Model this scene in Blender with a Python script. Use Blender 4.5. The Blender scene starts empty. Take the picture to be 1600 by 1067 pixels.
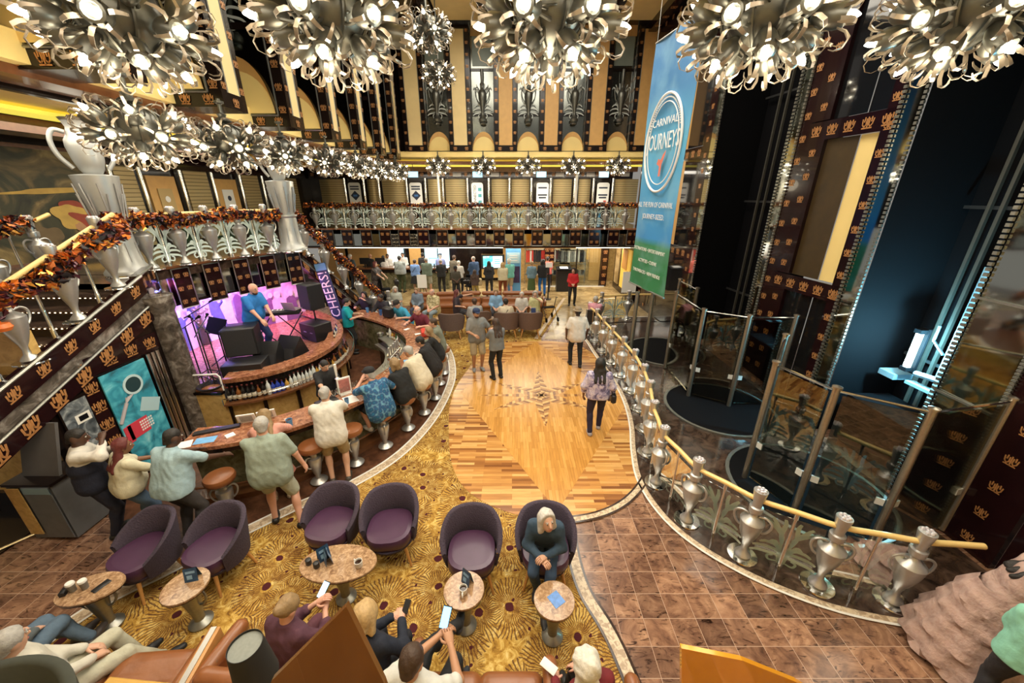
import bpy, math, random
import numpy as np
from mathutils import Vector, Matrix

R = math.radians
PI = math.pi
rng = random.Random(7)
SC = bpy.context.scene
COL = SC.collection

# ---------------------------------------------------------------- camera, world, exposure
FPX, CAMH, PITCH = 590.0, 4.6, R(21.34)
cam_data = bpy.data.cameras.new('camera')
cam = bpy.data.objects.new('camera', cam_data)
COL.objects.link(cam)
cam_data.sensor_width = 36.0
cam_data.lens = FPX / 1600.0 * 36.0
cam_data.clip_start = 0.05
cam_data.clip_end = 200
cam.location = (0, 0, CAMH)
cam.rotation_euler = (R(90) - PITCH, 0, 0)
SC.camera = cam

world = bpy.data.worlds.new('world')
SC.world = world
world.use_nodes = True
wb = world.node_tree.nodes['Background']
wb.inputs[0].default_value = (1.0, 0.94, 0.84, 1)
wb.inputs[1].default_value = 0.2
SC.view_settings.view_transform = 'Standard'
SC.view_settings.look = 'None'
SC.view_settings.gamma = 1.0
SC.view_settings.exposure = 0.45
SC.cycles.max_bounces = 8
SC.cycles.transparent_max_bounces = 16
SC.cycles.glossy_bounces = 4
SC.cycles.diffuse_bounces = 3
SC.cycles.sample_clamp_indirect = 4.0
SC.cycles.caustics_reflective = False
SC.cycles.caustics_refractive = False
SC.cycles.use_denoising = True

def area(name, loc, rot, sx, sy, power, color=(1, .91, .76), spread=180):
    d = bpy.data.lights.new(name, 'AREA')
    d.shape = 'RECTANGLE'; d.size = sx; d.size_y = sy
    d.energy = power; d.color = color; d.spread = R(spread)
    o = bpy.data.objects.new(name, d)
    o.location = loc; o.rotation_euler = rot
    COL.objects.link(o)
    return o
def point(name, loc, power, color=(1, .86, .64), r=.15):
    d = bpy.data.lights.new(name, 'POINT')
    d.energy = power; d.color = color; d.shadow_soft_size = r
    o = bpy.data.objects.new(name, d); o.location = loc
    COL.objects.link(o)
    return o
def spot(name, loc, target, power, color, angle=60, blend=.6, r=.1):
    d = bpy.data.lights.new(name, 'SPOT')
    d.energy = power; d.color = color; d.spot_size = R(angle); d.spot_blend = blend; d.shadow_soft_size = r
    o = bpy.data.objects.new(name, d); o.location = loc
    o.rotation_euler = (Vector(target) - Vector(loc)).to_track_quat('-Z', 'Y').to_euler()
    COL.objects.link(o)
    return o
# broad fill lights added under ceiling and soffits; also the stair downlight and stage lights
area('ceiling_fill', (0.6, 10.0, 10.3), (0, 0, 0), 6, 9, 900)
area('soffit_fill', (0.0, 2.4, 6.3), (0, 0, 0), 9, 2.2, 260)
area('deck_soffit_fill', (-7.6, 9.5, 5.75), (0, 0, 0), 3.5, 9, 280)
area('stair_downlight', (-7.9, 3.75, 2.05), (R(25), 0, 0), 2.2, .4, 26)
area('deck_soffit_fill', (0.0, 19.4, 5.55), (0, 0, 0), 10, 2.5, 330)
area('lobby_fill', (-1.0, 18.6, 2.2), (0, 0, 0), 10, 1.4, 190)
area('entrance_fill', (4, 18.8, 2.2), (0, 0, 0), 3, 1.2, 70)
area('shop_fill', (3.0, 20.5, 2.3), (0, 0, 0), 4, .8, 60)  # fill added to brighten the dark shop interior
area('reception_fill', (-4.0, 20.3, 2.3), (0, 0, 0), 5, .8, 60)  # fill added over the reception end, no fitting modelled
for y, c, w in ((7.8, (.20, .20, 1.0), 85), (8.8, (.42, .22, 1.0), 95), (10.0, (1.0, .25, .70), 60)):
    area('stage_wash_light', (-7.42 if y < 9 else -7.1 if y < 10 else -6.75, y, 2.86), (0, R(-20), 0), .25, .8, w, c)
spot('stage_spot', (-7.3, 8.0, 2.86), (-7.3, 10.0, 1.4), 120, (1.0, .34, .75), 110)
spot('stage_spot', (-6.7, 10.0, 2.86), (-7.5, 8.0, 1.4), 220, (.30, .26, 1.0), 110)

# ---------------------------------------------------------------- from a pixel of the 1600 x 1067 photograph to a point of the place
cP, sP = math.cos(PITCH), math.sin(PITCH)
def ray(px, py):
    u = (px - 800.) / FPX; v = (py - 533.5) / FPX
    return (u, cP - v * sP, -(sP + v * cP))
def at(px, py, z=0.):
    r = ray(px, py); k = (z - CAMH) / r[2]
    return (r[0] * k, r[1] * k, z)
def atY(px, py, Y):
    r = ray(px, py); k = Y / r[1]
    return (r[0] * k, Y, CAMH + r[2] * k)
def atX(px, py, X):
    r = ray(px, py); k = X / r[0]
    return (X, r[1] * k, CAMH + r[2] * k)

# ---------------------------------------------------------------- materials
MATS = {}
class NT:
    def __init__(s, name):
        s.m = bpy.data.materials.new(name); s.m.use_nodes = True
        s.t = s.m.node_tree; s.n = s.t.nodes; s.l = s.t.links
        s.b = s.n['Principled BSDF']
        MATS[name] = s.m
    def node(s, kind, **kw):
        n = s.n.new(kind)
        for k, v in kw.items():
            if k.startswith('i_'):
                key = k[2:]
                key = int(key) if key.isdigit() else key.replace('_', ' ')
                if isinstance(v, bpy.types.NodeSocket): s.l.new(v, n.inputs[key])
                else: n.inputs[key].default_value = v
            else: setattr(n, k, v)
        return n
    def math(s, op, a, b=None, c=None):
        n = s.n.new('ShaderNodeMath'); n.operation = op
        for i, v in enumerate((a, b, c)):
            if v is None: continue
            if isinstance(v, bpy.types.NodeSocket): s.l.new(v, n.inputs[i])
            else: n.inputs[i].default_value = v
        return n.outputs[0]
    def mix(s, f, a, b, mode='MIX'):
        n = s.n.new('ShaderNodeMix'); n.data_type = 'RGBA'; n.blend_type = mode
        for i, v in ((0, f), (6, a), (7, b)):
            if isinstance(v, bpy.types.NodeSocket): s.l.new(v, n.inputs[i])
            else: n.inputs[i].default_value = v if i == 0 else (*v[:3], 1)
        return n.outputs[2]
    def ramp(s, f, stops, interp='LINEAR'):
        n = s.n.new('ShaderNodeValToRGB'); n.color_ramp.interpolation = interp
        e = n.color_ramp.elements
        while len(e) < len(stops): e.new(.5)
        for q, (p, c) in zip(e, stops): q.position = p; q.color = (*c[:3], 1)
        s.l.new(f, n.inputs[0])
        return n.outputs[0]
    def coord(s, kind='Object', scale=(1, 1, 1), rot=(0, 0, 0), loc=(0, 0, 0)):
        tc = s.n.new('ShaderNodeTexCoord'); mp = s.n.new('ShaderNodeMapping')
        mp.inputs['Scale'].default_value = scale; mp.inputs['Rotation'].default_value = rot
        mp.inputs['Location'].default_value = loc
        s.l.new(tc.outputs[kind], mp.inputs[0])
        return mp.outputs[0]
    def out(s, color=None, rough=None, metal=None, bump=None, bump_d=.002, spec=None, coat=None):
        def put(key, v):
            if v is None: return
            if isinstance(v, bpy.types.NodeSocket): s.l.new(v, s.b.inputs[key])
            else: s.b.inputs[key].default_value = (*v[:3], 1) if key == 'Base Color' else v
        put('Base Color', color); put('Roughness', rough); put('Metallic', metal)
        put('Specular IOR Level', spec); put('Coat Weight', coat)
        if bump is not None:
            bn = s.node('ShaderNodeBump', i_Distance=bump_d, i_Strength=1.0)
            s.l.new(bump, bn.inputs['Height']); s.l.new(bn.outputs[0], s.b.inputs['Normal'])
        return s.m

def plain(name, col, rough=.5, metal=0., var=0., vscale=8., coat=0., bump=0.):
    """base colour with a little noise so no surface is dead flat"""
    if name in MATS: return MATS[name]
    t = NT(name)
    c = col
    if var or bump:
        nz = t.node('ShaderNodeTexNoise', i_Scale=vscale, i_Detail=4.0)
        t.l.new(t.coord(), nz.inputs['Vector'])
    if var:
        c = t.mix(nz.outputs[0], tuple(max(0, x * (1 - var)) for x in col), tuple(min(1, x * (1 + var)) for x in col))
    return t.out(c, rough, metal, nz.outputs[0] if bump else None, bump, coat=coat)
def cloth(name, col, var=.18):
    return plain(name, col, .85, 0, var, 14., 0, .01)
def emit(name, col, strength):
    if name in MATS: return MATS[name]
    t = NT(name)
    t.b.inputs['Base Color'].default_value = (*col, 1)
    t.b.inputs['Emission Color'].default_value = (*col, 1)
    t.b.inputs['Emission Strength'].default_value = strength
    return t.m

silver = plain('brushed_silver', (.52, .52, .51), .36, .75, .12, 30)
silver_d = plain('antique_silver', (.30, .30, .27), .35, .8, .2, 20)
pewter = plain('pewter', (.145, .145, .125), .36, .75, .25, 16)
chrome = plain('polished_chrome', (.72, .72, .70), .12, 1.0)
black = plain('black_plastic', (.012, .012, .014), .4, 0, .2)
blackm = plain('black_matt', (.005, .005, .006), .8); blackm.node_tree.nodes['Principled BSDF'].inputs['Specular IOR Level'].default_value = .08
burg = plain('burgundy_lacquer', (.014, .004, .005), .14, 0, .5, 6, .25); burg.node_tree.nodes['Principled BSDF'].inputs['Specular IOR Level'].default_value = .3
dark = plain('dark_lacquer', (.010, .006, .005), .2, 0, .3, 6, .2); dark.node_tree.nodes['Principled BSDF'].inputs['Specular IOR Level'].default_value = .3
crest_m = plain('copper_crest', (.50, .235, .085), .4, .3)
goldrail = plain('gold_tube', (.80, .58, .23), .38, .1, .08, 12)
cream = plain('cream_plaster', (.80, .62, .30), .5, 0, .1, 3)
ochre = plain('ochre_panel', (.62, .36, .12), .5, 0, .14, 6)
yellowp = plain('warm_yellow_plaster', (.86, .66, .26), .55, 0, .06, 2)
white = plain('white_paint', (.78, .77, .73), .45, 0, .05, 8)
paper = plain('white_paper', (.82, .82, .80), .7)
leather = plain('tan_leather', (.25, .088, .028), .36, 0, .25, 5, .15, .01)
purple_f = plain('purple_fabric', (.052, .038, .060), .9, 0, .3, 60, 0, .012)
purple_l = plain('purple_leather', (.062, .024, .060), .35, 0, .15, 9, .1)
brown_f = plain('taupe_fabric', (.13, .085, .07), .85, 0, .2, 40, 0, .01)
olive_f = plain('olive_fabric', (.04, .045, .035), .8, 0, .2, 20)
oakwood = plain('light_oak', (.52, .26, .08), .4, 0, .2, 14)
walnut = plain('walnut', (.15, .058, .022), .25, 0, .35, 12, .4)
blueled = emit('blue_screen', (.25, .55, 1.0), 2.2)
bulb_m = emit('lit_bulb', (1.0, .90, .68), 26.0)

def glass(name, tint=(.9, .95, .93), refl=.12, rough=.02):
    if name in MATS: return MATS[name]
    t = NT(name)
    tr = t.node('ShaderNodeBsdfTransparent', i_Color=(*tint, 1))
    gl = t.node('ShaderNodeBsdfGlossy', i_Color=(1, 1, 1, 1), i_Roughness=rough)
    lw = t.node('ShaderNodeLayerWeight', i_Blend=.25)
    f = t.math('ADD', t.math('MULTIPLY', lw.outputs['Fresnel'], .6), refl)
    mx = t.node('ShaderNodeMixShader', i_0=f)
    t.l.new(tr.outputs[0], mx.inputs[1]); t.l.new(gl.outputs[0], mx.inputs[2])
    t.l.new(mx.outputs[0], t.n['Material Output'].inputs[0])
    return t.m
clear = glass('clear_glass', (.93, .97, .95), .05)
smoked = glass('smoked_glass', (.62, .60, .50), .09)
frost = plain('frosted_motif', (.62, .74, .70), .5, 0, .05)
mirror = plain('dark_mirror', (.50, .52, .49), .05, 1.0)
bay_mirror = plain('dim_mirror', (.20, .21, .19), .16, 1.0)
blackmirror = plain('black_glass', (.008, .008, .009), .06, 0, 0, 1, .5)

def mk_marble():
    t = NT('brown_marble_tile')
    v = t.coord()
    br = t.node('ShaderNodeTexBrick', offset=0.0, squash=1.0, i_Scale=1.0, i_Mortar_Size=.0028, i_Brick_Width=.305, i_Row_Height=.292,
                i_Color1=(0, 0, 0, 1), i_Color2=(1, 1, 1, 1), i_Mortar=(.5, .5, .5, 1), i_Bias=0.0, i_Mortar_Smooth=.3)
    t.l.new(v, br.inputs['Vector'])
    # each tile is cut from another part of the slab
    off = t.node('ShaderNodeVectorMath', operation='MULTIPLY_ADD')
    t.l.new(br.outputs['Color'], off.inputs[0]); off.inputs[1].default_value = (3.1, 4.7, 1.3); t.l.new(v, off.inputs[2])
    n1 = t.node('ShaderNodeTexNoise', i_Scale=3.2, i_Detail=7.0, i_Roughness=.62, i_Distortion=1.6); t.l.new(off.outputs[0], n1.inputs['Vector'])
    mp2 = t.node('ShaderNodeMapping'); mp2.inputs['Scale'].default_value = (3, 9, 1); mp2.inputs['Rotation'].default_value = (0, 0, .5)
    t.l.new(off.outputs[0], mp2.inputs[0])
    n2 = t.node('ShaderNodeTexNoise', i_Scale=1.4, i_Detail=6.0, i_Roughness=.6, i_Distortion=2.2); t.l.new(mp2.outputs[0], n2.inputs['Vector'])
    c = t.ramp(n1.outputs[0], [(.26, (.075, .042, .030)), (.42, (.19, .105, .068)), (.58, (.32, .19, .12)), (.74, (.48, .31, .20))])
    vein = t.ramp(n2.outputs[0], [(.33, (.16, .13, .12)), (.45, (1, 1, 1)), (.7, (1, 1, 1))])
    c = t.mix(1.0, c, vein, 'MULTIPLY')
    tint = t.mix(br.outputs['Color'], (.55, .50, .50), (1.18, 1.1, 1.05))
    c = t.mix(1.0, c, tint, 'MULTIPLY')
    c = t.mix(br.outputs['Fac'], c, (.56, .40, .30))
    return t.out(c, .16, 0)
marble = mk_marble()
def mk_marble2(name, c1, c2, c3, sc, rough=.12):
    t = NT(name)
    n1 = t.node('ShaderNodeTexNoise', i_Scale=sc, i_Detail=8.0, i_Roughness=.65, i_Distortion=.8); t.l.new(t.coord(), n1.inputs['Vector'])
    c = t.ramp(n1.outputs[0], [(.32, c1), (.5, c2), (.68, c3)])
    return t.out(c, rough)
bar_marble = mk_marble2('rust_marble', (.12, .045, .028), (.30, .12, .06), (.50, .26, .15), 14)
gold_and_lit_marble = mk_marble2('golden_and_lit_marble', (.14, .09, .035), (.34, .235, .105), (.55, .42, .22), 1.6, .2)  # golden wall stone; on the far floor it paints in yellow lamp reflections
table_marble = mk_marble2('table_marble', (.17, .09, .05), (.36, .22, .12), (.58, .40, .25), 22, .1)
grey_marble = mk_marble2('grey_marble', (.03, .025, .02), (.12, .10, .085), (.34, .31, .28), 5, .1)
moss_marble = mk_marble2('moss_marble', (.05, .05, .025), (.15, .14, .075), (.26, .24, .15), 5, .2)
dk_marble = mk_marble2('dark_marble', (.012, .008, .006), (.05, .03, .022), (.11, .07, .05), 4, .1)
bar_floor = mk_marble2('brown_bar_floor', (.04, .015, .008), (.10, .042, .022), (.17, .075, .04), 6, .3)
veneer = mk_marble2('birdseye_veneer', (.44, .26, .08), (.58, .37, .12), (.68, .46, .18), 9, .35)

def mk_carpet():
    t = NT('flower_carpet')
    v0 = t.coord()
    dn = t.node('ShaderNodeTexNoise', i_Scale=7.0, i_Detail=3.0); t.l.new(v0, dn.inputs['Vector'])
    v = t.node('ShaderNodeVectorMath', operation='MULTIPLY_ADD')
    t.l.new(dn.outputs['Color'], v.inputs[0]); v.inputs[1].default_value = (.07, .07, 0); t.l.new(v0, v.inputs[2])
    fac_lines = None; dots = None; ctr = None
    for k, (sc, rnd, nl, o) in enumerate(((1.7, .85, 46, 0.0), (2.7, 1.0, 34, 5.3))):
        vv = t.node('ShaderNodeVectorMath', operation='ADD'); t.l.new(v.outputs[0], vv.inputs[0]); vv.inputs[1].default_value = (o, o * .7, 0)
        vo = t.node('ShaderNodeTexVoronoi', voronoi_dimensions='2D', i_Scale=sc, i_Randomness=rnd); t.l.new(vv.outputs[0], vo.inputs['Vector'])
        sub = t.node('ShaderNodeVectorMath', operation='SUBTRACT')
        t.l.new(vv.outputs[0], sub.inputs[0]); t.l.new(vo.outputs['Position'], sub.inputs[1])
        sx = t.node('ShaderNodeSeparateXYZ'); t.l.new(sub.outputs[0], sx.inputs[0])
        ang = t.math('ARCTAN2', sx.outputs[1], sx.outputs[0])
        n3 = t.node('ShaderNodeTexNoise', i_Scale=9.0, i_Detail=2.0); t.l.new(vv.outputs[0], n3.inputs['Vector'])
        wob = t.math('MULTIPLY_ADD', n3.outputs[0], 3.5, t.math('MULTIPLY', ang, float(nl) if k == 0 else float(nl)))
        s1 = t.math('SINE', wob)
        d = vo.outputs['Distance']
        thr = t.math('MULTIPLY_ADD', d, .9, .02)
        ln = t.math('GREATER_THAN', s1, thr)
        ring = t.math('MULTIPLY', t.math('GREATER_THAN', d, .13 if k == 0 else .09), t.math('LESS_THAN', d, .62 if k == 0 else .42))
        ln = t.math('MULTIPLY', ln, ring)
        c0 = t.math('LESS_THAN', d, .085 if k == 0 else .05)
        fac_lines = ln if fac_lines is None else t.math('MAXIMUM', t.math('MULTIPLY', ln, .55), fac_lines)
        ctr = c0 if ctr is None else t.math('MAXIMUM', c0, ctr)
    big = t.node('ShaderNodeTexNoise', i_Scale=9.0, i_Detail=5.0, i_Roughness=.7, i_Distortion=1.2); t.l.new(v0, big.inputs['Vector'])
    base = t.ramp(big.outputs[0], [(.34, (.20, .095, .02)), (.48, (.46, .26, .05)), (.6, (.66, .46, .14)), (.75, (.76, .62, .30))])
    c = t.mix(t.math('MULTIPLY', fac_lines, .82), base, (.085, .03, .022))
    c = t.mix(ctr, c, (.075, .018, .022))
    return t.out(c, .95, 0, big.outputs[0], .004, spec=.1)
carpet = mk_carpet()
def mk_planks(name, cols, w, hgt, rot, rough=.2):
    t = NT(name)
    v = t.coord(rot=(0, 0, rot))
    br = t.node('ShaderNodeTexBrick', offset=.37, offset_frequency=3, i_Scale=1.0, i_Mortar_Size=.0008, i_Brick_Width=w, i_Row_Height=hgt,
                i_Color1=(0, 0, 0, 1), i_Color2=(1, 1, 1, 1), i_Mortar=(.4, .4, .4, 1), i_Bias=0.0)
    t.l.new(v, br.inputs['Vector'])
    c = t.ramp(br.outputs['Color'], cols)
    mp = t.node('ShaderNodeMapping'); mp.inputs['Scale'].default_value = (3, 40, 1); t.l.new(v, mp.inputs[0])
    n = t.node('ShaderNodeTexNoise', i_Scale=1.0, i_Detail=4.0); t.l.new(mp.outputs[0], n.inputs['Vector'])
    g = t.ramp(n.outputs[0], [(.3, (.82, .8, .76)), (.7, (1.1, 1.1, 1.1))])
    c = t.mix(1.0, c, g, 'MULTIPLY')
    c = t.mix(br.outputs['Fac'], c, (.2, .09, .03))
    return t.out(c, rough)
parquet = mk_planks('oak_parquet', [(0, (.20, .07, .018)), (.25, (.42, .18, .045)), (.6, (.58, .29, .08)), (1, (.70, .42, .15))], .5, .06, 0)
parquet_l = mk_planks('light_parquet', [(0, (.50, .235, .05)), (.5, (.60, .30, .07)), (1, (.68, .36, .10))], .55, .055, PI / 2)
inlay_d = plain('dark_inlay', (.22, .09, .03), .25, 0, .3, 20)
inlay_m = plain('mid_inlay', (.42, .20, .06), .25, 0, .3, 20)
inlay_l = plain('light_inlay', (.66, .40, .14), .25, 0, .2, 20)
def mk_mosaic(name, a, b):
    t = NT(name)
    w = t.node('ShaderNodeTexNoise', i_Scale=16.0, i_Detail=5.0, i_Distortion=1.2); t.l.new(t.coord(), w.inputs['Vector'])
    return t.out(t.ramp(w.outputs[0], [(.42, a), (.56, b)]), .3)
mosaic = mk_mosaic('cream_mosaic', (.40, .29, .19), (.68, .56, .40))
def mk_slat(name, a, b, per=.11):
    t = NT(name)
    sx = t.node('ShaderNodeSeparateXYZ'); t.l.new(t.coord(), sx.inputs[0])
    f = t.math('FRACT', t.math('MULTIPLY', sx.outputs[2], 1 / per))
    return t.out(t.ramp(f, [(0, a), (.12, a), (.16, b), (1, b)]), .3, .5, f, .02)
shutter = mk_slat('gold_slat', (.10, .06, .02), (.66, .52, .27))
def mk_mural(name, stops, sc, em=None):
    t = NT(name)
    n = t.node('ShaderNodeTexNoise', i_Scale=sc, i_Detail=5.0, i_Distortion=1.5); t.l.new(t.coord(), n.inputs['Vector'])
    return t.out(t.ramp(n.outputs[0], stops), .6)
old_paint = mk_mural('old_oil_paint', [(.3, (.012, .014, .009)), (.46, (.045, .045, .022)), (.56, (.17, .12, .05)), (.68, (.42, .32, .13))], 1.1)
stage_mural_m = mk_mural('pale_mural_paint', [(.3, (.20, .16, .20)), (.45, (.55, .45, .50)), (.6, (.80, .74, .74)), (.75, (.45, .25, .3))], 1.7)

# ---------------------------------------------------------------- mesh building
def v3(p): return Vector(p)
class MB:
    """collects shapes and links them as ONE mesh object"""
    def __init__(s): s.v = []; s.f = []; s.m = []; s.mi = 0; s.mats = []
    def mat(s, m):
        if m not in s.mats: s.mats.append(m)
        s.mi = s.mats.index(m); return s
    def add(s, vs, fs):
        o = len(s.v); s.v += [tuple(p) for p in vs]
        s.f += [tuple(i + o for i in f) for f in fs]; s.m += [s.mi] * len(fs)
        return s
    def box(s, c, d, rz=0, M=None, bev=0):
        x, y, z = d[0] / 2, d[1] / 2, d[2] / 2
        if bev:
            b = min(bev, x * .9, y * .9, z * .9)
            rings = []
            for zz, i in ((-z, b), (-z + b, 0), (z - b, 0), (z, b)):
                X, Y = x - i, y - i; k = b * .5 if i == 0 else b * .4
                rings.append([(X - k, -Y, zz), (X, -Y + k, zz), (X, Y - k, zz), (X - k, Y, zz), (-X + k, Y, zz), (-X, Y - k, zz), (-X, -Y + k, zz), (-X + k, -Y, zz)])
            vs = [p for r in rings for p in r]; n = 8
            fs = [tuple(reversed(range(n))), tuple(range(3 * n, 4 * n))]
            for q in range(3):
                for i in range(n): fs.append((q * n + i, q * n + (i + 1) % n, (q + 1) * n + (i + 1) % n, (q + 1) * n + i))
        else:
            vs = [(i, j, k) for k in (-z, z) for i, j in ((-x, -y), (x, -y), (x, y), (-x, y))]
            fs = [(3, 2, 1, 0), (4, 5, 6, 7), (0, 1, 5, 4), (1, 2, 6, 5), (2, 3, 7, 6), (3, 0, 4, 7)]
        T = Matrix.Translation(c) @ (M if M is not None else Matrix.Rotation(rz, 4, 'Z'))
        return s.add([T @ v3(p) for p in vs], fs)
    def lathe(s, prof, c=(0, 0, 0), n=16, M=None, sx=1, sy=1, cap=True):
        vs = []; T = Matrix.Translation(c) @ (M if M is not None else Matrix.Identity(4))
        for r, z in prof:
            for i in range(n):
                a = 2 * PI * i / n; vs.append(T @ v3((r * sx * math.cos(a), r * sy * math.sin(a), z)))
        fs = []; k = len(prof)
        for q in range(k - 1):
            for i in range(n): fs.append((q * n + i, q * n + (i + 1) % n, (q + 1) * n + (i + 1) % n, (q + 1) * n + i))
        if cap: fs += [tuple(reversed(range(n))), tuple(range((k - 1) * n, k * n))]
        return s.add(vs, fs)
    def cone(s, a, b, ra, rb, n=10):
        a, b = v3(a), v3(b); d = b - a
        M = d.to_track_quat('Z', 'Y').to_matrix().to_4x4()
        return s.lathe([(ra, 0), (rb, d.length)], a, n, M)
    def tube(s, pts, r, n=8, closed=False):
        pts = [v3(p) for p in pts]; k = len(pts); vs = []
        rr = r if isinstance(r, (list, tuple)) else [r] * k
        up = None
        for i, p in enumerate(pts):
            if closed: t = pts[(i + 1) % k] - pts[i - 1]
            else: t = pts[min(i + 1, k - 1)] - pts[max(i - 1, 0)]
            t.normalize()
            if up is None:
                up = v3((0, 0, 1)) if abs(t.z) < .9 else v3((1, 0, 0))
            x = t.cross(up)
            if x.length < 1e-4: x = t.cross(v3((0, 1, 0)))
            x.normalize(); y = x.cross(t).normalized(); up = y
            for j in range(n):
                a = 2 * PI * j / n; vs.append(p + (x * math.cos(a) + y * math.sin(a)) * rr[i])
        fs = []
        for i in range(k if closed else k - 1):
            i2 = (i + 1) % k
            for j in range(n): fs.append((i * n + j, i2 * n + j, i2 * n + (j + 1) % n, i * n + (j + 1) % n))
        if not closed: fs += [tuple(range(n)), tuple(reversed(range((k - 1) * n, k * n)))]
        return s.add(vs, fs)
    def sph(s, c, r, n=10, m=6, sx=1, sy=1, sz=1, M=None):
        prof = [(max(1e-4, math.sin(PI * i / m)) * r, -math.cos(PI * i / m) * r * sz) for i in range(m + 1)]
        return s.lathe(prof, c, n, M, sx, sy)
    def poly(s, pts, h=0):
        """flat polygon (3-d points); with h, a slab of that thickness downwards"""
        n = len(pts)
        if not h: return s.add(pts, [tuple(range(n))])
        vs = list(pts) + [(p[0], p[1], p[2] - h) for p in pts]
        return s.add(vs, [tuple(range(n)), tuple(reversed(range(n, 2 * n)))] + [(i, n + i, n + (i + 1) % n, (i + 1) % n) for i in range(n)])
    def strip(s, left, right, h=0):
        n = len(left)
        vs = list(left) + list(right); fs = [(i, i + 1, n + i + 1, n + i) for i in range(n - 1)]
        if h:
            o = 2 * n; vs += [(p[0], p[1], p[2] - h) for p in vs]
            fs += [(o + n + i, o + n + i + 1, o + i + 1, o + i) for i in range(n - 1)]
            fs += [(i + 1, i, o + i, o + i + 1) for i in range(n - 1)] + [(n + i, n + i + 1, o + n + i + 1, o + n + i) for i in range(n - 1)]
            fs += [(0, n, o + n, o), (n - 1, o + n - 1, o + 2 * n - 1, 2 * n - 1)]
        return s.add(vs, fs)
    def grid(s, rows, closed=False):
        n = len(rows[0]); k = len(rows)
        fs = [(i * n + j, i * n + (j + 1) % n, (i + 1) * n + (j + 1) % n, (i + 1) * n + j) for i in range(k - 1) for j in range(n if closed else n - 1)]
        return s.add([p for r in rows for p in r], fs)
    def wall(s, path, z0, z1, th):
        """a wall of thickness th following a plan path (thickness to the right of the path)"""
        off = offset(path, th)
        s.strip([(p[0], p[1], z1) for p in path], [(p[0], p[1], z1) for p in off], z1 - z0)
        return s
    def build(s, name, m=None, parent=None, smooth=False, loc=None):
        me = bpy.data.meshes.new(name)
        me.from_pydata(s.v, [], s.f)
        for q in (s.mats or [m]): me.materials.append(q)
        if len(s.mats) > 1: me.polygons.foreach_set('material_index', s.m)
        if smooth:
            me.polygons.foreach_set('use_smooth', [True] * len(me.polygons))
            me.set_sharp_from_angle(angle=R(smooth if smooth is not True else 40))
        me.update()
        o = bpy.data.objects.new(name, me); COL.objects.link(o)
        if parent is not None: o.parent = parent
        if loc is not None: o.location = loc
        return o

def offset(path, d):
    out = []; n = len(path)
    for i, p in enumerate(path):
        a = path[max(i - 1, 0)]; b = path[min(i + 1, n - 1)]
        tx, ty = b[0] - a[0], b[1] - a[1]; L = math.hypot(tx, ty) or 1
        out.append((p[0] + ty / L * d, p[1] - tx / L * d))
    return out
def smoothpath(pts, n=8, closed=False):
    """Catmull-Rom through the points"""
    P = [v3((*p, 0)) if len(p) == 2 else v3(p) for p in pts]; k = len(P); out = []
    for i in range(k if closed else k - 1):
        if closed: a, b, c, d = P[i - 1], P[i], P[(i + 1) % k], P[(i + 2) % k]
        else: a, b, c, d = P[max(i - 1, 0)], P[i], P[i + 1], P[min(i + 2, k - 1)]
        for q in range(n):
            t = q / n
            out.append(.5 * ((2 * b) + (c - a) * t + (2 * a - 5 * b + 4 * c - d) * t * t + (3 * b - a - 3 * c + d) * t ** 3))
    if not closed: out.append(P[-1])
    two = len(pts[0]) == 2
    return [(p.x, p.y) if two else tuple(p) for p in out]
def walk(path, step, start=0.):
    """points every `step` metres along a plan path, with the heading"""
    out = []; d = start; acc = 0
    for a, b in zip(path, path[1:]):
        L = math.hypot(b[0] - a[0], b[1] - a[1])
        while d <= acc + L + 1e-9:
            t = (d - acc) / L if L else 0
            out.append((a[0] + (b[0] - a[0]) * t, a[1] + (b[1] - a[1]) * t, math.atan2(b[1] - a[1], b[0] - a[0]))); d += step
        acc += L
    return out

# ---------------------------------------------------------------- naming
def tag(o, label=None, cat=None, group=None, kind=None):
    if label: o['label'] = label
    if cat: o['category'] = cat
    if group: o['group'] = group
    if kind: o['kind'] = kind
    return o
def thing(name, label, cat, loc=(0, 0, 0), rz=0., group=None):
    o = bpy.data.objects.new(name, None); COL.objects.link(o)
    o.location = loc; o.rotation_euler = (0, 0, rz); o.empty_display_size = .1
    return tag(o, label, cat, group)
def struct(o): o['kind'] = 'structure'; return o
def dup(o, loc, rz=None, label=None, group=None, scale=None):
    kids = {}
    for c in ALLCH(o): kids.setdefault(c.parent.name, []).append(c)
    r = o.copy(); COL.objects.link(r); r.location = loc
    if rz is not None: r.rotation_euler = (0, 0, rz)
    if scale: r.scale = (scale,) * 3
    if label: r['label'] = label
    if group: r['group'] = group
    def rec(src, dst):
        for c in kids.get(src.name, []):
            d = c.copy(); COL.objects.link(d); d.parent = dst; rec(c, d)
    rec(o, r)
    return r
def ALLCH(o):
    out = []
    for c in o.children: out.append(c); out += ALLCH(c)
    return out
def text(name, body, size, m, parent=None, loc=(0, 0, 0), rot=(0, 0, 0), align='CENTER', ext=.002, sx=1.):
    c = bpy.data.curves.new(name, 'FONT'); c.body = body; c.size = size; c.align_x = align; c.align_y = 'CENTER'
    c.extrude = ext; c.resolution_u = 2
    c.materials.append(m)
    q = bpy.data.objects.new(name, c); COL.objects.link(q)
    me = bpy.data.meshes.new_from_object(q.evaluated_get(bpy.context.evaluated_depsgraph_get()))
    bpy.data.objects.remove(q); bpy.data.curves.remove(c)
    me.transform(Matrix.Scale(sx, 4, (1, 0, 0)))
    o = bpy.data.objects.new(name, me); COL.objects.link(o); o.parent = parent
    o.location = loc; o.rotation_euler = rot
    return o
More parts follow.
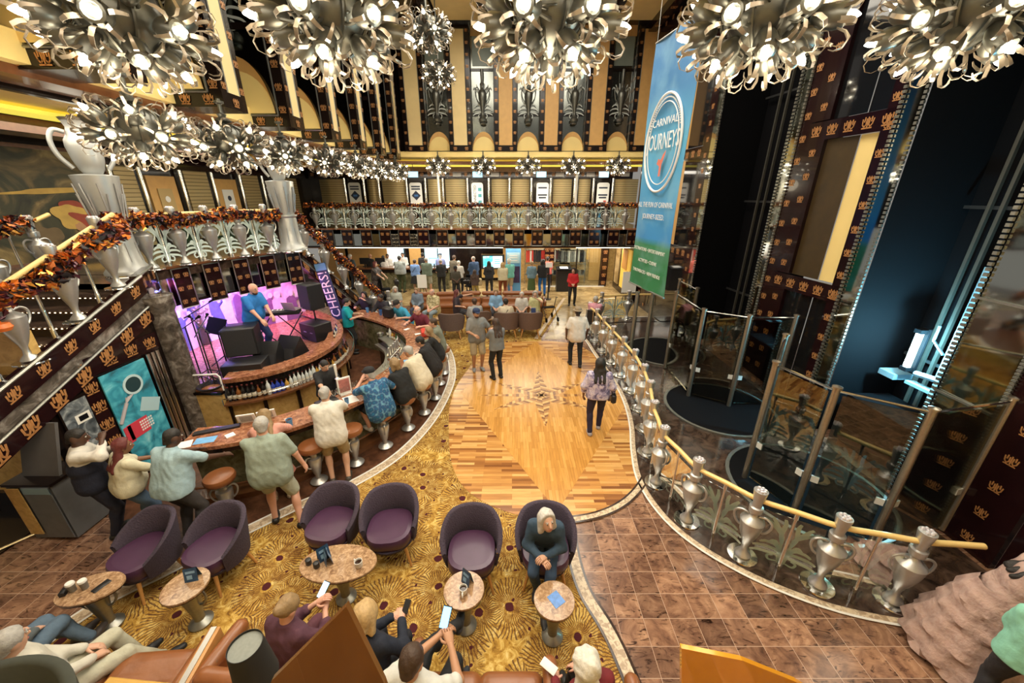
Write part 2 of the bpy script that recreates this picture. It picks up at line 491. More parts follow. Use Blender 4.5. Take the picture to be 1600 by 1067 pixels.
NUM = 'first second third fourth fifth sixth seventh eighth ninth tenth eleventh twelfth thirteenth fourteenth fifteenth sixteenth seventeenth eighteenth nineteenth twentieth'.split()
NUM += ['twenty-' + q for q in NUM[:9]] + ['thirtieth'] + ['thirty-' + q for q in NUM[:9]] + ['fortieth'] + ['forty-' + q for q in NUM[:9]] + ['fiftieth'] + ['fifty-' + q for q in NUM[:9]]

# the crown-like copper crest repeated all over the lacquered frames: raised strokes, size about 1 x 1
CREST = [[(-.5, .28), (-.44, -.12), (-.26, -.32), (-.12, -.12), (-.14, .3)], [(.5, .28), (.44, -.12), (.26, -.32), (.12, -.12), (.14, .3)],
         [(0, .42), (0, -.42)], [(-.32, .1), (-.3, .42)], [(.32, .1), (.3, .42)], [(-.42, -.42), (.42, -.42)]]
def crest(mb, c, ux, uy, size, nrm=None, w=.115):
    """raised crest strokes at c in the plane of ux, uy"""
    ux, uy, c = v3(ux).normalized(), v3(uy).normalized(), v3(c)
    n = ux.cross(uy) * .006
    for st in CREST:
        for a, b in zip(st, st[1:]):
            A = c + (ux * a[0] + uy * a[1]) * size + n; B = c + (ux * b[0] + uy * b[1]) * size + n
            d = (B - A).normalized(); q = d.cross(n).normalized() * w * size * .5
            A = A - d * w * size * .4; B = B + d * w * size * .4
            mb.add([A - q, B - q, B + q, A + q], [(0, 1, 2, 3)])

# ---------------------------------------------------------------- soft bodies: distance field -> one closed surface
def soft(prims, vox, k=.03, cuts=(), noise=0, seed=0):
    """prims: ('c', a, b, ra, rb) limb, ('e', centre, radii, 3x3 or None) ellipsoid; cuts: (point, normal) keep the side the normal points away from"""
    lo = np.full(3, 1e9); hi = -lo
    for p in prims:
        if p[0] == 'c':
            for q, r in ((p[1], p[3]), (p[2], p[4])): lo = np.minimum(lo, np.array(q) - r); hi = np.maximum(hi, np.array(q) + r)
        else:
            r = max(p[2]); lo = np.minimum(lo, np.array(p[1]) - r); hi = np.maximum(hi, np.array(p[1]) + r)
    lo -= 3 * vox + noise; hi += 3 * vox + noise
    n = np.maximum(np.ceil((hi - lo) / vox).astype(int), 3)
    F = np.full(n, .2, np.float32)
    ax = [lo[i] + np.arange(n[i]) * vox for i in range(3)]
    for p in prims:
        if p[0] == 'c':
            a, b = np.array(p[1], float), np.array(p[2], float); m = max(p[3], p[4])
            l2, h2 = np.minimum(a, b) - m, np.maximum(a, b) + m
        else:
            a = np.array(p[1], float); m = max(p[2]); l2, h2 = a - m, a + m
        pad = k + 3 * vox
        i0 = np.clip(((l2 - pad - lo) / vox).astype(int), 0, n); i1 = np.clip(((h2 + pad - lo) / vox).astype(int) + 2, 0, n)
        X, Y, Z = np.meshgrid(*[ax[i][i0[i]:i1[i]] for i in range(3)], indexing='ij', sparse=True)
        if p[0] == 'c':
            d = b - a; L = max(float(d @ d), 1e-9)
            t = np.clip(((X - a[0]) * d[0] + (Y - a[1]) * d[1] + (Z - a[2]) * d[2]) / L, 0, 1)
            D = np.sqrt((X - a[0] - t * d[0]) ** 2 + (Y - a[1] - t * d[1]) ** 2 + (Z - a[2] - t * d[2]) ** 2) - (p[3] + (p[4] - p[3]) * t)
        else:
            q = [X - a[0], Y - a[1], Z - a[2]]
            if p[3] is not None:
                M = np.array(p[3]).T
                q = [M[i][0] * q[0] + M[i][1] * q[1] + M[i][2] * q[2] for i in range(3)]
            e = np.sqrt(sum((q[i] / p[2][i]) ** 2 for i in range(3)))
            D = (e - 1) * min(p[2])
        S = F[i0[0]:i1[0], i0[1]:i1[1], i0[2]:i1[2]]
        h = np.maximum(k - np.abs(S - D), 0) / k
        F[i0[0]:i1[0], i0[1]:i1[1], i0[2]:i1[2]] = np.minimum(S, D) - h * h * k * .25
    X, Y, Z = np.meshgrid(*ax, indexing='ij', sparse=True)
    if noise:
        s = seed * 1.7
        F = F + noise * (np.sin(X * 46 + s + 2 * np.sin(Z * 15)) * np.sin(Y * 43 + 2 * s + 2 * np.sin(X * 21 + Z * 12)) + .5 * np.sin(Z * 34 + s + 3 * np.sin(Y * 19 + X * 23)))
    for c, nn in cuts:
        F = np.maximum(F, (X - c[0]) * nn[0] + (Y - c[1]) * nn[1] + (Z - c[2]) * nn[2])
    for a in range(3):   # close the box
        sl = [slice(None)] * 3
        for e in (0, -1):
            sl[a] = e; F[tuple(sl)] = np.maximum(F[tuple(sl)], vox * .5)
    neg = F < 0
    nx, ny, nz = F.shape
    cnt = np.zeros((nx - 1, ny - 1, nz - 1), np.int8)
    offs = [(i, j, l) for i in (0, 1) for j in (0, 1) for l in (0, 1)]
    def sub(A, o): return A[o[0]:nx - 1 + o[0], o[1]:ny - 1 + o[1], o[2]:nz - 1 + o[2]]
    for o in offs: cnt += sub(neg, o)
    act = (cnt > 0) & (cnt < 8)
    I = np.argwhere(act); idx = np.full(act.shape, -1, np.int64); idx[act] = np.arange(len(I))
    C = {o: F[I[:, 0] + o[0], I[:, 1] + o[1], I[:, 2] + o[2]] for o in offs}
    acc = np.zeros((len(I), 3)); num = np.zeros(len(I))
    for a in range(3):
        for o in offs:
            if o[a]: continue
            o2 = list(o); o2[a] = 1; f0, f1 = C[o], C[tuple(o2)]
            x = (f0 < 0) != (f1 < 0)
            t = np.where(x, f0 / np.where(f0 == f1, 1, f0 - f1), 0)
            pos = np.array(o, float)[None].repeat(len(I), 0); pos[:, a] = t
            acc += pos * x[:, None]; num += x
    V = lo + (I + acc / np.maximum(num, 1)[:, None]) * vox
    quads = []
    for a in range(3):
        b, c = (a + 1) % 3, (a + 2) % 3
        s0 = [slice(1, -1)] * 3; s1 = [slice(1, -1)] * 3
        s0[a] = slice(0, -1); s1[a] = slice(1, None)
        ch = neg[tuple(s0)] != neg[tuple(s1)]
        J = np.argwhere(ch)
        base = J + 1; base[:, a] = J[:, a]
        s = neg[base[:, 0], base[:, 1], base[:, 2]]
        def g(db, dc):
            q = base.copy(); q[:, b] -= db; q[:, c] -= dc
            return idx[q[:, 0], q[:, 1], q[:, 2]]
        Q = np.stack([g(1, 1), g(0, 1), g(0, 0), g(1, 0)], 1)
        Q = np.where(s[:, None], Q, Q[:, ::-1])
        quads.append(Q[(Q >= 0).all(1)])
    return V, np.concatenate(quads)
def soft_obj(name, m, prims, vox, k=.03, cuts=(), parent=None, noise=0, seed=0, extra=None):
    V, Q = soft(prims, vox, k, cuts, noise, seed)
    if extra is None:
        me = bpy.data.meshes.new(name); me.from_pydata(V.tolist(), [], Q.tolist()); me.materials.append(m)
    else:
        extra.mat(m); mb = MB(); mb.mat(m); mb.add(V.tolist(), Q.tolist())
        n = len(mb.v)
        for q in extra.mats:
            if q not in mb.mats: mb.mats.append(q)
        mb.v += extra.v; mb.f += [tuple(i + n for i in f) for f in extra.f]; mb.m += [mb.mats.index(extra.mats[i]) for i in extra.m]
        me = bpy.data.meshes.new(name); me.from_pydata(mb.v, [], mb.f)
        for q in mb.mats: me.materials.append(q)
        me.polygons.foreach_set('material_index', mb.m)
    me.polygons.foreach_set('use_smooth', [True] * len(me.polygons)); me.update()
    o = bpy.data.objects.new(name, me); COL.objects.link(o)
    if parent is not None: o.parent = parent
    return o

# ---------------------------------------------------------------- people
SK = {k: plain('skin_' + k, c, .55, 0, .06, 20) for k, c in dict(light=(.60, .35, .24), tan=(.44, .23, .13), brown=(.20, .095, .05), dark=(.085, .04, .024), pink=(.66, .36, .26)).items()}
HAIRC = {k: plain('hair_' + k, c, .6, 0, .35, 40, 0, .006) for k, c in dict(black=(.012, .01, .009), brown=(.05, .026, .014), blond=(.46, .31, .14), dblond=(.26, .17, .08), grey=(.36, .35, .33), white=(.66, .64, .58), red=(.11, .02, .018), lgrey=(.50, .48, .45)).items()}
lip_m = plain('lip', (.40, .13, .11), .5); eye_m = plain('eye_dark', (.02, .015, .012), .15); eyew_m = plain('eye_white', (.8, .78, .74), .3)
def ik(a, c, l1, l2, hint):
    a, c, hint = v3(a), v3(c), v3(hint)
    d = c - a; L = max(min(d.length, (l1 + l2) * .995), abs(l1 - l2) + .01); u = d.normalized()
    c = a + u * L
    x = (l1 * l1 - l2 * l2 + L * L) / (2 * L); h = math.sqrt(max(l1 * l1 - x * x, 0))
    w = hint - u * hint.dot(u)
    w = w.normalized() if w.length > 1e-4 else v3((0, 0, -1))
    return a + u * x + w * h, c
def hand_mesh(mb, wrist, d, up, side, size, curl, n=5):
    """palm, four jointed fingers of unequal length and a thumb off the side of the palm; `up` is the back of the hand"""
    d, up = v3(d).normalized(), v3(up)
    up = (up - d * up.dot(d)).normalized(); x = d.cross(up) * side     # x points to the thumb side
    w = v3(wrist); s = size
    rows = []
    for t, hw, th in ((-.05, .15, .11), (.12, .2, .12), (.34, .235, .11), (.5, .225, .085)):
        c = w + d * t * s
        rows.append([c + x * math.cos(a) * hw * s + up * math.sin(a) * th * s for a in [2 * PI * i / 8 for i in range(8)]])
    if side < 0: rows = [list(reversed(r)) for r in rows]
    mb.grid(rows, True); mb.add(rows[-1], [tuple(range(8))])
    for q, ln in ((.17, .44), (.06, .5), (-.055, .47), (-.165, .37)):
        p = w + d * .46 * s + x * q * s; pts = [p]; a = curl * .5
        for seg in (.42, .33, .25):
            dd = d * math.cos(a) - up * math.sin(a); p = p + dd * seg * ln * s; pts.append(p); a += curl * .75
        mb.tube(pts, [.058 * s, .054 * s, .048 * s, .036 * s], n)
    p = w + d * .1 * s + x * .18 * s; q = p + (d * .6 + x * .55 - up * .25).normalized() * .22 * s
    r = q + (d * .9 + x * .1 - up * (.2 + curl * .4)).normalized() * .19 * s
    mb.tube([p, q, r], [.075 * s, .062 * s, .045 * s], n)

def person(label, loc, face, h=1.7, b=1.0, fat=0., top='w', sleeve='short', bottom='b', leg='pants', shoe=None, skin='light', hair='brown', style='short',
           seat=None, lean=0., twist=0., head=(0, 0), hands='down', handL=None, handR=None, feet=None, vox=.018, group=None, name='person', acc=(), hat=None, curl=.6, belt=None, kneeout=0., pattern=None, hem=None):
    s = h / 1.75
    sk = SK[skin]; hm = HAIRC[hair]
    F = 1.0 + .06 * (b - 1)
    # skeleton ---------------------------------------------------------
    L = R(lean); dirv = v3((0, math.sin(L), math.cos(L)))
    pel = v3((0, 0, (seat + .095 * s) if seat is not None else .925 * s))
    if seat is None and lean: pel = pel + v3((0, -.35 * math.sin(L) * .5, -.02))
    tw = Matrix.Rotation(R(twist), 3, 'Z')
    def up(t, x=0, y=0): return pel + dirv * t * s + tw @ v3((x * s, y * s * math.cos(L), -y * s * math.sin(L)))
    waist = up(.15); chest = up(.36); shc = up(.50, 0, -.01); neck0 = up(.545)
    hdir = (dirv + v3((0, .25 if lean < 25 else .1, .5))).normalized()
    yaw, pit = R(head[0]), R(head[1])
    HM = Matrix.Rotation(R(twist) + yaw, 3, 'Z') @ Matrix.Rotation(-pit, 3, 'X')
    hc = neck0 + hdir * .135 * s + HM @ v3((0, .02 * s, 0))
    sw = .178 * s * b
    sh = {q: up(.485, q * .168 * b, -.012) for q in (-1, 1)}
    hip = {q: pel + v3((q * .092 * s * (1 + .5 * (b - 1)), 0, -.015 * s)) for q in (-1, 1)}
    if feet is None:
        feet = {-1: (-.11, .02, 0), 1: (.11, .02, 0)} if seat is None else {-1: (-.12, .47, 0), 1: (.12, .47, 0)}
    elif not isinstance(feet, dict): feet = {-1: feet[0], 1: feet[1]}
    ank = {}; knee = {}; toe = {}
    for q in (-1, 1):
        f = v3(feet[q][:3]); tgt = f + v3((0, -.03 * s, .085 * s))
        knee[q], ank[q] = ik(hip[q], tgt, .435 * s, .43 * s, (q * (.15 + kneeout), 1, .35 if seat is not None else 0))
        a = R(feet[q][3]) if len(feet[q]) > 3 else R(-q * 8)
        toe[q] = v3((-math.sin(a), math.cos(a), 0))
    pres = {'down': lambda q: up(-.02, q * (.235 * b + .02), .05), 'front': lambda q: up(.12, q * .06, .22 + fat * .1), 'counter': lambda q: pel + v3((q * .16, .50, .20)) * s,
            'phone': lambda q: up(.34, q * .07, .34), 'lap': lambda q: pel + v3((q * .09, .26, .10)) * s, 'hips': lambda q: up(.06, q * .2, .08),
            'walk': lambda q: up(-.0, q * .24 * b, .16 * q), 'mouth': lambda q: up(.60, q * .08, .25), 'hold': lambda q: up(.22, q * .17, .33), 'thigh': lambda q: pel + v3((q * .13, .36, .10)) * s,
            'back': lambda q: up(.05, q * .08, -.16)}
    hd = {}; elb = {}
    for q, own in ((-1, handL), (1, handR)):
        w = own if own is not None else hands
        tgt = pres[w](q) if isinstance(w, str) else v3(w)
        elb[q], hd[q] = ik(sh[q], tgt, .285 * s, .255 * s, (q * .75, -.55, -.55))
    # skin -----------------------------------------------------------
    A = [('c', neck0 - dirv * .05 * s, hc - HM @ v3((0, .015, .03)) * s, .056 * s, .05 * s)]
    HL = [list(r) for r in HM]
    A += [('e', hc + HM @ v3((0, -.012, .03)) * s, (.076 * s, .094 * s, .088 * s), HL), ('e', hc + HM @ v3((0, .02, -.04)) * s, (.058 * s, .066 * s, .075 * s), HL)]
    A += [('c', hc + HM @ v3((0, .088, .012)) * s, hc + HM @ v3((0, .106, -.022)) * s, .010 * s, .015 * s)]
    for q in (-1, 1): A.append(('e', hc + HM @ v3((q * .078, -.012, .0)) * s, (.014 * s, .026 * s, .034 * s), HL))
    fb = .03 * fat
    T = [('c', up(.43, -.085 * b), up(.43, .085 * b), .085 * s, .085 * s), ('c', chest - tw @ v3((.075 * b * s, 0, 0)), chest + tw @ v3((.075 * b * s, 0, 0)), (.108 + fb * .5) * s, (.108 + fb * .5) * s),
         ('c', waist + v3((-.065 * b * s, (.02 * fat) * s, 0)), waist + v3((.065 * b * s, .02 * fat * s, 0)), (.104 + fb * 1.6) * s, (.104 + fb * 1.6) * s),
         ('c', pel + v3((-.075 * b * s, 0, .02 * s)), pel + v3((.075 * b * s, 0, .02 * s)), (.108 + fb) * s, (.108 + fb) * s), ('c', neck0, up(.47), .052 * s, .08 * s)]
    md = lambda a_, b_, t_: a_ * (1 - t_) + b_ * t_
    T += [('c', up(.255) - tw @ v3((.07 * b * s, 0, 0)), up(.255) + tw @ v3((.07 * b * s, 0, 0)), (.106 + fb) * s, (.106 + fb) * s), ('c', up(.085) - v3((.07 * b * s, 0, 0)), up(.085) + v3((.07 * b * s, 0, 0)), (.106 + fb * 1.4) * s, (.106 + fb * 1.4) * s)]
    if fat > .3: T.append(('e', up(.12, 0, .07), (.14 * s * b, (.10 + .06 * fat) * s, .15 * s), None))
    AR = []; LG = []
    for q in (-1, 1):
        AR += [('c', sh[q], elb[q], .052 * s * F, .041 * s * F), ('c', elb[q], hd[q], .041 * s * F, .027 * s)]
        LG += [('c', hip[q], knee[q], (.088 + fb * .5) * s * F, .058 * s * F), ('c', knee[q], ank[q], .056 * s * F, .036 * s)]
        cf = knee[q] * .68 + ank[q] * .32 + v3((0, -.018 * s, 0)); LG.append(('e', cf, (.05 * s, .05 * s, .11 * s), None))
    FT = []
    for q in (-1, 1): FT += [('c', ank[q] - v3((0, 0, .045 * s)), ank[q] + toe[q] * .12 * s - v3((0, 0, .055 * s)), .036 * s, .03 * s)]
    ex = MB().mat(sk)
    for q in (-1, 1):
        fd = (hd[q] - elb[q]).normalized()
        bk = v3((q * .35, -.2, 1)) if abs(fd.z) < .8 else v3((q, -.1, .2))
        hand_mesh(ex, hd[q], fd, bk, -q, .19 * s, curl)
    if vox < .03:
        for q in (-1, 1):
            e = hc + HM @ v3((q * .031, .081, .018)) * s
            ex.mat(eyew_m).sph(e, .0125 * s, 6, 4); ex.mat(eye_m).sph(e + HM @ v3((0, .007, 0)) * s, .0085 * s, 6, 4)
            ex.mat(hm).tube([hc + HM @ v3((q * x, y, z)) * s for x, y, z in ((.016, .090, .036), (.034, .087, .042), (.052, .074, .034))], .0055 * s, 4)
        ex.mat(lip_m).tube([hc + HM @ v3((x, y, -.056)) * s for x, y in ((-.026, .078), (-.01, .088), (.01, .088), (.026, .078))], [.003 * s, .008 * s, .008 * s, .003 * s], 5)
    thin = lambda p, d: ('c', p[1], p[2], max(p[3] - d, .012), max(p[4] - d, .012)) if p[0] == 'c' else ('e', p[1], tuple(max(r - d, .01) for r in p[2]), p[3])
    LB = [thin(p, .016 * s) for p in LG] if leg in ('pants', 'jeans', 'capri') else LG
    if leg == 'shorts': LB = [thin(p, .012 * s) if i % 3 == 0 else p for i, p in enumerate(LG)]
    AB = AR if sleeve not in ('long', 'three') else [thin(p, .012 * s) if i % 2 == 0 else ('c', p[1], p[2], p[3] - .012 * s, p[4]) for i, p in enumerate(AR)]
    body = soft_obj(name, sk, A + [thin(p, .012 * s) for p in T[:-1]] + [T[-1]] + AB + LB + FT, vox, .028 * s, (), None, extra=ex)
    tag(body, label, 'person', group)
    body.location = loc; body.rotation_euler = (0, 0, R(face) - PI / 2)
    # clothes ----------------------------------------------------------
    g = .016 * s
    def grow(p, d): return ('c', p[1], p[2], p[3] + d, p[4] + d) if p[0] == 'c' else ('e', p[1], tuple(r + d for r in p[2]), p[3])
    def cut(p, t, d):   # keep the first part of a limb
        a, b_ = v3(p[1]), v3(p[2]); return ('c', a, a + (b_ - a) * t, p[3] + d, p[3] + (p[4] - p[3]) * t + d * 1.35)
    isleg = leg in ('pants', 'shorts')
    cm = lambda c: pattern if (pattern is not None and c is top) else (c if not isinstance(c, (tuple, list)) else cloth('cloth_%02x%02x%02x' % tuple(int(x * 255) for x in c), c))
    TM = cm(top) if pattern is None else pattern
    S = [grow(p, g * 1.15) for p in T]
    drop = .05 if isleg else -.02
    S.append(('c', pel + v3((-.08 * b * s, 0, -drop * s)), pel + v3((.08 * b * s, 0, -drop * s)), (.116 + fb) * s + g, (.116 + fb) * s + g))
    cuts = []
    if seat is None and lean < 30: cuts.append((pel - v3((0, 0, (.035 if hem is None else hem) * s)), (0, 0, -1)))
    for q in (0, 1):
        u, f = AR[q * 2], AR[q * 2 + 1]
        if sleeve == 'short': S.append(cut(u, .82, g))
        elif sleeve == 'long': S += [grow(u, g), cut(f, .93, g * .8)]
        elif sleeve == 'three': S += [grow(u, g), cut(f, .5, g)]
        elif sleeve == 'puff': S += [('e', u[1] * .6 + u[2] * .4, (.085 * s, .085 * s, .085 * s), None), cut(u, .7, g)]
        else: S.append(cut(u, .1, g))
    # keep the neckline open
    cuts.append((neck0 + dirv * .028 * s, tuple(dirv)))
    soft_obj('dress' if leg == 'dress' else 'shirt', TM, S, vox, .06 * s, cuts, body, noise=.0036 * s, seed=len(label))
    BM = cm(bottom)
    if leg in ('pants', 'shorts', 'jeans', 'capri'):
        t = {'shorts': .88, 'pants': 1, 'jeans': 1, 'capri': 1}[leg]
        Bp = [('c', pel + v3((-.075 * b * s, 0, .03 * s)), pel + v3((.075 * b * s, 0, .03 * s)), (.106 + fb) * s + g * .3, (.106 + fb) * s + g * .3)]
        for q in (0, 1):
            th, shk = LG[q * 3], LG[q * 3 + 1]
            if leg == 'shorts': Bp.append(('c', th[1], v3(th[1]) + (v3(th[2]) - v3(th[1])) * .86, th[3] + g * .8, th[4] + g * 2.0))
            else: Bp += [grow(th, g * .7), cut(shk, .55 if leg == 'capri' else .97, g * .8)] + ([grow(LG[q * 3 + 2], g * .5)] if leg != 'capri' else [])
        soft_obj('shorts' if leg == 'shorts' else 'trousers', BM, Bp, vox, .02 * s, [(pel + v3((0, 0, .12 * s)), (0, 0, 1))] if lean < 30 else (), body, noise=.0028 * s, seed=3)
    elif leg in ('skirt', 'dress', 'gown', 'midi'):
        ln = {'skirt': .40, 'dress': .42, 'gown': .84, 'midi': .62}[leg]
        mb = MB(); n = 28; rows = []
        if seat is None:
            for i in range(8):
                t = i / 7; z = pel.z + .10 * s - (ln + .1) * s * t
                rr = (.135 + fb + (.05 if leg == 'midi' else .11 if leg != 'gown' else .15) * t ** .8) * s
                rows.append([((rr * 1.12 * b * (1 + .05 * t * math.sin(7 * a))) * math.cos(a), pel.y * (1 - t) + rr * .95 * (1 + .05 * t * math.sin(7 * a + 1)) * math.sin(a), z) for a in [2 * PI * j / n for j in range(n)]])
            mb.grid(rows, True).build('skirt', BM, body, True)
        else:
            Bp = [('c', pel + v3((-.08 * s, 0, 0)), pel + v3((.08 * s, 0, 0)), .13 * s, .13 * s)] + [grow(LG[q * 3], g * 1.8) for q in (0, 1)] + [cut(LG[q * 3 + 1], .3, g * 2) for q in (0, 1)]
            soft_obj('skirt', BM, Bp, vox, .06 * s, (), body)
    if shoe is not None:
        SM = shoe if not isinstance(shoe, tuple) else plain('shoe_%02x%02x%02x' % tuple(int(x * 255) for x in shoe), shoe, .5)
        for q in (-1, 1):
            a = ank[q]; fl = a.z - .085 * s
            P_ = [('c', a - v3((0, 0, .048 * s)) - toe[q] * .03 * s, a + toe[q] * .09 * s - v3((0, 0, .055 * s)), .05 * s, .044 * s), ('c', a + toe[q] * .09 * s - v3((0, 0, .055 * s)), a + toe[q] * .16 * s - v3((0, 0, .06 * s)), .044 * s, .034 * s)]
            soft_obj('shoe', SM, P_, max(vox * .7, .012), .02, [((0, 0, fl), (0, 0, -1))], body)
    # hair ---------------------------------------------------------------
    if style != 'bald' and style != 'none':
        back = HM @ v3((0, -.012, .036)) * s + hc
        thick = {'short': .014, 'crop': .006, 'bob': .028, 'long': .022, 'curly': .034, 'pony': .012, 'bun': .014, 'balding': .007, 'fluffy': .03}.get(style, .014)
        H = [('e', back, (.077 * s + thick, .092 * s + thick, .088 * s + thick), HL)]
        c1 = HM @ v3((0, .045, .03)) * s + hc
        nrm = HM @ v3((0, .8, -.62))
        if style in ('bob', 'curly', 'fluffy', 'long'): c1 = HM @ v3((0, .046, .034)) * s + hc; nrm = HM @ v3((0, .955, -.30))
        hcut = [(c1, tuple(nrm))]
        if style in ('short', 'crop', 'balding', 'pony'): hcut.append((HM @ v3((0, -.05, -.05)) * s + hc, tuple(HM @ v3((0, .35, -1)).normalized())))
        if style in ('short', 'crop'): H.append(('c', back, HM @ v3((0, -.06, -.05)) * s + hc, .06 * s, .05 * s))
        if style == 'balding': hcut.append((HM @ v3((0, 0, .07)) * s + hc, tuple(HM @ v3((0, .35, 1)).normalized())))
        if style in ('bob', 'curly', 'fluffy'):
            for q in (-1, 1): H.append(('c', HM @ v3((q * .055, -.02, .02)) * s + hc, HM @ v3((q * .082, -.012, -.10)) * s + hc, .05 * s, .040 * s))
            H.append(('c', back, HM @ v3((0, -.07, -.08)) * s + hc, .07 * s, .06 * s))
        if style == 'long':
            for q in (-1, 0, 1): H.append(('c', HM @ v3((q * .045, -.05, .0)) * s + hc, HM @ v3((q * .075, -.075, -.12)) * s + hc, .052 * s, .05 * s)); H.append(('c', HM @ v3((q * .075, -.075, -.12)) * s + hc, up(.36, q * .085, -.14), .05 * s, .03 * s))
        if style == 'pony': H.append(('c', HM @ v3((0, -.10, .05)) * s + hc, up(.34, 0, -.16), .038 * s, .02 * s))
        if style == 'bun': H.append(('e', HM @ v3((0, -.115, .035)) * s + hc, (.045 * s,) * 3, None))
        if style in ('long', 'pony', 'bob', 'curly', 'fluffy'):
            hcut = [] if style == 'pony' and False else hcut
        # the face stays free: cut only what lies in front of the brow and ears
        nz = {'curly': .009, 'fluffy': .008, 'bob': .005, 'long': .005}.get(style, .0035)
        soft_obj('hair', hm, H, min(vox, .014), .03 * s, hcut, body, noise=nz * s, seed=len(label) + 5)
    if hat:
        HMt = hat[1] if not isinstance(hat[1], tuple) else cloth('hat_%02x%02x%02x' % tuple(int(x * 255) for x in hat[1]), hat[1])
        M4 = HM.to_4x4()
        mb = MB(); c = hc + HM @ v3((0, -.005, .06)) * s
        r = .094 * s
        mb.lathe([(r, 0), (r * 1.02, .02 * s), (r * .95, .055 * s), (r * .7, .078 * s), (r * .05, .088 * s)], c, 16, M4, 1, 1.12)
        if hat[0] == 'cap':
            n = 9; a0 = [PI * (.2 + .6 * i / (n - 1)) for i in range(n)]
            mb.strip([c + HM @ v3((math.cos(a) * r * .98, math.sin(a) * r * 1.08, .008)) for a in a0], [c + HM @ v3((math.cos(a) * r * 1.0, math.sin(a) * r * 1.1 + .075 * s * math.sin((a - .2 * PI) / .6), -.004)) for a in a0], .006)
        else:
            mb.lathe([(r * .98, .012), (r * 1.5, .0), (r * 1.5, -.006), (r * .98, .004)], c, 20, M4, 1, 1.1, cap=False)
        mb.build('hat' if hat[0] != 'cap' else 'cap', HMt, body, 50)
    if 'glasses' in acc:
        mb = MB()
        for q in (-1, 1):
            mb.tube([hc + HM @ v3((q * .033 + .024 * math.cos(a), .098, .016 + .019 * math.sin(a))) * s for a in [2 * PI * i / 10 for i in range(10)]], .003 * s, 4, True)
            mb.tube([hc + HM @ v3((q * .056, .095, .02)) * s, hc + HM @ v3((q * .08, .0, .02)) * s], .003 * s, 4)
        mb.tube([hc + HM @ v3((-.01, .1, .018)) * s, hc + HM @ v3((.01, .1, .018)) * s], .003 * s, 4)
        mb.build('glasses', black, body)
    if 'beard' in acc:
        soft_obj('beard', hm, [('e', hc + HM @ v3((0, .038, -.066)) * s, (.058 * s, .056 * s, .05 * s), HL)], .012, .02, [(HM @ v3((0, 0, -.04)) * s + hc, tuple(HM @ v3((0, .3, 1)).normalized()))], body, noise=.003)
    if 'strap' in acc:
        mb = MB(); mb.tube([up(.5, .12 * b, -.03), up(.4, .02, .15 + fb), up(.15, -.13, .12 + fb), up(.0, -.2, 0), up(.2, -.1, -.135 - fb), up(.42, .06, -.13), up(.5, .12 * b, -.03)], .012, 5); mb.build('strap', black, body)
    body['_'] = 0
    del body['_']
    W = Matrix.Translation(loc) @ Matrix.Rotation(R(face) - PI / 2, 4, 'Z')
    return body, {'hd': {q: W @ hd[q] for q in hd}, 'hc': W @ hc, 'pel': W @ pel, 'neck': W @ neck0, 'up': lambda *a: W @ up(*a), 'W': W}

# ================================================================ THE SETTING
DECK = 3.15        # the balcony floor
def xy(l, z=0.): return [at(px, py, z)[:2] for px, py in l]
def flat(name, pts, z, m, h=.003):
    return struct(MB().poly([(p[0], p[1], z) for p in pts], h).build(name, m))

flat('floor', [(-12.5, -1), (9.5, -1), (9.5, 27), (-12.5, 27)], 0, marble, .15)
flat('floor_far', [(1.1, 12.0), (3.1, 11.9), (9, 13), (9, 24), (-11, 24), (-11, 16), (-4.2, 16.1), (2.2, 16.2)], .006, gold_and_lit_marble)  # same brown marble, with the yellow reflection of lamps put into its colour
strip_pts = [(-5.4, 2.3), (-5.05, 3.1), (-4.54, 3.62), (-4.14, 4.03), (-3.48, 4.65), (-2.75, 5.2), (-2.19, 5.98), (-1.84, 7.1), (-1.7, 8.4), (-1.76, 9.5), (-2.1, 10.9), (-2.7, 12.1), (-3.6, 13.1), (-4.6, 13.6)]
SP = smoothpath(strip_pts, 8)
barfl = [p for p in SP if p[1] > 3.55]
flat('floor_bar', barfl + [(-6.4, 14), (-8.8, 12), (-8.8, 7), (-6.4, 4.6)], .004, bar_floor)
carp = [(1.35, 1.0), (1.07, 2.57), (.83, 3.2), (.78, 3.73), (.80, 4.6), (1.0, 12.1), (2.25, 16.2), (-4.2, 16.1), (-4.6, 13.6)] + list(reversed(SP)) + [(-5.6, 1.0)]
flat('floor_carpet', carp, .010, carpet, .004)
zs = 3.234
dfp = [(690 + a / zs, 500 + b / zs) for a, b in ((470, 108), (250, 133), (105, 290), (45, 420), (37, 560), (50, 720), (115, 850), (250, 940), (420, 995), (600, 1003), (800, 968), (940, 888), (1030, 760), (1040, 640), (1015, 520), (965, 400), (890, 300), (790, 190), (690, 130), (600, 112))]
DF = smoothpath(xy(dfp), 6, True)
flat('floor_dance', DF, .014, parquet, .004)
dia = xy([(690 + a / zs, 500 + b / zs) for a, b in ((475, 112), (95, 365), (585, 970), (938, 420))])
flat('floor_dance_diamond', dia, .016, parquet_l, .002)

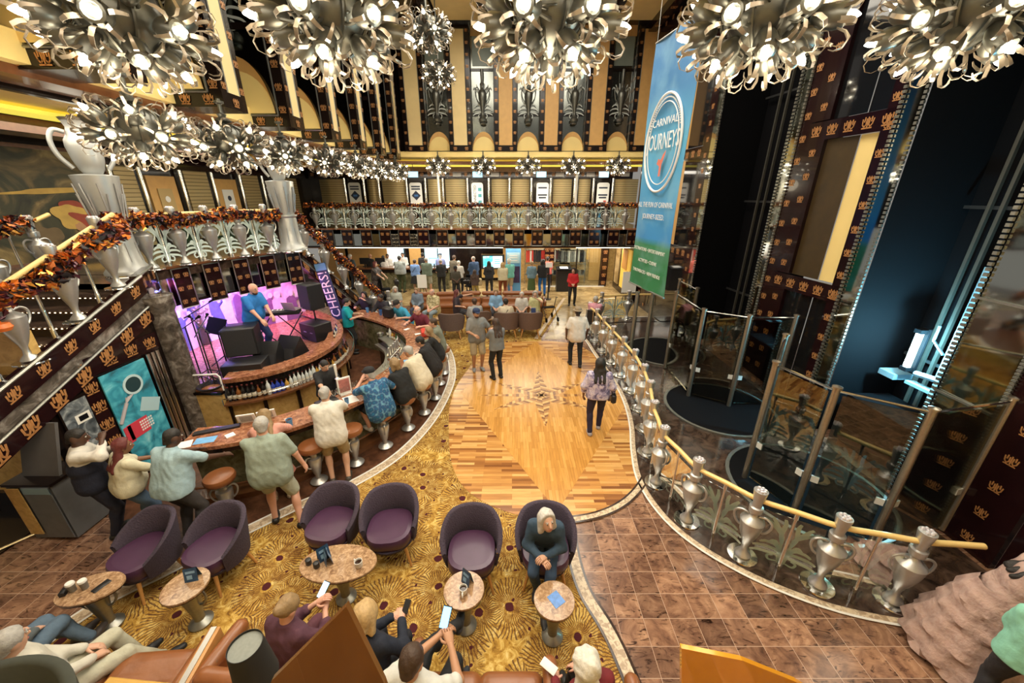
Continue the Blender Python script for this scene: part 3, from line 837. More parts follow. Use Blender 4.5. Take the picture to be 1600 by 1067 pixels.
def star(cx, cy):
    mb = MB()
    mb.mat(inlay_d).mat(inlay_m).mat(inlay_l)
    for k in range(6):
        a = PI / 2 + k * PI / 3; L = 1.32
        d = (math.cos(a), math.sin(a)); n = (-d[1], d[0])
        for j in range(16):      # chevron bars running outwards
            r0 = L * j / 16; r1 = r0 + L / 16 * .92
            w = .30 * (1 - max(0, (r0 - .40)) / (L - .38)) if r0 > .4 else .30 * min(1, (r0 + .1) / .5)
            w = max(w, .02)
            for sgn in (-1, 1):
                mb.mi = (j + (k + (sgn > 0)) * 1) % 3
                b = w * .7
                p = [(cx + d[0] * r0, cy + d[1] * r0), (cx + d[0] * r1, cy + d[1] * r1), (cx + d[0] * (r1 + b * (-.45)) + n[0] * w * sgn * .6, cy + d[1] * (r1 - b * .45) + n[1] * w * sgn * .6), (cx + d[0] * (r0 - b * .45) + n[0] * w * sgn * .6, cy + d[1] * (r0 - b * .45) + n[1] * w * sgn * .6)]
                mb.poly([(q[0], q[1], .0185) for q in (p if sgn < 0 else p[::-1])])
    for k in (0, 1):             # long thin rays left and right
        s = 1 - 2 * k
        for j in range(12):
            x0 = .55 + j * .085; w = .07 * (1 - j / 13)
            mb.mi = j % 3
            mb.poly([(cx + s * x0, cy - w, .0186), (cx + s * (x0 + .075), cy - w, .0186), (cx + s * (x0 + .075), cy + w, .0186), (cx + s * x0, cy + w, .0186)][::s])
    return struct(mb.build('floor_inlay_star'))
star(.72, 8.12)

def border(name, path, w, z, m, edge=None):
    a = path; b = offset(path, w)
    mb = MB().mat(m); mb.strip([(p[0], p[1], z) for p in b], [(p[0], p[1], z) for p in a], .006)
    if edge:
        mb.mat(edge)
        for q in (a, b):
            c = offset(q, .03); mb.strip([(p[0], p[1], z + .001) for p in c], [(p[0], p[1], z + .001) for p in q], .004)
    return struct(mb.build(name))
border('trim_1', SP, .17, .02, mosaic, white)
dpath = smoothpath(xy([(690 + a / zs, 500 + b / zs) for a, b in ((1015, 520), (1040, 640), (1034, 760), (945, 890), (800, 972), (600, 1006), (420, 998))]), 8)
border('trim_2', dpath, -.11, .021, mosaic, dk_marble)
border('trim_3', smoothpath([(.80, 4.35), (.78, 3.73), (.85, 3.2), (1.09, 2.57), (1.35, 1.2)], 6), -.15, .02, mosaic, dk_marble)
border('trim_4', smoothpath(xy([(840, 530), (860, 500), (884, 466)]), 4), -.12, .014, mosaic)
# the balustrade line round the lift well
URN_R = [(4.57, 3.1), (3.82, 3.3), (3.12, 3.72), (2.62, 4.31), (2.44, 5.1), (2.56, 5.9), (2.76, 6.68), (2.89, 7.45), (2.95, 8.3), (2.92, 9.15), (2.86, 10.0), (2.80, 10.85), (2.76, 11.7), (2.68, 12.5)]
BAL = smoothpath([(5.3, 3.02)] + URN_R + [(2.75, 13.2), (3.4, 13.9), (4.3, 14.15), (5.6, 14.2)], 6)
border('trim_5', offset(BAL, -.30), .10, .02, mosaic, white)
border('trim_6', offset(BAL, -.20), .55, .03, dk_marble)
well = [p for p in offset(BAL, .3)] + [(6.2, 14.2), (6.2, 3.0)]
flat('floor_lift_well', well, .008, dk_marble)
for i, (cx, cy) in enumerate(((4.75, 7.55), (4.75, 10.9), (4.9, 5.0))):
    mb = MB().mat(blackm); mb.lathe([(1.12, .0), (1.12, .02), (.01, .021)], (cx, cy, .01), 40)
    mb.mat(silver_d); mb.lathe([(1.12, 0), (1.12, .035), (1.18, .035), (1.18, 0)], (cx, cy, .01), 40, cap=False)
    struct(mb.build('floor_lift_disc'))

# ---------------------------------------------------------------- lower left: doorway wall, yellow wall, column
def lacquer(mb, o, ux, uy, w, h, cols, rows, size, edge=None, th=.03, box=True):
    """dark lacquered panel with rows x cols copper crests; o is the lower left corner, the front faces ux x uy"""
    ux, uy, o = v3(ux).normalized(), v3(uy).normalized(), v3(o); n = ux.cross(uy)
    mb.mat(burg)
    a, b, c, d = o, o + ux * w, o + ux * w + uy * h, o + uy * h
    if box:
        vs = [p - n * th for p in (a, b, c, d)] + [a, b, c, d]
        mb.add(vs, [(3, 2, 1, 0), (4, 5, 6, 7), (0, 1, 5, 4), (1, 2, 6, 5), (2, 3, 7, 6), (3, 0, 4, 7)])
    mb.mat(crest_m)
    for i in range(cols):
        for j in range(rows):
            crest(mb, o + ux * w * (i + .5) / cols + uy * h * (j + .5) / rows, ux, uy, size)
    if edge:
        mb.mat(edge); r = .012
        for p, q in ((a, b), (b, c), (c, d), (d, a)): mb.tube([p + n * .004, q + n * .004], r, 5)

mb = MB().mat(dark)
yz = [(4.5, 0), (6.5, 0), (6.5, 2.72), (4.5, 1.9)]
mb.add([(-6.42, y, z) for y, z in yz] + [(-6.54, y, z) for y, z in yz], [(0, 1, 2, 3), (7, 6, 5, 4), (0, 4, 5, 1), (1, 5, 6, 2), (2, 6, 7, 3), (3, 7, 4, 0)])
lacquer(mb, (-6.405, 4.98, 2.0), (0, 1, 0), (0, 0, 1), 1.4, .3, 4, 1, .2)
lacquer(mb, (-6.404, 4.98, .1), (0, 1, 0), (0, 0, 1), .22, 1.9, 1, 6, .19)
mb.mat(chrome)
for y in (6.06, 6.15, 6.24): mb.cone((-6.37, y, .05), (-6.37, y, 2.0), .035, .035, 12)
struct(mb.build('wall_left_doorway', smooth=True))
mb = MB().mat(veneer); mb.box((-9.0, 4.72, 1.45), (5.1, .1, 2.9)); mb.mat(dark); mb.box((-9.0, 4.64, .14), (5.1, .08, .28))
mb.mat(silver_d)
for x in (-9.3, -8.75, -8.2, -7.65, -7.1): mb.box((x, 4.595, .14), (.16, .02, .06))
struct(mb.build('wall_left_lower'))
mb = MB().mat(dark)
mb.box((-9.2, 3.9, .012), (4.4, 1.5, .024)); mb.mat(chrome); mb.tube([at(-40, 876, .03), at(90, 818, .03), at(98, 812, .03)], .018, 6)
struct(mb.build('floor_left_step'))
mb = MB().mat(grey_marble); mb.lathe([(.26, 0), (.26, .12), (.215, .16), (.21, 2.6), (.25, 2.68), (.25, 2.9)], (-6.42, 6.62, 0), 24)
tag(struct(mb.build('column_marble', smooth=True)), kind='structure')

# ---------------------------------------------------------------- the stage drum behind the bar
RIM = smoothpath([(-5.72, 6.66), (-5.25, 6.82), (-4.78, 7.22), (-4.42, 7.85), (-4.32, 8.75), (-4.62, 9.75), (-5.2, 10.6), (-6.0, 11.3), (-6.7, 11.7)], 8)
STZ = 1.02
mural_path = smoothpath([(-6.62, 6.85), (-7.35, 7.35), (-7.85, 8.3), (-7.8, 9.4), (-7.25, 10.4), (-6.45, 11.35)], 8)
flat('floor_stage', [(-6.3, 6.55), (-5.75, 6.62)] + offset(RIM, -.1) + list(reversed(offset(mural_path, -.05))), STZ, bar_marble, .06)
mb = MB().mat(stage_mural_m); mb.wall(mural_path, STZ, 2.98, -.08)
struct(mb.build('wall_stage_mural', smooth=True))
# painted figures on the stage mural: robed shapes with heads and arms
mb = MB(); g = random.Random(11)
fm = [plain('mural_grey_blue', (.13, .14, .26), .7, 0, .4, 9), plain('mural_pale_rose', (.78, .60, .62), .7, 0, .3, 9), plain('mural_dark_mauve', (.20, .10, .20), .7, 0, .4, 9), plain('mural_ivory', (.80, .76, .72), .7, 0, .3, 9)]
lay = [0]
for k in range(3, len(mural_path) - 3, 2):
    p = mural_path[k]; q = mural_path[k + 1]; t = v3((q[0] - p[0], q[1] - p[1], 0)).normalized(); n = v3((t.y, -t.x, 0))
    h_ = g.uniform(.8, 1.35); w = g.uniform(.16, .26); m = fm[(k // 2) % 4 if g.random() < .7 else g.randrange(4)]; lean_ = g.uniform(-.2, .2)
    def put(pts):
        lay[0] += 1; c = v3((p[0], p[1], STZ)) + n * (.012 + .0004 * lay[0]); mb.poly([c + t * x + v3((0, 0, z)) for x, z in pts])
    mb.mat(m)
    put([(-w, 0), (w, 0), (w * .8 + lean_ * .3, h_ * .45), (w * .55 + lean_ * .7, h_ * .78), (lean_ + w * .2, h_ * .84), (lean_ - w * .2, h_ * .84), (-w * .6 + lean_ * .6, h_ * .76), (-w * .75 + lean_ * .3, h_ * .4)])
    put([(w * .4 + lean_ * .6, h_ * .74), (w * .5 + lean_, h_ * .62), (w * 1.5 + lean_, h_ * (.6 + g.uniform(-.2, .3))), (w * 1.55 + lean_, h_ * (.66 + .1))])
    mb.mat(fm[3] if m is not fm[3] else fm[1]); r = w * .42
    put([(lean_ + r * math.cos(a) * .85, h_ * .92 + r * math.sin(a)) for a in [2 * PI * j / 12 for j in range(12)]])
struct(mb.build('wall_stage_mural_figures'))
# drum front: rust marble ledge, bottle shelf, veneer panels with dark posts
mb = MB().mat(bar_marble); mb.wall(RIM, 1.10, 1.19, -.36)
mb.mat(dark); mb.wall(offset(RIM, -.06), .80, 1.10, -.1)
struct(mb.build('stage_ledge_trim', smooth=True))
SHELF = offset(RIM, .22)
mb = MB().mat(walnut); mb.wall(SHELF[:52], .70, .74, -.28); mb.mat(dark); mb.wall(offset(RIM, -.04), 0, .80, -.06)
mb.mat(veneer); mb.wall(offset(RIM, .0), .08, .62, -.04)
mb.mat(dark)
for x, y, a in walk(RIM, .62): mb.box((x, y, .36), (.07, .10, .72), a)
struct(mb.build('wall_stage_front', smooth=True))
mb = MB().mat(chrome); pth = [(p[0], p[1], .86) for p in SHELF[:52]]; mb.tube(pth, .010, 6)
for x, y, a in walk(SHELF[:52], .7): mb.cone((x, y, .73), (x, y, .86), .007, .007, 6)
mb.build('shelf_rail', chrome); tag(bpy.data.objects['shelf_rail'], 'thin chrome guard rail running along the curved bottle shelf', 'rail')
mb = MB().mat(veneer); mb.box((-6.02, 6.57, .48), (.62, .06, .9)); mb.mat(dark); mb.box((-6.02, 6.56, .95), (.66, .1, .05)); mb.box((-6.02, 6.56, .03), (.66, .09, .06))
struct(mb.build('wall_stage_side'))

# ---------------------------------------------------------------- deck slabs, fascias and soffits
EL = smoothpath([(-7.42, 7.2), (-7.32, 7.85), (-7.18, 8.4), (-6.98, 8.95), (-6.7, 9.55), (-6.38, 10.1), (-6.05, 10.55)], 6)
FARY = 17.5
slab = [(-12, 7.3), (-7.42, 7.2)] + EL + [(-7.7, 11.6), (-9.3, 17.5), (6.2, FARY), (6.2, 23), (-12, 23)]
mb = MB().mat(dk_marble); mb.poly([(p[0], p[1], DECK) for p in slab], .22)
struct(mb.build('floor_deck'))
flat('ceiling_lobby', [(-9.2, FARY + .06), (6.1, FARY + .06), (6.1, 22), (-9.2, 22)], 2.42, cream, .04)
mb = MB().mat(walnut); mb.box((-1.6, FARY + .04, 2.36), (15.4, .12, .1)); mb.mat(emit('strip_light', (1.0, .90, .62), 1.6))
for x0, x1 in ((-8.0, -.4), (2.9, 6.0)): mb.box(((x0 + x1) / 2, FARY - .025, 2.33), (x1 - x0, .02, .035))
struct(mb.build('trim_7'))
# curved fascia over the stage
mb = MB().mat(walnut); mb.wall(offset(EL, .05), DECK - .03, DECK + .02, -.25)
mb.mat(mirror); mb.wall(offset(EL, -.05), 2.36, DECK - .05, -.03); mb.mat(dark); mb.wall(offset(EL, -.02), 2.32, 2.37, -.06)
struct(mb.build('trim_8', smooth=True))
mb = MB()
for x, y, a in walk(offset(EL, .02), .66, .34):
    u = v3((math.cos(a), math.sin(a), 0)); o = v3((x, y, 2.24)) - u * .17 + v3((math.sin(a), -math.cos(a), 0)) * .02
    lacquer(mb, o, u, (0, 0, 1), .36, .86, 2, 3, .10, silver_d)
struct(mb.build('trim_9'))
# far fascia
mb = MB().mat(mirror); mb.box((-1.6, FARY + .02, 2.76), (15.2, .04, .76)); mb.mat(dark); mb.box((-1.6, FARY, 2.38), (15.3, .06, .06)); mb.mat(bar_marble); mb.box((-1.6, FARY, DECK + .0), (15.3, .2, .06))
struct(mb.build('trim_10'))
UX = [-8.66 + .852 * i for i in range(17)]
mb = MB()
for x in UX: lacquer(mb, (x + .426 - .25, FARY - .03, 2.42), (1, 0, 0), (0, 0, 1), .5, .68, 2, 2, .13, silver_d)
struct(mb.build('trim_11'))
# walls of the upper deck
mb = MB().mat(dark); mb.box((-10.7, 14.2, 4.5), (.2, 18, 2.8)); struct(mb.build('wall_left_deck'))
mb = MB().mat(dark); mb.box((-2.2, 21.6, 4.5), (17, .2, 2.8)); struct(mb.build('wall_back_deck'))
SHUT = [(501, 540), (575, 591), (598, 634), (669, 690), (696, 728), (768, 794), (799, 827), (864, 893), (904, 922), (960, 996), (1004, 1040)]
YB = 21.46
def bx(px, z=4.8): return (px - 800) / FPX * (YB * cP - (z - CAMH) * sP)
mb = MB().mat(shutter)
for a, b in SHUT:
    x0, x1 = bx(a), bx(b); n = 7
    arc = [(x0 + (x1 - x0) * i / n, YB - .16 * math.sin(PI * i / n)) for i in range(n + 1)]
    mb.wall(arc, DECK, 5.32, -.05)
struct(mb.build('wall_back_shutters', smooth=True))
mb = MB().mat(chrome)
for p in (541.5, 571, 594, 637, 666, 693, 731, 764, 796, 830, 860, 897, 926, 956): mb.cone((bx(p), YB - .16, DECK), (bx(p), YB - .16, 5.36), .07, .07, 12)
struct(mb.build('wall_back_chrome_columns', smooth=True))
mb = MB(); lacquer(mb, (-10.5, YB - .2, 5.36), (1, 0, 0), (0, 0, 1), 16.6, .36, 44, 1, .16)
mb.mat(white)
for p in (513, 593, 623, 684, 716, 774, 822, 873, 920, 973): mb.box((bx(p), YB - .22, 5.52), (.42, .03, .16))
struct(mb.build('trim_12'))
mb = MB(); lacquer(mb, (-10.58, 20.4, 5.3), (0, -1, 0), (0, 0, 1), 10, .4, 26, 1, .17)
struct(mb.build('trim_13'))
mb = MB().mat(shutter)
for y0, y1 in ((10.9, 11.5), (13.2, 14.2), (16.0, 17.0), (18.8, 20)): mb.box((-10.55, (y0 + y1) / 2, 4.25), (.06, y1 - y0, 2.1))
mb.mat(ochre)
for y0, y1 in ((11.8, 12.8), (14.5, 15.6)): mb.box((-10.55, (y0 + y1) / 2, 4.35), (.06, y1 - y0, 1.5))
mb.mat(chrome)
for y in (10.75, 11.6, 13.0, 14.35, 15.8, 17.2, 18.6): mb.cone((-10.48, y, DECK), (-10.48, y, 5.3), .06, .06, 10)
struct(mb.build('wall_left_shutters', smooth=True))
# soffit above the deck: walnut ring, glowing yellow cove
mb = MB().mat(yellowp)
mb.box((-7.9, 11.4, 6.05), (5.4, 21, .3)); mb.box((.4, 19.9, 6.15), (12.6, 4.6, .2))
struct(mb.build('ceiling_deck'))
mb = MB().mat(walnut)
pth = smoothpath([(-5.35, 2.8), (-5.35, 14.5), (-5.0, 16.6), (-3.6, 17.9), (6.2, 17.9)], 6)
mb.wall(pth, 5.80, 5.9, -.5)
mb.wall(smoothpath([(-8.6, 4.0), (-8.6, 15), (-7.8, 19), (-5, 20.4), (6.2, 20.4)], 6), 5.62, 5.86, -.7)
struct(mb.build('trim_14', smooth=True))
cove = emit('cove_light', (.90, .76, .10), .6)
mb = MB().mat(cove); mb.wall(smoothpath([(-7.6, 4.0), (-7.6, 14.6), (-6.8, 18), (-4.6, 19.2), (6.2, 19.2)], 6), 5.80, 5.86, -.5)
struct(mb.build('trim_15', smooth=True))

# ---------------------------------------------------------------- upper atrium walls: lacquered pilasters, cream panels, mirrored bays
def pilaster(mb, c, ux, uy, w, d, z0, z1, pan=cream, sides=True):
    """box pilaster: front along ux (width w), depth d behind; dark frame with crests round cream panels on the front and both sides"""
    ux, uy = v3(ux), v3(uy)       # uy points into the wall
    c = v3((c[0], c[1], 0)); H = z1 - z0
    M = Matrix(((ux.x, uy.x, 0, 0), (ux.y, uy.y, 0, 0), (0, 0, 1, 0), (0, 0, 0, 1)))
    mb.mat(dark); mb.box(c + uy * d / 2 + v3((0, 0, (z0 + z1) / 2)), (w, d, H), M=M)
    f = .15
    def face(o, u, ww, n, fr):
        mb.mat(pan); a = o + u * fr + n * .006; q = ww - 2 * fr
        mb.add([a + v3((0, 0, z0 + .22)), a + u * q + v3((0, 0, z0 + .22)), a + u * q + v3((0, 0, z1 - .2)), a + v3((0, 0, z1 - .2))], [(0, 1, 2, 3)])
        mb.mat(silver_d)                      # beaded edge of the panel
        for s in (0, q): mb.tube([a + u * s + v3((0, 0, z0 + .22)), a + u * s + v3((0, 0, z1 - .2))], .012, 4)
        mb.mat(crest_m); k = int(H / .38)
        for s in (fr / 2, ww - fr / 2):
            for j in range(k): crest(mb, o + u * s + n * .006 + v3((0, 0, z0 + .3 + j * .38)), u, (0, 0, 1), .105, w=.11)
        for j in range(max(1, int(ww / .4))): crest(mb, o + u * (ww * (j + .5) / max(1, int(ww / .4))) + n * .006 + v3((0, 0, z0 + .1)), u, (0, 0, 1), .13, w=.11)
    face(c - ux * w / 2, ux, w, -uy, .14 if w < .7 else .19)
    if not sides: return
    face(c - ux * w / 2 + uy * d, -uy, d, -ux, .19)
    face(c + ux * w / 2, uy, d, ux, .19)
def bay(name, c, ux, uy, w, z0, z1, urn=True):
    """recessed mirrored bay between two pilasters: mirror, etched palm panel, hanging silver urn, yellow lunette below"""
    ux, uy = v3(ux), v3(uy); c = v3((c[0], c[1], 0))
    mb = MB().mat(bay_mirror)
    a = c - ux * w / 2; 
    def q(u0, u1, za, zb, dd=0.):
        mb.add([a + ux * u0 - uy * dd + v3((0, 0, za)), a + ux * u1 - uy * dd + v3((0, 0, za)), a + ux * u1 - uy * dd + v3((0, 0, zb)), a + ux * u0 - uy * dd + v3((0, 0, zb))], [(0, 1, 2, 3)])
    q(0, w, z0, z1)
    H = z1 - z0
    mb.mat(plain('grey_green_panel', (.20, .24, .21), .3, 0, .2, 3)); q(.1, w - .1, z0 + H * .70, z0 + H * .92, .03)
    mb.mat(ochre); q(.05, w - .05, z0 + H * .92, z1, .04)
    mb.mat(dark); q(0, w, z0 + H * .66, z0 + H * .68, .05); q(0, w, z0 + H * .30, z0 + H * .325, .05)
    # lunette: half-round yellow niche with a tan reveal
    r = w / 2 * .98; m = a + ux * w / 2
    n = 18; arc = [(math.cos(PI * i / n), math.sin(PI * i / n)) for i in range(n + 1)]
    lz = z0 + .02
    mb.mat(yellowp); mb.poly([m + ux * r * x - uy * .02 + v3((0, 0, lz + r * 1.15 * y)) for x, y in arc])
    mb.mat(ochre); mb.strip([m + ux * r * x - uy * .02 + v3((0, 0, lz + r * 1.15 * y)) for x, y in arc], [m + ux * r * 1.0 * x - uy * .05 + v3((0, 0, lz + r * 1.5 * y + .02)) for x, y in arc])
    struct(mb.build(name))

ZL, ZF, ZT = 5.86, 6.26, 10.6
YL = [3.57 + 1.885 * i for i in range(8)]
# left wall: saw-tooth modules, a cream pilaster on the front and a mirrored bay with lunette on the side towards the viewer
mb = MB()
for y in YL:
    pilaster(mb, (-4.45, y - .28), (0, 1, 0), (-1, 0, 0), .56, 1.5, ZL, ZT, cream, False)
    o = v3((-5.95, y - .56, 0)); n = v3((0, -1, 0))
    mb.mat(crest_m)
    for j in range(12): crest(mb, o + v3((1.40, -.008, ZL + .3 + j * .38)), (1, 0, 0), (0, 0, 1), .13, w=.11)
    for j in range(4): crest(mb, o + v3((.2 + j * .36, -.008, ZL + .1)), (1, 0, 0), (0, 0, 1), .15, w=.11)
    mb.mat(silver_d); mb.tube([o + v3((1.29, -.012, ZL + .2)), o + v3((1.29, -.012, ZT))], .016, 5); mb.tube([o + v3((0, -.012, ZL + .2)), o + v3((1.29, -.012, ZL + .2))], .016, 5)
struct(mb.build('wall_left_pilasters'))
for y in YL: bay('wall_left_bay', (-5.31, y - .57), (1, 0, 0), (0, 1, 0), 1.26, ZL + .21, ZT)
FX = [-3.05 + 1.86 * i for i in range(5)]
mb = MB()
for i in range(6): pilaster(mb, (FX[0] - .93 + 1.86 * i, 17.55), (1, 0, 0), (0, 1, 0), .94, .4, ZF, ZT, cream if i < 2 else ochre)
struct(mb.build('wall_back_pilasters'))
for x in FX: bay('wall_back_bay', (x, 17.85), (1, 0, 0), (0, 1, 0), .94, ZF + .02, ZT)
mb = MB().mat(dark); mb.box((.6, 18.1, 8.4), (11, .2, 4.6)); mb.box((-6.0, 9, 8.2), (.1, 17, 4.9)); struct(mb.build('wall_back_upper'))
# ceiling with dark beams and cream coffers
mb = MB().mat(dark); mb.box((.6, 9.5, 10.75), (14, 19, .3))
mb.mat(cream)
for x in (-1.95, 1.2, 4.4): mb.box((x, 16.4, 10.58), (1.5, 1.7, .04))
for x in (-3.2, -1.2): mb.box((x, 13.2, 10.58), (1.5, 3, .04))
mb.mat(burg)
for x in (-2.9, -1.0, .35, 2.0, 3.5, 5.3): mb.box((x, 13, 10.45), (.3, 9.2, .3))
mb.mat(crest_m)
for x in (-2.9, -1.0, .35, 2.0, 3.5, 5.3):
    for j in range(12): crest(mb, (x, 9 + j * .72, 10.29), (1, 0, 0), (0, -1, 0), .2)
struct(mb.build('ceiling'))
mb = MB().mat(cream); mb.box((0, 2.0, 6.62), (13, 5.4, .2)); mb.mat(dark); mb.box((0, 4.72, 6.7), (13, .1, .5)); struct(mb.build('ceiling_near'))
# closing walls behind the camera and along its sides
mb = MB().mat(cream); mb.box((0, -1.1, 3.2), (22, .2, 7)); struct(mb.build('wall_front'))

# ---------------------------------------------------------------- right side: lift shafts between lacquered and mirrored strips
def lacq_wall(mb, p, q, z0, z1, cols, mat_gap=None):
    """vertical strip between plan points p -> q (front to the left of p -> q) with crest columns"""
    p3, q3 = v3((*p, 0)), v3((*q, 0)); u = (q3 - p3); w = u.length
    rows = int((z1 - z0) / .42)
    lacquer(mb, (p[0], p[1], z0), u, (0, 0, 1), w, z1 - z0, cols, rows, .14, None, .08)
def quad(mb, p, q, z0, z1, m, off=0.):
    mb.mat(m); u = v3((q[0] - p[0], q[1] - p[1], 0)).normalized(); n = v3((u.y, -u.x, 0)) * off
    mb.add([v3((*p, z0)) + n, v3((*q, z0)) + n, v3((*q, z1)) + n, v3((*p, z1)) + n], [(0, 1, 2, 3)])
def lerp2(p, q, t): return (p[0] + (q[0] - p[0]) * t, p[1] + (q[1] - p[1]) * t)
WA, WB, WC, WD, WE = (6.25, 2.6), (6.35, 6.75), (6.05, 9.3), (5.75, 11.9), (5.5, 17.6)
def onAB(y): return lerp2(WA, WB, (y - WA[1]) / (WB[1] - WA[1]))
HT = 10.5
# walls run far -> near so that the fronts face the hall
mb = MB()
def beads(p, z0, z1, n=90):
    mb.mat(silver_d)
    for j in range(n): mb.box((p[0] - .03, p[1], z0 + (z1 - z0) * (j + .5) / n), (.035, .05, (z1 - z0) / n * .62))
quad(mb, onAB(4.95), onAB(4.2), 0, HT, mirror)
lacq_wall(mb, onAB(4.2), onAB(3.55), 0, HT, 1)
lacq_wall(mb, onAB(3.5), onAB(2.6), 0, HT, 2)
beads(onAB(4.2), 0, 5.0, 110); beads(onAB(4.98), 0, HT, 150)
mb.mat(silver_d); mb.box((onAB(4.6)[0] - .02, 4.6, 3.3), (.03, .75, .03)); mb.box((onAB(4.6)[0] - .02, 4.6, 1.9), (.03, .75, .03))
struct(mb.build('wall_right_near'))
mb = MB()
pB = [lerp2(WB, WC, t) for t in (0, .13, .22, .40, .62, .80, .90, 1)]
quad(mb, pB[1], pB[0], 0, HT, mirror); beads(pB[1], 0, HT, 150); beads(pB[0], 0, HT, 150)
lacq_wall(mb, pB[2], pB[1], 0, HT, 1)
for z0, z1 in ((0, 2.6), (2.95, 5.6), (5.95, 8.4), (8.7, HT)):
    lacq_wall(mb, pB[5], lerp2(WB, WC, .64), z0, z1, 1)
    quad(mb, lerp2(WB, WC, .38), pB[2], z0, z1, yellowp if 2.9 < z0 < 5.9 else blackmirror, -.1)
    quad(mb, lerp2(WB, WC, .64), lerp2(WB, WC, .38), z0, z1, plain('brown_damask', (.055, .034, .012), .4, 0, .4, 5) if 2.9 < z0 < 5.9 else blackmirror, -.08)
for z in (2.6, 5.6, 8.4): lacquer(mb, (*pB[5], z), v3((pB[1][0] - pB[5][0], pB[1][1] - pB[5][1], 0)), (0, 0, 1), 1.75, .33, 5, 1, .2)
lacq_wall(mb, pB[6], pB[5], 0, HT, 1)
quad(mb, pB[7], pB[6], 0, HT, mirror); beads(pB[7], 0, HT, 150); beads(pB[6], 0, HT, 150)
struct(mb.build('wall_right_middle'))
mb = MB()
pD = [lerp2(WD, WE, t) for t in (0, .06, .13, .3, .42, .6, 1)]
quad(mb, pD[1], pD[0], 0, HT, mirror); lacq_wall(mb, pD[2], pD[1], 0, HT, 1)
for z0, z1 in ((0, 2.6), (2.95, 5.6), (5.95, 8.4), (8.7, HT)):
    quad(mb, pD[3], pD[2], z0, z1, blackmirror); quad(mb, pD[4], pD[3], z0, z1, ochre if z0 > 2 else blackmirror); quad(mb, pD[5], pD[4], z0, z1, blackmirror)
for z in (2.6, 5.6, 8.4): lacquer(mb, (*pD[5], z), v3((pD[2][0] - pD[5][0], pD[2][1] - pD[5][1], 0)), (0, 0, 1), 2.7, .34, 7, 1, .2)
lacq_wall(mb, pD[6], pD[5], 0, HT, 4); beads(pD[0], 0, HT, 150)
struct(mb.build('wall_right_far'))
def shaft(name, p, q, depth, light=False):
    """dark recess of a lift shaft with guide rails, brackets and crossbars"""
    u = v3((q[0] - p[0], q[1] - p[1], 0)); L = u.length; u.normalize(); n = v3((-u.y, u.x, 0))
    if n.x < 0: n = -n
    a, b = v3((*p, 0)), v3((*q, 0))
    mb = MB().mat(blackm)
    def Q(s, t): mb.add([s + v3((0, 0, 0)), t, t + v3((0, 0, HT)), s + v3((0, 0, HT))], [(0, 1, 2, 3)])
    Q(b, b + n * depth); Q(b + n * depth, a + n * depth); Q(a + n * depth, a)
    rail = plain('guide_rail', (.085, .08, .065), .5, .3, .2)
    mb.mat(rail)
    for t in (.28, .34, .62, .72):
        c = a + u * L * t + n * depth * .82; mb.box(c + v3((0, 0, HT / 2)), (.05, .05, HT))
    mb.mat(plain('shaft_steel', (.045, .045, .045), .4, .4))
    for z in (1.8, 4.4, 7.0): mb.box(a + u * L * .5 + n * depth * .86 + v3((0, 0, z)), (.04, L * .9, .05), math.atan2(u.y, u.x) - PI / 2)
    mb.mat(silver_d)
    for z in (3.0, 5.3): mb.box(a + u * L * .3 + n * depth * .7 + v3((0, 0, z)), (.12, .10, .12))
    struct(mb.build(name))
    return a, u, n, L
sa, su, sn_, sL = shaft('wall_right_shaft', onAB(4.98), onAB(6.72), 1.3)
shaft('wall_right_shaft', WC, WD, 1.3)
# lit machinery at the foot of the near shaft
blue_w = plain('blue_grey_steel', (.30, .46, .52), .4, .3, .2)
mb = MB().mat(blackm); mb.box((6.95, 5.9, .5), (.8, 1.2, 1.0), bev=.03)
mb.mat(blue_w); mb.box((7.15, 5.35, 1.55), (.5, .35, .35), bev=.02); mb.box((7.35, 5.45, 2.6), (.10, .8, 1.9)); mb.box((6.92, 5.06, 2.3), (.95, .04, 1.9)); mb.box((7.0, 5.7, 1.52), (.15, .5, .05)); mb.cone((7.0, 5.5, 1.75), (7.0, 5.9, 1.7), .05, .05, 8)  # wide upright board added to catch the lamp's cyan light on the shaft wall
mb.box((7.1, 6.3, 1.5), (.35, .3, .1)); mb.tube([(6.95, 5.8, 2.6), (6.95, 5.8, 2.35), (6.9, 5.55, 2.2)], .02, 6)
tag(mb.build('lift_machine', smooth=40), 'blue-lit steel winch, cabinet and added light-catching board inside the near glass lift shaft', 'machine')
t = thing('tube_lamp', 'bright white-blue fluorescent tube upright in the near lift shaft', 'lamp', (7.0, 6.08, 1.75))
mb = MB(); mb.lathe([(.05, 0), (.05, .62)], (0, 0, 0), 12); mb.build('tube', emit('blue_tube', (.55, .92, 1.0), 30), t)
mb = MB(); mb.box((0, 0, -.04), (.12, .12, .07)); mb.box((0, 0, .66), (.12, .12, .07)); mb.box((.09, 0, .31), (.04, .14, .8)); mb.build('fitting', blackm, t)
lp = point('tube_lamp_light', (6.8, 5.75, 2.2), 260, (.25, .75, 1.0), .08)

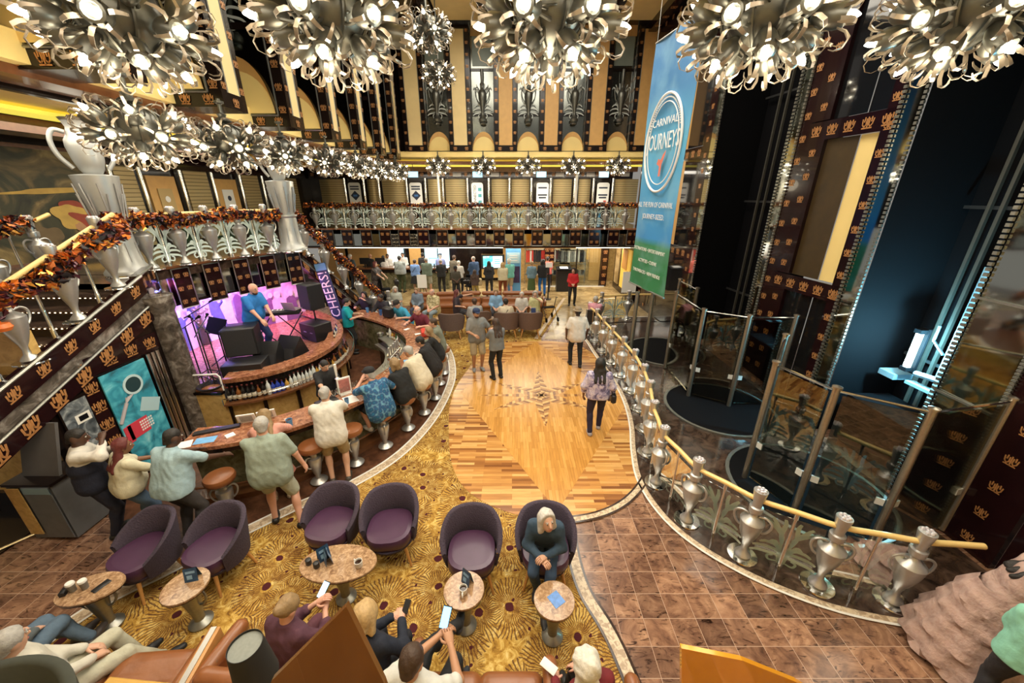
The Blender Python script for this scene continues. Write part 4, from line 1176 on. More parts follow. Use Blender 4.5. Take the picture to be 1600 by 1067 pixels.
# ================================================================ URNS AND BALUSTRADES
def make_urn(name, label, group, flower=True, disc=True, m=silver):
    t = thing(name, label, 'urn', (0, 0, -50), 0, group)
    mb = MB().mat(m)
    mb.lathe([(.085, .03), (.10, .045), (.085, .075), (.045, .12), (.036, .19), (.05, .26), (.085, .36), (.115, .46), (.135, .57), (.142, .635), (.12, .665), (.07, .70), (.05, .725), (.045, .75), (.075, .78), (.082, .84), (.08, .86), (.055, .87), (.055, .93), (.07, 1.02), (.082, 1.10), (.08, 1.115), (.01, 1.12)], n=22)
    mb.lathe([(.064, .40), (.098, .40), (.098, .41)], n=16, cap=False)
    mb.build('vase', parent=t, smooth=35)
    for s in (-1, 1):
        h = MB(); h.tube(smoothpath([(s * .055, 0, .72), (s * .14, 0, .735), (s * .20, 0, .69), (s * .205, 0, .61), (s * .17, 0, .53), (s * .125, 0, .49)], 4), .016, 7); h.build('handle', m, t, 50)
    if disc:
        d = MB(); d.lathe([(.18, .0), (.185, .012), (.18, .024), (.06, .03)], n=24); d.build('base_disc', chrome, t, 40)
    if flower:
        f = MB()
        for k in range(7):
            a = 2 * PI * k / 7; rr = .045 if k else 0
            f.sph((math.cos(a) * rr * (k > 0), math.sin(a) * rr * (k > 0), 1.122), .022, 7, 4)
        f.build('flower_boss', plain('pale_silver', (.74, .70, .74), .35, .5), t, True)
    return t
# etched palm panel: clear glass with a frosted palmette, standing between two chrome posts
def palm_strokes(mb, o, ux, uz, W, H, r=.0):
    ux, uz, o = v3(ux).normalized(), v3(uz).normalized(), v3(o); n = ux.cross(uz) * .004
    def rib(pts, w):
        pts = smoothpath(pts, 4); L = []; Rr = []
        for i, p in enumerate(pts):
            a = pts[max(i - 1, 0)]; b = pts[min(i + 1, len(pts) - 1)]; d = v3((b[0] - a[0], b[1] - a[1], 0)).normalized()
            ww = w * (.55 + .45 * math.sin(PI * (i + .6) / len(pts)))
            q = o + ux * (p[0] * W) + uz * (p[1] * H) + n; sd = (ux * -d.y * 1 + uz * d.x) * ww * .5
            L.append(q + sd); Rr.append(q - sd)
        mb.strip(L, Rr)
    for s in (-1, 1):
        for (dx, dy, w) in ((.10, .93, .05), (.26, .90, .05), (.40, .78, .05)): rib([(s * .06, .42), (s * .10, .62), (s * (dx * .8), .82), (s * dx, dy)][:4], w)
        for (dx, dy, w) in ((.22, .44, .045), (.34, .38, .045), (.42, .27, .045), (.44, .15, .045)): rib([(s * .03, .20), (s * .12, dy * .8 + .06), (s * dx * .75, dy), (s * dx, dy - .05)], w)
        rib([(s * .03, .02), (s * .05, .2), (s * .06, .42)], .045)
        rib([(s * .06, .05), (s * .16, .03), (s * .19, .11), (s * .12, .14)], .03)
def glass_panel(label, p, q, z0, H, group, m=clear, posts=True):
    """one balustrade bay from plan point p to q (urn centre to urn centre) with a chrome post in the middle"""
    a, b = v3((*p, z0)), v3((*q, z0)); u = b - a; W = u.length; u.normalize()
    t = thing('balustrade_panel', label, 'railing panel', (a + b) / 2, 0, group)
    c = (a + b) / 2
    mb = MB(); e = .1
    n = u.cross(v3((0, 0, 1))) * .006
    A, B = a + u * e - c, b - u * e - c
    mb.add([p_ + d + v3((0, 0, z)) for d in (-n, n) for z in (.06, H) for p_ in (A, B)], [(0, 1, 3, 2), (5, 4, 6, 7), (0, 4, 5, 1), (2, 3, 7, 6), (0, 2, 6, 4), (1, 5, 7, 3)])
    mb.build('pane', m, t)
    mb = MB(); palm_strokes(mb, v3((0, 0, .08)) + n * 1.6, u, (0, 0, 1), W * .98, H * .9); mb.build('palm_motif', frost, t)
    if posts:
        mb = MB(); mb.lathe([(.03, 0), (.03, .10), (.022, .12), (.018, H), (.028, H + .01), (.028, H + .1)], n=10); mb.build('post', chrome, t, 40)
    return t
def handrail(name, label, path3, r, m=goldrail, group=None):
    mb = MB(); mb.tube(path3, r, 10); return tag(mb.build(name, m, smooth=50), label, 'handrail', group)

urn0 = make_urn('urn_baluster', '', 'urn balusters round the lift well')
URN_ALL = URN_R + [(3.4, 13.9), (4.5, 14.17)]
for i, p in enumerate(URN_ALL):
    nx = URN_ALL[min(i + 1, len(URN_ALL) - 1)]; pv = URN_ALL[max(i - 1, 0)]
    rz = math.atan2(nx[1] - pv[1], nx[0] - pv[0])
    lab = 'silver two-handled urn baluster of the lobby rail, %s from the near right end' % NUM[i]
    if i == 0: urn0.location = (*p, .03); urn0.rotation_euler = (0, 0, rz); urn0['label'] = lab
    else: dup(urn0, (*p, .03), rz, lab)
for i, (p, q) in enumerate(zip(URN_ALL, URN_ALL[1:])):
    glass_panel('etched palm glass panel of the lobby rail, %s bay from the near right end' % NUM[i], p, q, .03, .86, 'glass panels round the lift well')
rp = [(5.18, 3.04)] + URN_ALL
RP3 = []
for i, p in enumerate(rp):
    RP3.append((*p, 1.0))
    if i + 1 < len(rp):
        q = rp[i + 1]; RP3.append(((p[0] + q[0]) / 2, (p[1] + q[1]) / 2, 1.0))
handrail('handrail', 'gold tubular handrail running through the urns round the lift well', smoothpath(RP3, 3) + [(5.6, 14.2, 1.0)], .034)

# far deck balustrade
fu = make_urn('urn_baluster', '', 'urn balusters of the far deck', disc=False)
for i, x in enumerate(UX):
    lab = 'small silver urn baluster of the far deck, %s from the left end' % NUM[i]
    if i == 0: fu.location = (x, FARY - .02, DECK - .05); fu['label'] = lab
    else: dup(fu, (x, FARY - .02, DECK - .05), 0, lab)
for i, x in enumerate(UX[:-1]):
    glass_panel('etched palm glass panel of the far deck rail, %s from the left end' % NUM[i], (x, FARY), (UX[i + 1], FARY), DECK + .02, .92, 'glass panels of the far deck', clear)
handrail('handrail', 'gold handrail along the far deck under the garland', [(-9.0, FARY - .02, DECK + 1.0), (5.9, FARY - .02, DECK + 1.0)], .035)

# stage balcony balustrade
ST_U = [(x, y, a) for x, y, a in walk(offset(EL, .0), .66, .55)][:5]
for i, (x, y, a) in enumerate(ST_U):
    dup(urn0, (x, y, DECK), a, 'silver urn baluster above the stage, %s from the left' % NUM[i], 'urn balusters above the stage', 1.06)
pts = [(-7.3, 7.75)] + [(x, y) for x, y, a in ST_U] + [(-6.2, 10.35)]
for i, (p, q) in enumerate(zip(pts, pts[1:])):
    glass_panel('etched palm glass panel above the stage, %s from the left' % NUM[i], p, q, DECK + .02, .94, 'glass panels above the stage')
handrail('handrail', 'gold handrail above the stage under the garland', smoothpath([(p[0], p[1], DECK + 1.06) for p in [(-7.4, 7.3)] + pts + [(-6.05, 10.55)]], 4), .036)

# tall urn columns at the two ends of the stage balcony
def urn_column(x, y, label, rz):
    t = thing('urn_column', label, 'column', (x, y, DECK), rz, 'tall urn columns of the stage balcony')
    mb = MB().mat(plain('satin_silver', (.42, .43, .42), .4, .5, .06, 10))
    mb.lathe([(.36, .0), (.36, .06), (.33, .10), (.27, .2), (.235, .55), (.225, .86), (.26, .9), (.26, .94)], n=28); mb.build('pedestal', parent=t, smooth=40)
    mb = MB(); mb.lathe([(.36, .0), (.37, .03), (.36, .05)], (0, 0, -.03), 28); mb.build('base_ring', chrome, t, 40)
    sat = MATS['satin_silver']
    mb = MB().mat(sat); mb.lathe([(.20, .94), (.225, 1.1), (.30, 1.62), (.32, 1.75), (.30, 1.755), (.12, 1.78)], n=28)
    mb.build('cup', parent=t, smooth=40)
    mb = MB()
    for k in range(8):
        a = 2 * PI * k / 8
        for da, z0, z1 in ((-.13, 1.0, 1.62), (.13, 1.0, 1.45)):
            mb.tube([(.235 * math.cos(a + da * .3), .235 * math.sin(a + da * .3), z0), (.315 * math.cos(a + da), .315 * math.sin(a + da), z1)], .014, 5)
        mb.tube([(.262 * math.cos(a + .2), .262 * math.sin(a + .2), .25), (.24 * math.cos(a + .2), .24 * math.sin(a + .2), .6)], .010, 5)
    mb.build('fluting', plain('worn_silver', (.36, .36, .36), .4, .5), t)
    mb = MB(); mb.lathe([(.12, 1.78), (.16, 1.84), (.205, 2.0), (.23, 2.2), (.22, 2.3), (.17, 2.38), (.14, 2.5), (.17, 2.58), (.2, 2.64)], n=24); mb.build('vase', sat, t, 40)
    for s in (-1, 1):
        mb = MB(); mb.tube(smoothpath([(s * .17, 0, 2.42), (s * .30, 0, 2.44), (s * .37, 0, 2.28), (s * .34, 0, 2.05), (s * .22, 0, 1.86)], 5), .035, 8); mb.build('handle', sat, t, 50)
urn_column(-7.42, 7.32, 'tall silver urn column at the head of the near stair, left of the stage', .9)
urn_column(-6.02, 10.6, 'tall silver urn column at the right end of the stage balcony', .9)

# ================================================================ STAIRS
def stair(name, top, bot, side, width, steps, label):
    """flight from top to bottom along its open string; `side` is the unit vector from the open string to the wall side"""
    a, b, s = v3(top), v3(bot), v3(side)
    mb = MB(); n = steps; d = (b - a)
    mb.mat(dk_marble)
    run = v3((d.x, d.y, 0)); L = run.length; ru = run.normalized()
    for i in range(n):
        p0 = a + run * (i / n); z = a.z + d.z * (i + 1) / n
        q = [p0, p0 + run / n * 1.06, p0 + run / n * 1.06 + s * width, p0 + s * width]
        mb.mat(dk_marble); mb.poly([(x.x, x.y, z) for x in q][::-1] if (run.cross(s)).z < 0 else [(x.x, x.y, z) for x in q], .045)
        mb.mat(emit('step_light', (1.0, .75, .45), 4))
        e = p0 + run / n * 1.05
        for k in range(22):
            c = e + s * width * (k + .5) / 22; mb.box((c.x, c.y, z - .012), (.02, .02, .012))
        mb.mat(plain('riser_brown', (.055, .035, .02), .3)); f = p0
        mb.add([(f.x, f.y, z), (f.x + s.x * width, f.y + s.y * width, z), (f.x + s.x * width, f.y + s.y * width, z - d.z / n), (f.x, f.y, z - d.z / n)], [(0, 1, 2, 3)])
    return struct(mb.build(name))
# near stair: rises along x = -6.75 from the lower left to the urn column
S_TOP, S_BOT = (-6.50, 6.45, DECK), (-6.44, 1.2, .98)
stair('floor_stair', S_TOP, S_BOT, (-1, 0, 0), 1.9, 15, '')
def string(name, top, bot, out, zoff, hh, m_gap, n_crest):
    """two lacquered rails with crests and a marbled panel between them; `out` points to the viewer side"""
    a, b, o = v3(top), v3(bot), v3(out); d = (a - b); L = d.length; u = d.normalized(); up = v3((0, 0, 1)); w = u
    mb = MB()
    def band(z0, z1, m, off):
        mb.mat(m); q = [b + up * z0, a + up * z0, a + up * z1, b + up * z1]
        mb.add([p + o * off for p in q] + [p - o * .10 for p in q], [(0, 1, 2, 3), (7, 6, 5, 4), (0, 4, 5, 1), (1, 5, 6, 2), (2, 6, 7, 3), (3, 7, 4, 0)])
    band(zoff - hh, zoff - hh * .66, burg, .03); band(zoff - hh * .66, zoff - hh * .40, m_gap, -.02); band(zoff - hh * .40, zoff, burg, .03); 
    mb.mat(silver_d); mb.tube([b + up * zoff + o * .03, a + up * zoff + o * .03], .025, 6); mb.tube([b + up * (zoff - hh * .66) + o * .03, a + up * (zoff - hh * .66) + o * .03], .02, 6)
    mb.mat(crest_m)
    ux = u if u.cross(up).dot(o) > 0 else -u
    for j in range(n_crest):
        p = b + (a - b) * ((j + .5) / n_crest) + o * .032
        crest(mb, p + up * (zoff - hh * .2), ux, up, .17); crest(mb, p + up * (zoff - hh * .83), ux, up, .22, w=.12)
    return struct(mb.build(name))
string('trim_16', (-6.40, 6.45, DECK + .02), (-6.34, 1.2, 1.0), (1, 0, 0), .12, .76, grey_marble, 13)
string('trim_17', (-7.15, 7.5, DECK + .02), (-6.42, 6.42, DECK + .02), v3((1.08, .73, 0)).normalized(), .12, .76, grey_marble, 3)
struct(MB().mat(dk_marble).poly([(-6.44, 6.45, DECK), (-7.4, 7.25, DECK), (-12, 7.3, DECK), (-8.4, 6.45, DECK)][::-1], .1).build('floor_landing'))
def stair_rail(a, b, n, who, grp, first=.5, h=1.0, extra=0):
    a, b = v3(a), v3(b); ru = (b - a); rz = math.atan2(ru.y, ru.x); L = ru.length
    for i in range(n):
        p = a + ru * ((i + first) / n)
        dup(urn0, p, rz, 'silver urn baluster of %s, %s from its top' % (who, NUM[i]), grp, 1.0)
        if i < n - 1:
            q = a + ru * ((i + .5 + first) / n)
            mb = MB(); mb.lathe([(.03, 0), (.03, .16), (.02, .18), (.018, h - .08), (.03, h - .06), (.03, h)], n=10)
            tag(mb.build('rail_post', chrome, None, 40, q), 'slim chrome post of %s, %s from its top' % (who, NUM[i]), 'post', grp + ' posts')
    handrail('handrail', 'pale gold handrail of ' + who, [tuple(a + v3((0, 0, h))), tuple(b + v3((0, 0, h)))], .036)
stair_rail((-6.52, 6.5, DECK + .14), (-6.46, 2.0, 1.30), 6, 'the near stair', 'urns of the near stair', .45)
stair_rail((-8.5, 7.3, DECK + .1), (-8.4, 3.6, 1.9), 5, 'the near stair on its wall side', 'urns of the near stair wall side')
# far stair, right of the stage
ST2, SB2 = (-6.0, 10.75, DECK), (-4.95, 13.7, .05)
sv = v3((SB2[0] - ST2[0], SB2[1] - ST2[1], 0)).normalized(); sd = v3((-sv.y, sv.x, 0))
stair('floor_stair', ST2, SB2, sd, 1.6, 16, '')
string('trim_18', (ST2[0], ST2[1], DECK + .05), (SB2[0], SB2[1], .1), -sd, .12, .6, grey_marble, 9)
a, b = v3(ST2), v3(SB2)
for i in range(5):
    p = a + (b - a) * ((i + .5) / 5) + v3((0, 0, .1)); dup(urn0, p, math.atan2(sv.y, sv.x), 'silver urn baluster of the stair right of the stage, %s from its top' % NUM[i], 'urns of the far stair')
handrail('handrail', 'gold handrail of the stair right of the stage', [tuple(a + v3((0, 0, 1.08))), tuple(b + v3((0, 0, 1.08)))], .035)
dup(urn0, (-4.75, 14.15, .02), .5, 'silver urn standing at the foot of the stair right of the stage', 'urns of the far stair')

# ================================================================ GARLANDS of foil leaves
foils = [plain('orange_foil', (.78, .22, .03), .25, .55), plain('copper_foil', (.55, .17, .05), .25, .6), plain('dark_plum_foil', (.055, .012, .025), .25, .4), plain('black_foil', (.012, .008, .010), .3, .3), plain('gold_foil', (.80, .42, .10), .22, .7), plain('rust_foil', (.22, .045, .02), .3, .4)]
def garland(label, path, r, per_m, size, seed, baubles=True):
    g = random.Random(seed); mb = MB(); path = smoothpath(path, 8)
    for m in foils: mb.mat(m)
    L = 0; seg = []
    for a, b in zip(path, path[1:]):
        l = (v3(b) - v3(a)).length; seg.append((L, a, b, l)); L += l
    for k in range(int(L * per_m)):
        d = g.random() * L; q = [s for s in seg if s[0] <= d][-1]; t = (d - q[0]) / max(q[3], 1e-6)
        c = v3(q[1]).lerp(v3(q[2]), t)
        while True:
            o = v3((g.uniform(-1, 1), g.uniform(-1, 1), g.uniform(-1, 1)))
            if .3 < o.length < 1: break
        c = c + o * r * (1 + .25 * math.sin(d * 6.3))
        u = v3((g.gauss(0, 1), g.gauss(0, 1), g.gauss(0, 1))).normalized(); w = u.orthogonal().normalized(); w.rotate(Matrix.Rotation(g.random() * 6, 3, u))
        s = size * g.uniform(.6, 1.3); mb.mi = g.choices(range(6), (20, 14, 26, 16, 10, 16))[0]
        n = u.cross(w) * s * .25
        mb.add([c - u * s * .55, c + w * s * .34 + n * .4, c + u * s * .55 - n, c - w * s * .34 + n * .4], [(0, 1, 2), (0, 2, 3)])
    core = MB()
    mb.mi = 3; mb.tube(path, r * .5, 6)
    o = mb.build('garland')
    return tag(o, label, 'garland')
off = v3((.08, -.05, 0))
gp = [(-7.42, 7.25, DECK + 1.0)] + [(p[0] + .06, p[1] - .04, DECK + .96 + .05 * math.sin(i * 2.1)) for i, p in enumerate(pts)] + [(-6.05, 10.5, DECK + 1.0)]
garland('orange and plum foil garland over the rail above the stage', gp, .15, 420, .10, 1)
garland('long thin foil garland along the far deck rail', [(-9.0 + .5 * i, FARY - .1, DECK + 1.0 + .02 * math.sin(i * 1.7)) for i in range(31)], .105, 300, .085, 2)
garland('foil garland hanging along the near stair rail', [(-7.2, 7.1, DECK + 1.0)] + [(-6.42, 6.4 - .6 * i, DECK + .93 - .248 * i + .06 * math.sin(i * 2.5)) for i in range(8)], .15, 420, .11, 3)
garland('foil garland along the wall side rail of the near stair', [(-8.47, 6.9 - .6 * i, DECK + 1.0 - .19 * i + .05 * math.sin(i * 2)) for i in range(6)], .13, 350, .11, 4)
garland('foil garland running down the stair right of the stage', [tuple(a + (b - a) * (i / 10) + v3((.05, -.05, 1.06 + .04 * math.sin(i * 2.2)))) for i in range(11)], .13, 420, .09, 5)
mb = MB(); mb.lathe([(.02, -.055), (.07, -.045), (.095, 0), (.075, .05), (.02, .06)], n=14); mb.tube([(0, 0, .055), (.01, 0, .085)], .012, 5)
pk = plain('pumpkin_orange', (.72, .17, .03), .4)
tag(mb.build('pumpkin', pk, None, True, (-6.36, 4.45, 3.05)), 'small orange pumpkin with carved face hung in the near stair garland', 'ornament')
mb.build('pumpkin', pk, None, True, (-8.4, 5.7, 3.9)); tag(bpy.data.objects['pumpkin.001'], 'small orange pumpkin in the garland at the painting', 'ornament')

# ================================================================ CHANDELIERS
def petal_cup(mb_c, mb_p, size):
    pass
def make_chandelier(label, group, n1=7, n2=5, parts=True, scale=1., seed=0, STEM=.62):
    """pewter bowl on a stem; tulip cups with curling leaf petals and a lit bulb, on curved arms all round and below"""
    g = random.Random(seed)
    t = thing('chandelier', label, 'chandelier', (0, 0, -60), 0, group)
    t.scale = (scale,) * 3
    mb = MB(); mb.lathe([(.028, STEM), (.028, .42), (.07, .40), (.05, .36), (.10, .33), (.13, .30), (.05, .27), (.06, .2)], n=14); mb.build('stem', pewter, t, 40)
    mb = MB(); mb.lathe([(.05, .26), (.15, .24), (.24, .15), (.27, .02), (.235, -.11), (.15, -.2), (.06, -.26), (.02, -.30)], n=20)
    for k in range(8):
        a = 2 * PI * k / 8; mb.tube(smoothpath([(math.cos(a) * r, math.sin(a) * r, z) for r, z in ((.10, .26), (.27, .16), (.297, 0), (.235, -.15), (.09, -.27))], 4), .013, 5)
    mb.build('bowl', pewter, t, 40)
    arms = MB(); cups = []
    def cup_at(az, el, r, tilt):
        p = v3((math.cos(az) * math.cos(el), math.sin(az) * math.cos(el), math.sin(el))) * r
        a0 = v3((math.cos(az) * .15, math.sin(az) * .15, -.05 if el < 0 else .08))
        side = v3((-math.sin(az), math.cos(az), 0)) * g.uniform(-.12, .12)
        arms.tube(smoothpath([a0, a0 + (p - a0) * .4 + v3((0, 0, -.07)) + side, p], 4), .013, 6)
        arms.tube(smoothpath([a0, a0 + (p - a0) * .5 + v3((0, 0, .1)) - side * 2, a0 + (p - a0) * .62 + v3((0, 0, .16)) - side, a0 + (p - a0) * .52 + v3((0, 0, .17))], 3), .008, 5)
        d = v3((math.cos(az) * math.cos(tilt), math.sin(az) * math.cos(tilt), math.sin(tilt)))
        cups.append((p, d))
    for k in range(n1): cup_at(2 * PI * k / n1, R(14), .47, R(38))
    for k in range(n1): cup_at(2 * PI * (k + .5) / n1, R(-14), .50, R(-8))
    for k in range(n2): cup_at(2 * PI * (k + .25) / n2, R(-48), .40, R(-50))
    arms.build('arms', pewter, t, 50)
    # one cup mesh, shared
    cm = MB().mat(pewter)
    cm.lathe([(.014, -.12), (.035, -.10), (.055, -.06), (.060, -.01), (.050, .03), (.038, .035), (.03, .0)], n=12)
    pm = plain('bronze_petal', (.30, .25, .19), .35, .6, .2, 20)
    cm.mat(pm)
    for k in range(7):
        a = 2 * PI * k / 7; ca, sa_ = math.cos(a), math.sin(a); L = 1.0 if k % 2 else .8
        prof = [(.048, .0), (.07, .05), (.105, .075), (.14, .065), (.155, .035), (.148, .012)]
        lft, rgt = [], []
        for (r, z), w in zip(prof, (.008, .011, .010, .008, .006, .003)):
            r = .048 + (r - .048) * L; lft.append((ca * r - sa_ * w, sa_ * r + ca * w, z)); rgt.append((ca * r + sa_ * w, sa_ * r - ca * w, z))
        cm.strip(lft, rgt, .004)
    bm = MB(); bm.lathe([(.012, .0), (.018, .015), (.023, .035), (.019, .058), (.008, .078), (.002, .085)], n=10)
    cup_me = bulb_me = None
    if parts:
        for i, (p, d) in enumerate(cups):
            if i == 0:
                c = cm.build('flower_cup', parent=t, smooth=50); bu = bm.build('bulb', bulb_m, c, True)
                c['label'] = 'pewter tulip cup with curling petals'; bu['label'] = 'lit candle bulb'
                cup_me, bulb_me = c.data, bu.data
            else:
                c = bpy.data.objects.new('flower_cup', cup_me); COL.objects.link(c); c.parent = t
                bu = bpy.data.objects.new('bulb', bulb_me); COL.objects.link(bu); bu.parent = c
            c.location = p; c.rotation_euler = d.to_track_quat('Z', 'Y').to_euler(); c.scale = (1.45,) * 3
    else:
        big = MB(); big.mats = [pewter, pm]; bb = MB()
        for p, d in cups:
            M = Matrix.Translation(p) @ d.to_track_quat('Z', 'Y').to_matrix().to_4x4()
            o = len(big.v); big.v += [tuple(M @ v3(q)) for q in cm.v]; big.f += [tuple(i + o for i in f) for f in cm.f]; big.m += cm.m
            bb.add([M @ v3(q) for q in bm.v], bm.f)
        big.build('flower_cups', parent=t, smooth=50); tag(bpy.data.objects[big_name(t, 'flower_cups')], kind='stuff'); x = bb.build('bulbs', bulb_m, t, True); x['kind'] = 'stuff'
    return t
def big_name(t, n):
    return [c.name for c in t.children if c.name.startswith(n)][0] if t.children else n
def hanger(t, z_top):
    L = (z_top - t.location.z) / t.scale[2]
    mb = MB(); mb.lathe([(.02, .55), (.02, L - .05), (.07, L - .03), (.07, L)], n=10); mb.build('hanging_rod', pewter, t, 40)
def chand_light(p, w): point('chandelier_light', (p[0], p[1], p[2] - .75), w, (1.0, .85, .60), .25)
C0 = make_chandelier('', 'large chandeliers along the near edge', 7, 5, True, 1.2)
BIG = [(-3.62, 4.35, 6.12), (-1.66, 4.35, 6.16), (.36, 4.35, 6.16), (2.32, 4.35, 6.16), (4.25, 4.35, 6.2)]
for i, p in enumerate(BIG):
    lab = 'large pewter tulip chandelier, %s from the left of the near row of five' % NUM[i]
    if i == 0: C0.location = p; C0['label'] = lab; C0.rotation_euler = (0, 0, .2)
    else: dup(C0, p, .2 + i * .47, lab)
    chand_light(p, 45)
LEFT = [(-4.45, 5.1, 5.32), (-4.35, 6.5, 5.34), (-4.45, 8.2, 5.36), (-4.45, 10.1, 5.38), (-4.45, 11.95, 5.4), (-4.45, 13.85, 5.42), (-4.4, 15.7, 5.44)]
for i, p in enumerate(LEFT):
    lab = 'pewter tulip chandelier under the left soffit, %s counting from the near end' % NUM[i]
    d = dup(C0, p, i * .6, lab, 'chandeliers under the left soffit', .92 if i < 2 else .82)
    if i % 2 == 0: chand_light(p, 38)
C1 = make_chandelier('', 'small chandeliers of the far soffit', 7, 4, True, .85, 3)
for i, x in enumerate(FX):
    p = (x, 17.2, 5.72); lab = 'small bright chandelier of the far soffit, %s from the left' % NUM[i]
    if i == 0: C1.location = p; C1['label'] = lab
    else: dup(C1, p, i * .5, lab)
    if i % 2 == 0: chand_light(p, 22)
dup(C0, (-2.05, 11.2, 8.3), .3, 'chandelier high in the atrium, just right of the second large one', 'chandeliers of the upper ring', 1.0)
dup(C0, (-2.45, 15.0, 8.35), .9, 'smaller looking chandelier high up before the leftmost far bay', 'chandeliers of the upper ring', .95)
# silver urns hung in the mirrored bays
hu = None
for i, x in enumerate(FX):
    lab = 'pewter urn relief hanging in the mirrored bay, %s from the left of the far wall' % NUM[i]
    if hu is None:
        hu = thing('hanging_urn', lab, 'urn', (x, 17.66, 7.55), 0, 'urns in the far mirrored bays')
        mb = MB(); mb.lathe([(.05, -.32), (.11, -.30), (.13, -.26), (.10, -.22), (.15, -.2), (.17, -.12), (.12, -.05), (.06, .05), (.06, .12), (.10, .35), (.15, .6), (.165, .78), (.14, .85), (.06, .95), (.055, 1.05), (.08, 1.1), (.05, 1.2), (.065, 1.45), (.06, 1.6)], n=18); mb.build('vase', pewter, hu, 40)
        for s in (-1, 1):
            mb = MB(); mb.tube(smoothpath([(s * .1, 0, .88), (s * .2, 0, 1.0), (s * .28, 0, .9), (s * .25, 0, .65), (s * .13, 0, .45)], 5), .018, 6); mb.build('handle', pewter, hu, 50)
        mb = MB(); palm_strokes(mb, (0, .12, -.1), (1, 0, 0), (0, 0, 1), .92, 1.35); mb.build('palm_motif', plain('pale_etch', (.55, .58, .54), .4), hu)
    else: dup(hu, (x, 17.66, 7.55), 0, lab)
for i in range(1, 6):
    dup(hu, (-5.31, YL[i] - .70, 7.5), 0, 'pewter urn relief in the left mirrored bays, %s from the near end' % NUM[i - 1], 'urns in the left mirrored bays')
for o in [o for o in bpy.data.objects if o.get('category') == 'chandelier']:
    x, y, z = o.location
    hanger(o, 6.52 if y < 5 and z > 6 else (5.88 if x < -4 else (5.88 if y > 17 else 10.6)))

# ================================================================ BAR
BO = smoothpath([(-5.0, 4.62), (-4.45, 4.72), (-3.95, 4.92), (-3.5, 5.22), (-3.05, 5.66), (-2.62, 6.25), (-2.2, 7.1), (-2.03, 8.15), (-2.15, 9.15), (-2.5, 9.95), (-3.2, 10.75), (-4.0, 11.4), (-4.9, 11.9)], 8)
t = thing('bar_counter', 'long curved bar counter with rust marble top and mossy stone front', 'bar counter', (0, 0, 0))
mb = MB(); mb.wall(BO, 1.01, 1.07, -.58); mb.build('counter_top', bar_marble, t, 40)
mb = MB(); mb.wall(offset(BO, -.02), .93, 1.01, -.5); mb.build('dark_edge', dark, t, 40)
mb = MB(); mb.wall(offset(BO, -.30), .0, .93, -.18); mb.build('front', moss_marble, t, 40)
mb = MB(); mb.wall(offset(BO, -.02), .0, .10, -.3); mb.build('foot_step', walnut, t, 40)
mb = MB(); mb.tube([(p[0], p[1], .24) for p in offset(BO, -.12)], .022, 8); mb.build('foot_rail', walnut, t, 50)
BI = offset(BO, -.60)
mid = [p for p in BI if p[1] > 7.3][:-18]
t = thing('bar_workstation', 'dark steel bar workstation with bottle wells behind the curved counter', 'workstation')
mb = MB(); mb.wall(mid, 0, .84, -.42); mb.build('cabinet', dark, t, 40)
mb = MB(); mb.wall(mid, .84, .87, -.42); mb.build('steel_top', silver_d, t, 40)
mb = MB(); mb.wall(offset(mid, -.42), .62, .70, -.12); mb.build('speed_rail', silver_d, t, 40)

def stool(loc, label, first=[None]):
    if first[0] is None:
        t = thing('bar_stool', label, 'bar stool', loc, 0, 'brown leather bar stools')
        mb = MB(); mb.lathe([(.05, .66), (.185, .665), (.20, .69), (.205, .73), (.19, .765), (.15, .78), (.01, .785)], n=24); mb.build('seat', leather, t, 35)
        mb = MB(); mb.lathe([(.13, .01), (.14, .03), (.12, .05), (.05, .09), (.04, .14), (.06, .2), (.095, .36), (.11, .46), (.105, .5), (.06, .52), (.05, .56), (.09, .6), (.10, .66)], n=20); mb.build('urn_pedestal', silver, t, 35)
        for s in (-1, 1):
            h = MB(); h.tube(smoothpath([(s * .06, 0, .53), (s * .13, 0, .55), (s * .165, 0, .48), (s * .14, 0, .38), (s * .09, 0, .33)], 4), .013, 7); h.build('handle', silver, t, 50)
        first[0] = t; return t
    return dup(first[0], loc, None, label)
ST = [((-4.28, 4.42), 'empty brown leather bar stool nearest the left end of the bar'), ((-3.30, 5.16), 'empty brown leather bar stool left of the man in white shirt and khaki shorts'),
      ((-2.84, 5.62), 'empty brown leather bar stool right of the man in khaki shorts'), ((-2.46, 6.12), 'brown leather bar stool under the man in blue patterned shirt'),
      ((-2.17, 6.72), 'brown leather bar stool under the woman in black sweater'), ((-1.96, 7.32), 'brown leather bar stool under the man in cream shirt at the bar'),
      ((-1.84, 7.98), 'brown leather bar stool under the person in black jacket'), ((-1.86, 8.72), 'brown leather bar stool under the blond woman at the bend of the bar')]
for i, (p, l) in enumerate(ST): o = stool((*p, .012), l); o.rotation_euler = (0, 0, i * .5 + .6)
for i, (p, l) in enumerate((((-2.62, 10.75), 'brown leather bar stool under the man in maroon polo shirt'), ((-3.45, 11.45), 'brown leather bar stool under the man in bright blue tee'), ((-4.1, 12.0), 'brown leather bar stool under the person with a dark backpack'), ((-1.86, 9.34), 'brown leather bar stool under the person in the grey-green jacket'))):
    stool((*p, .012), l)

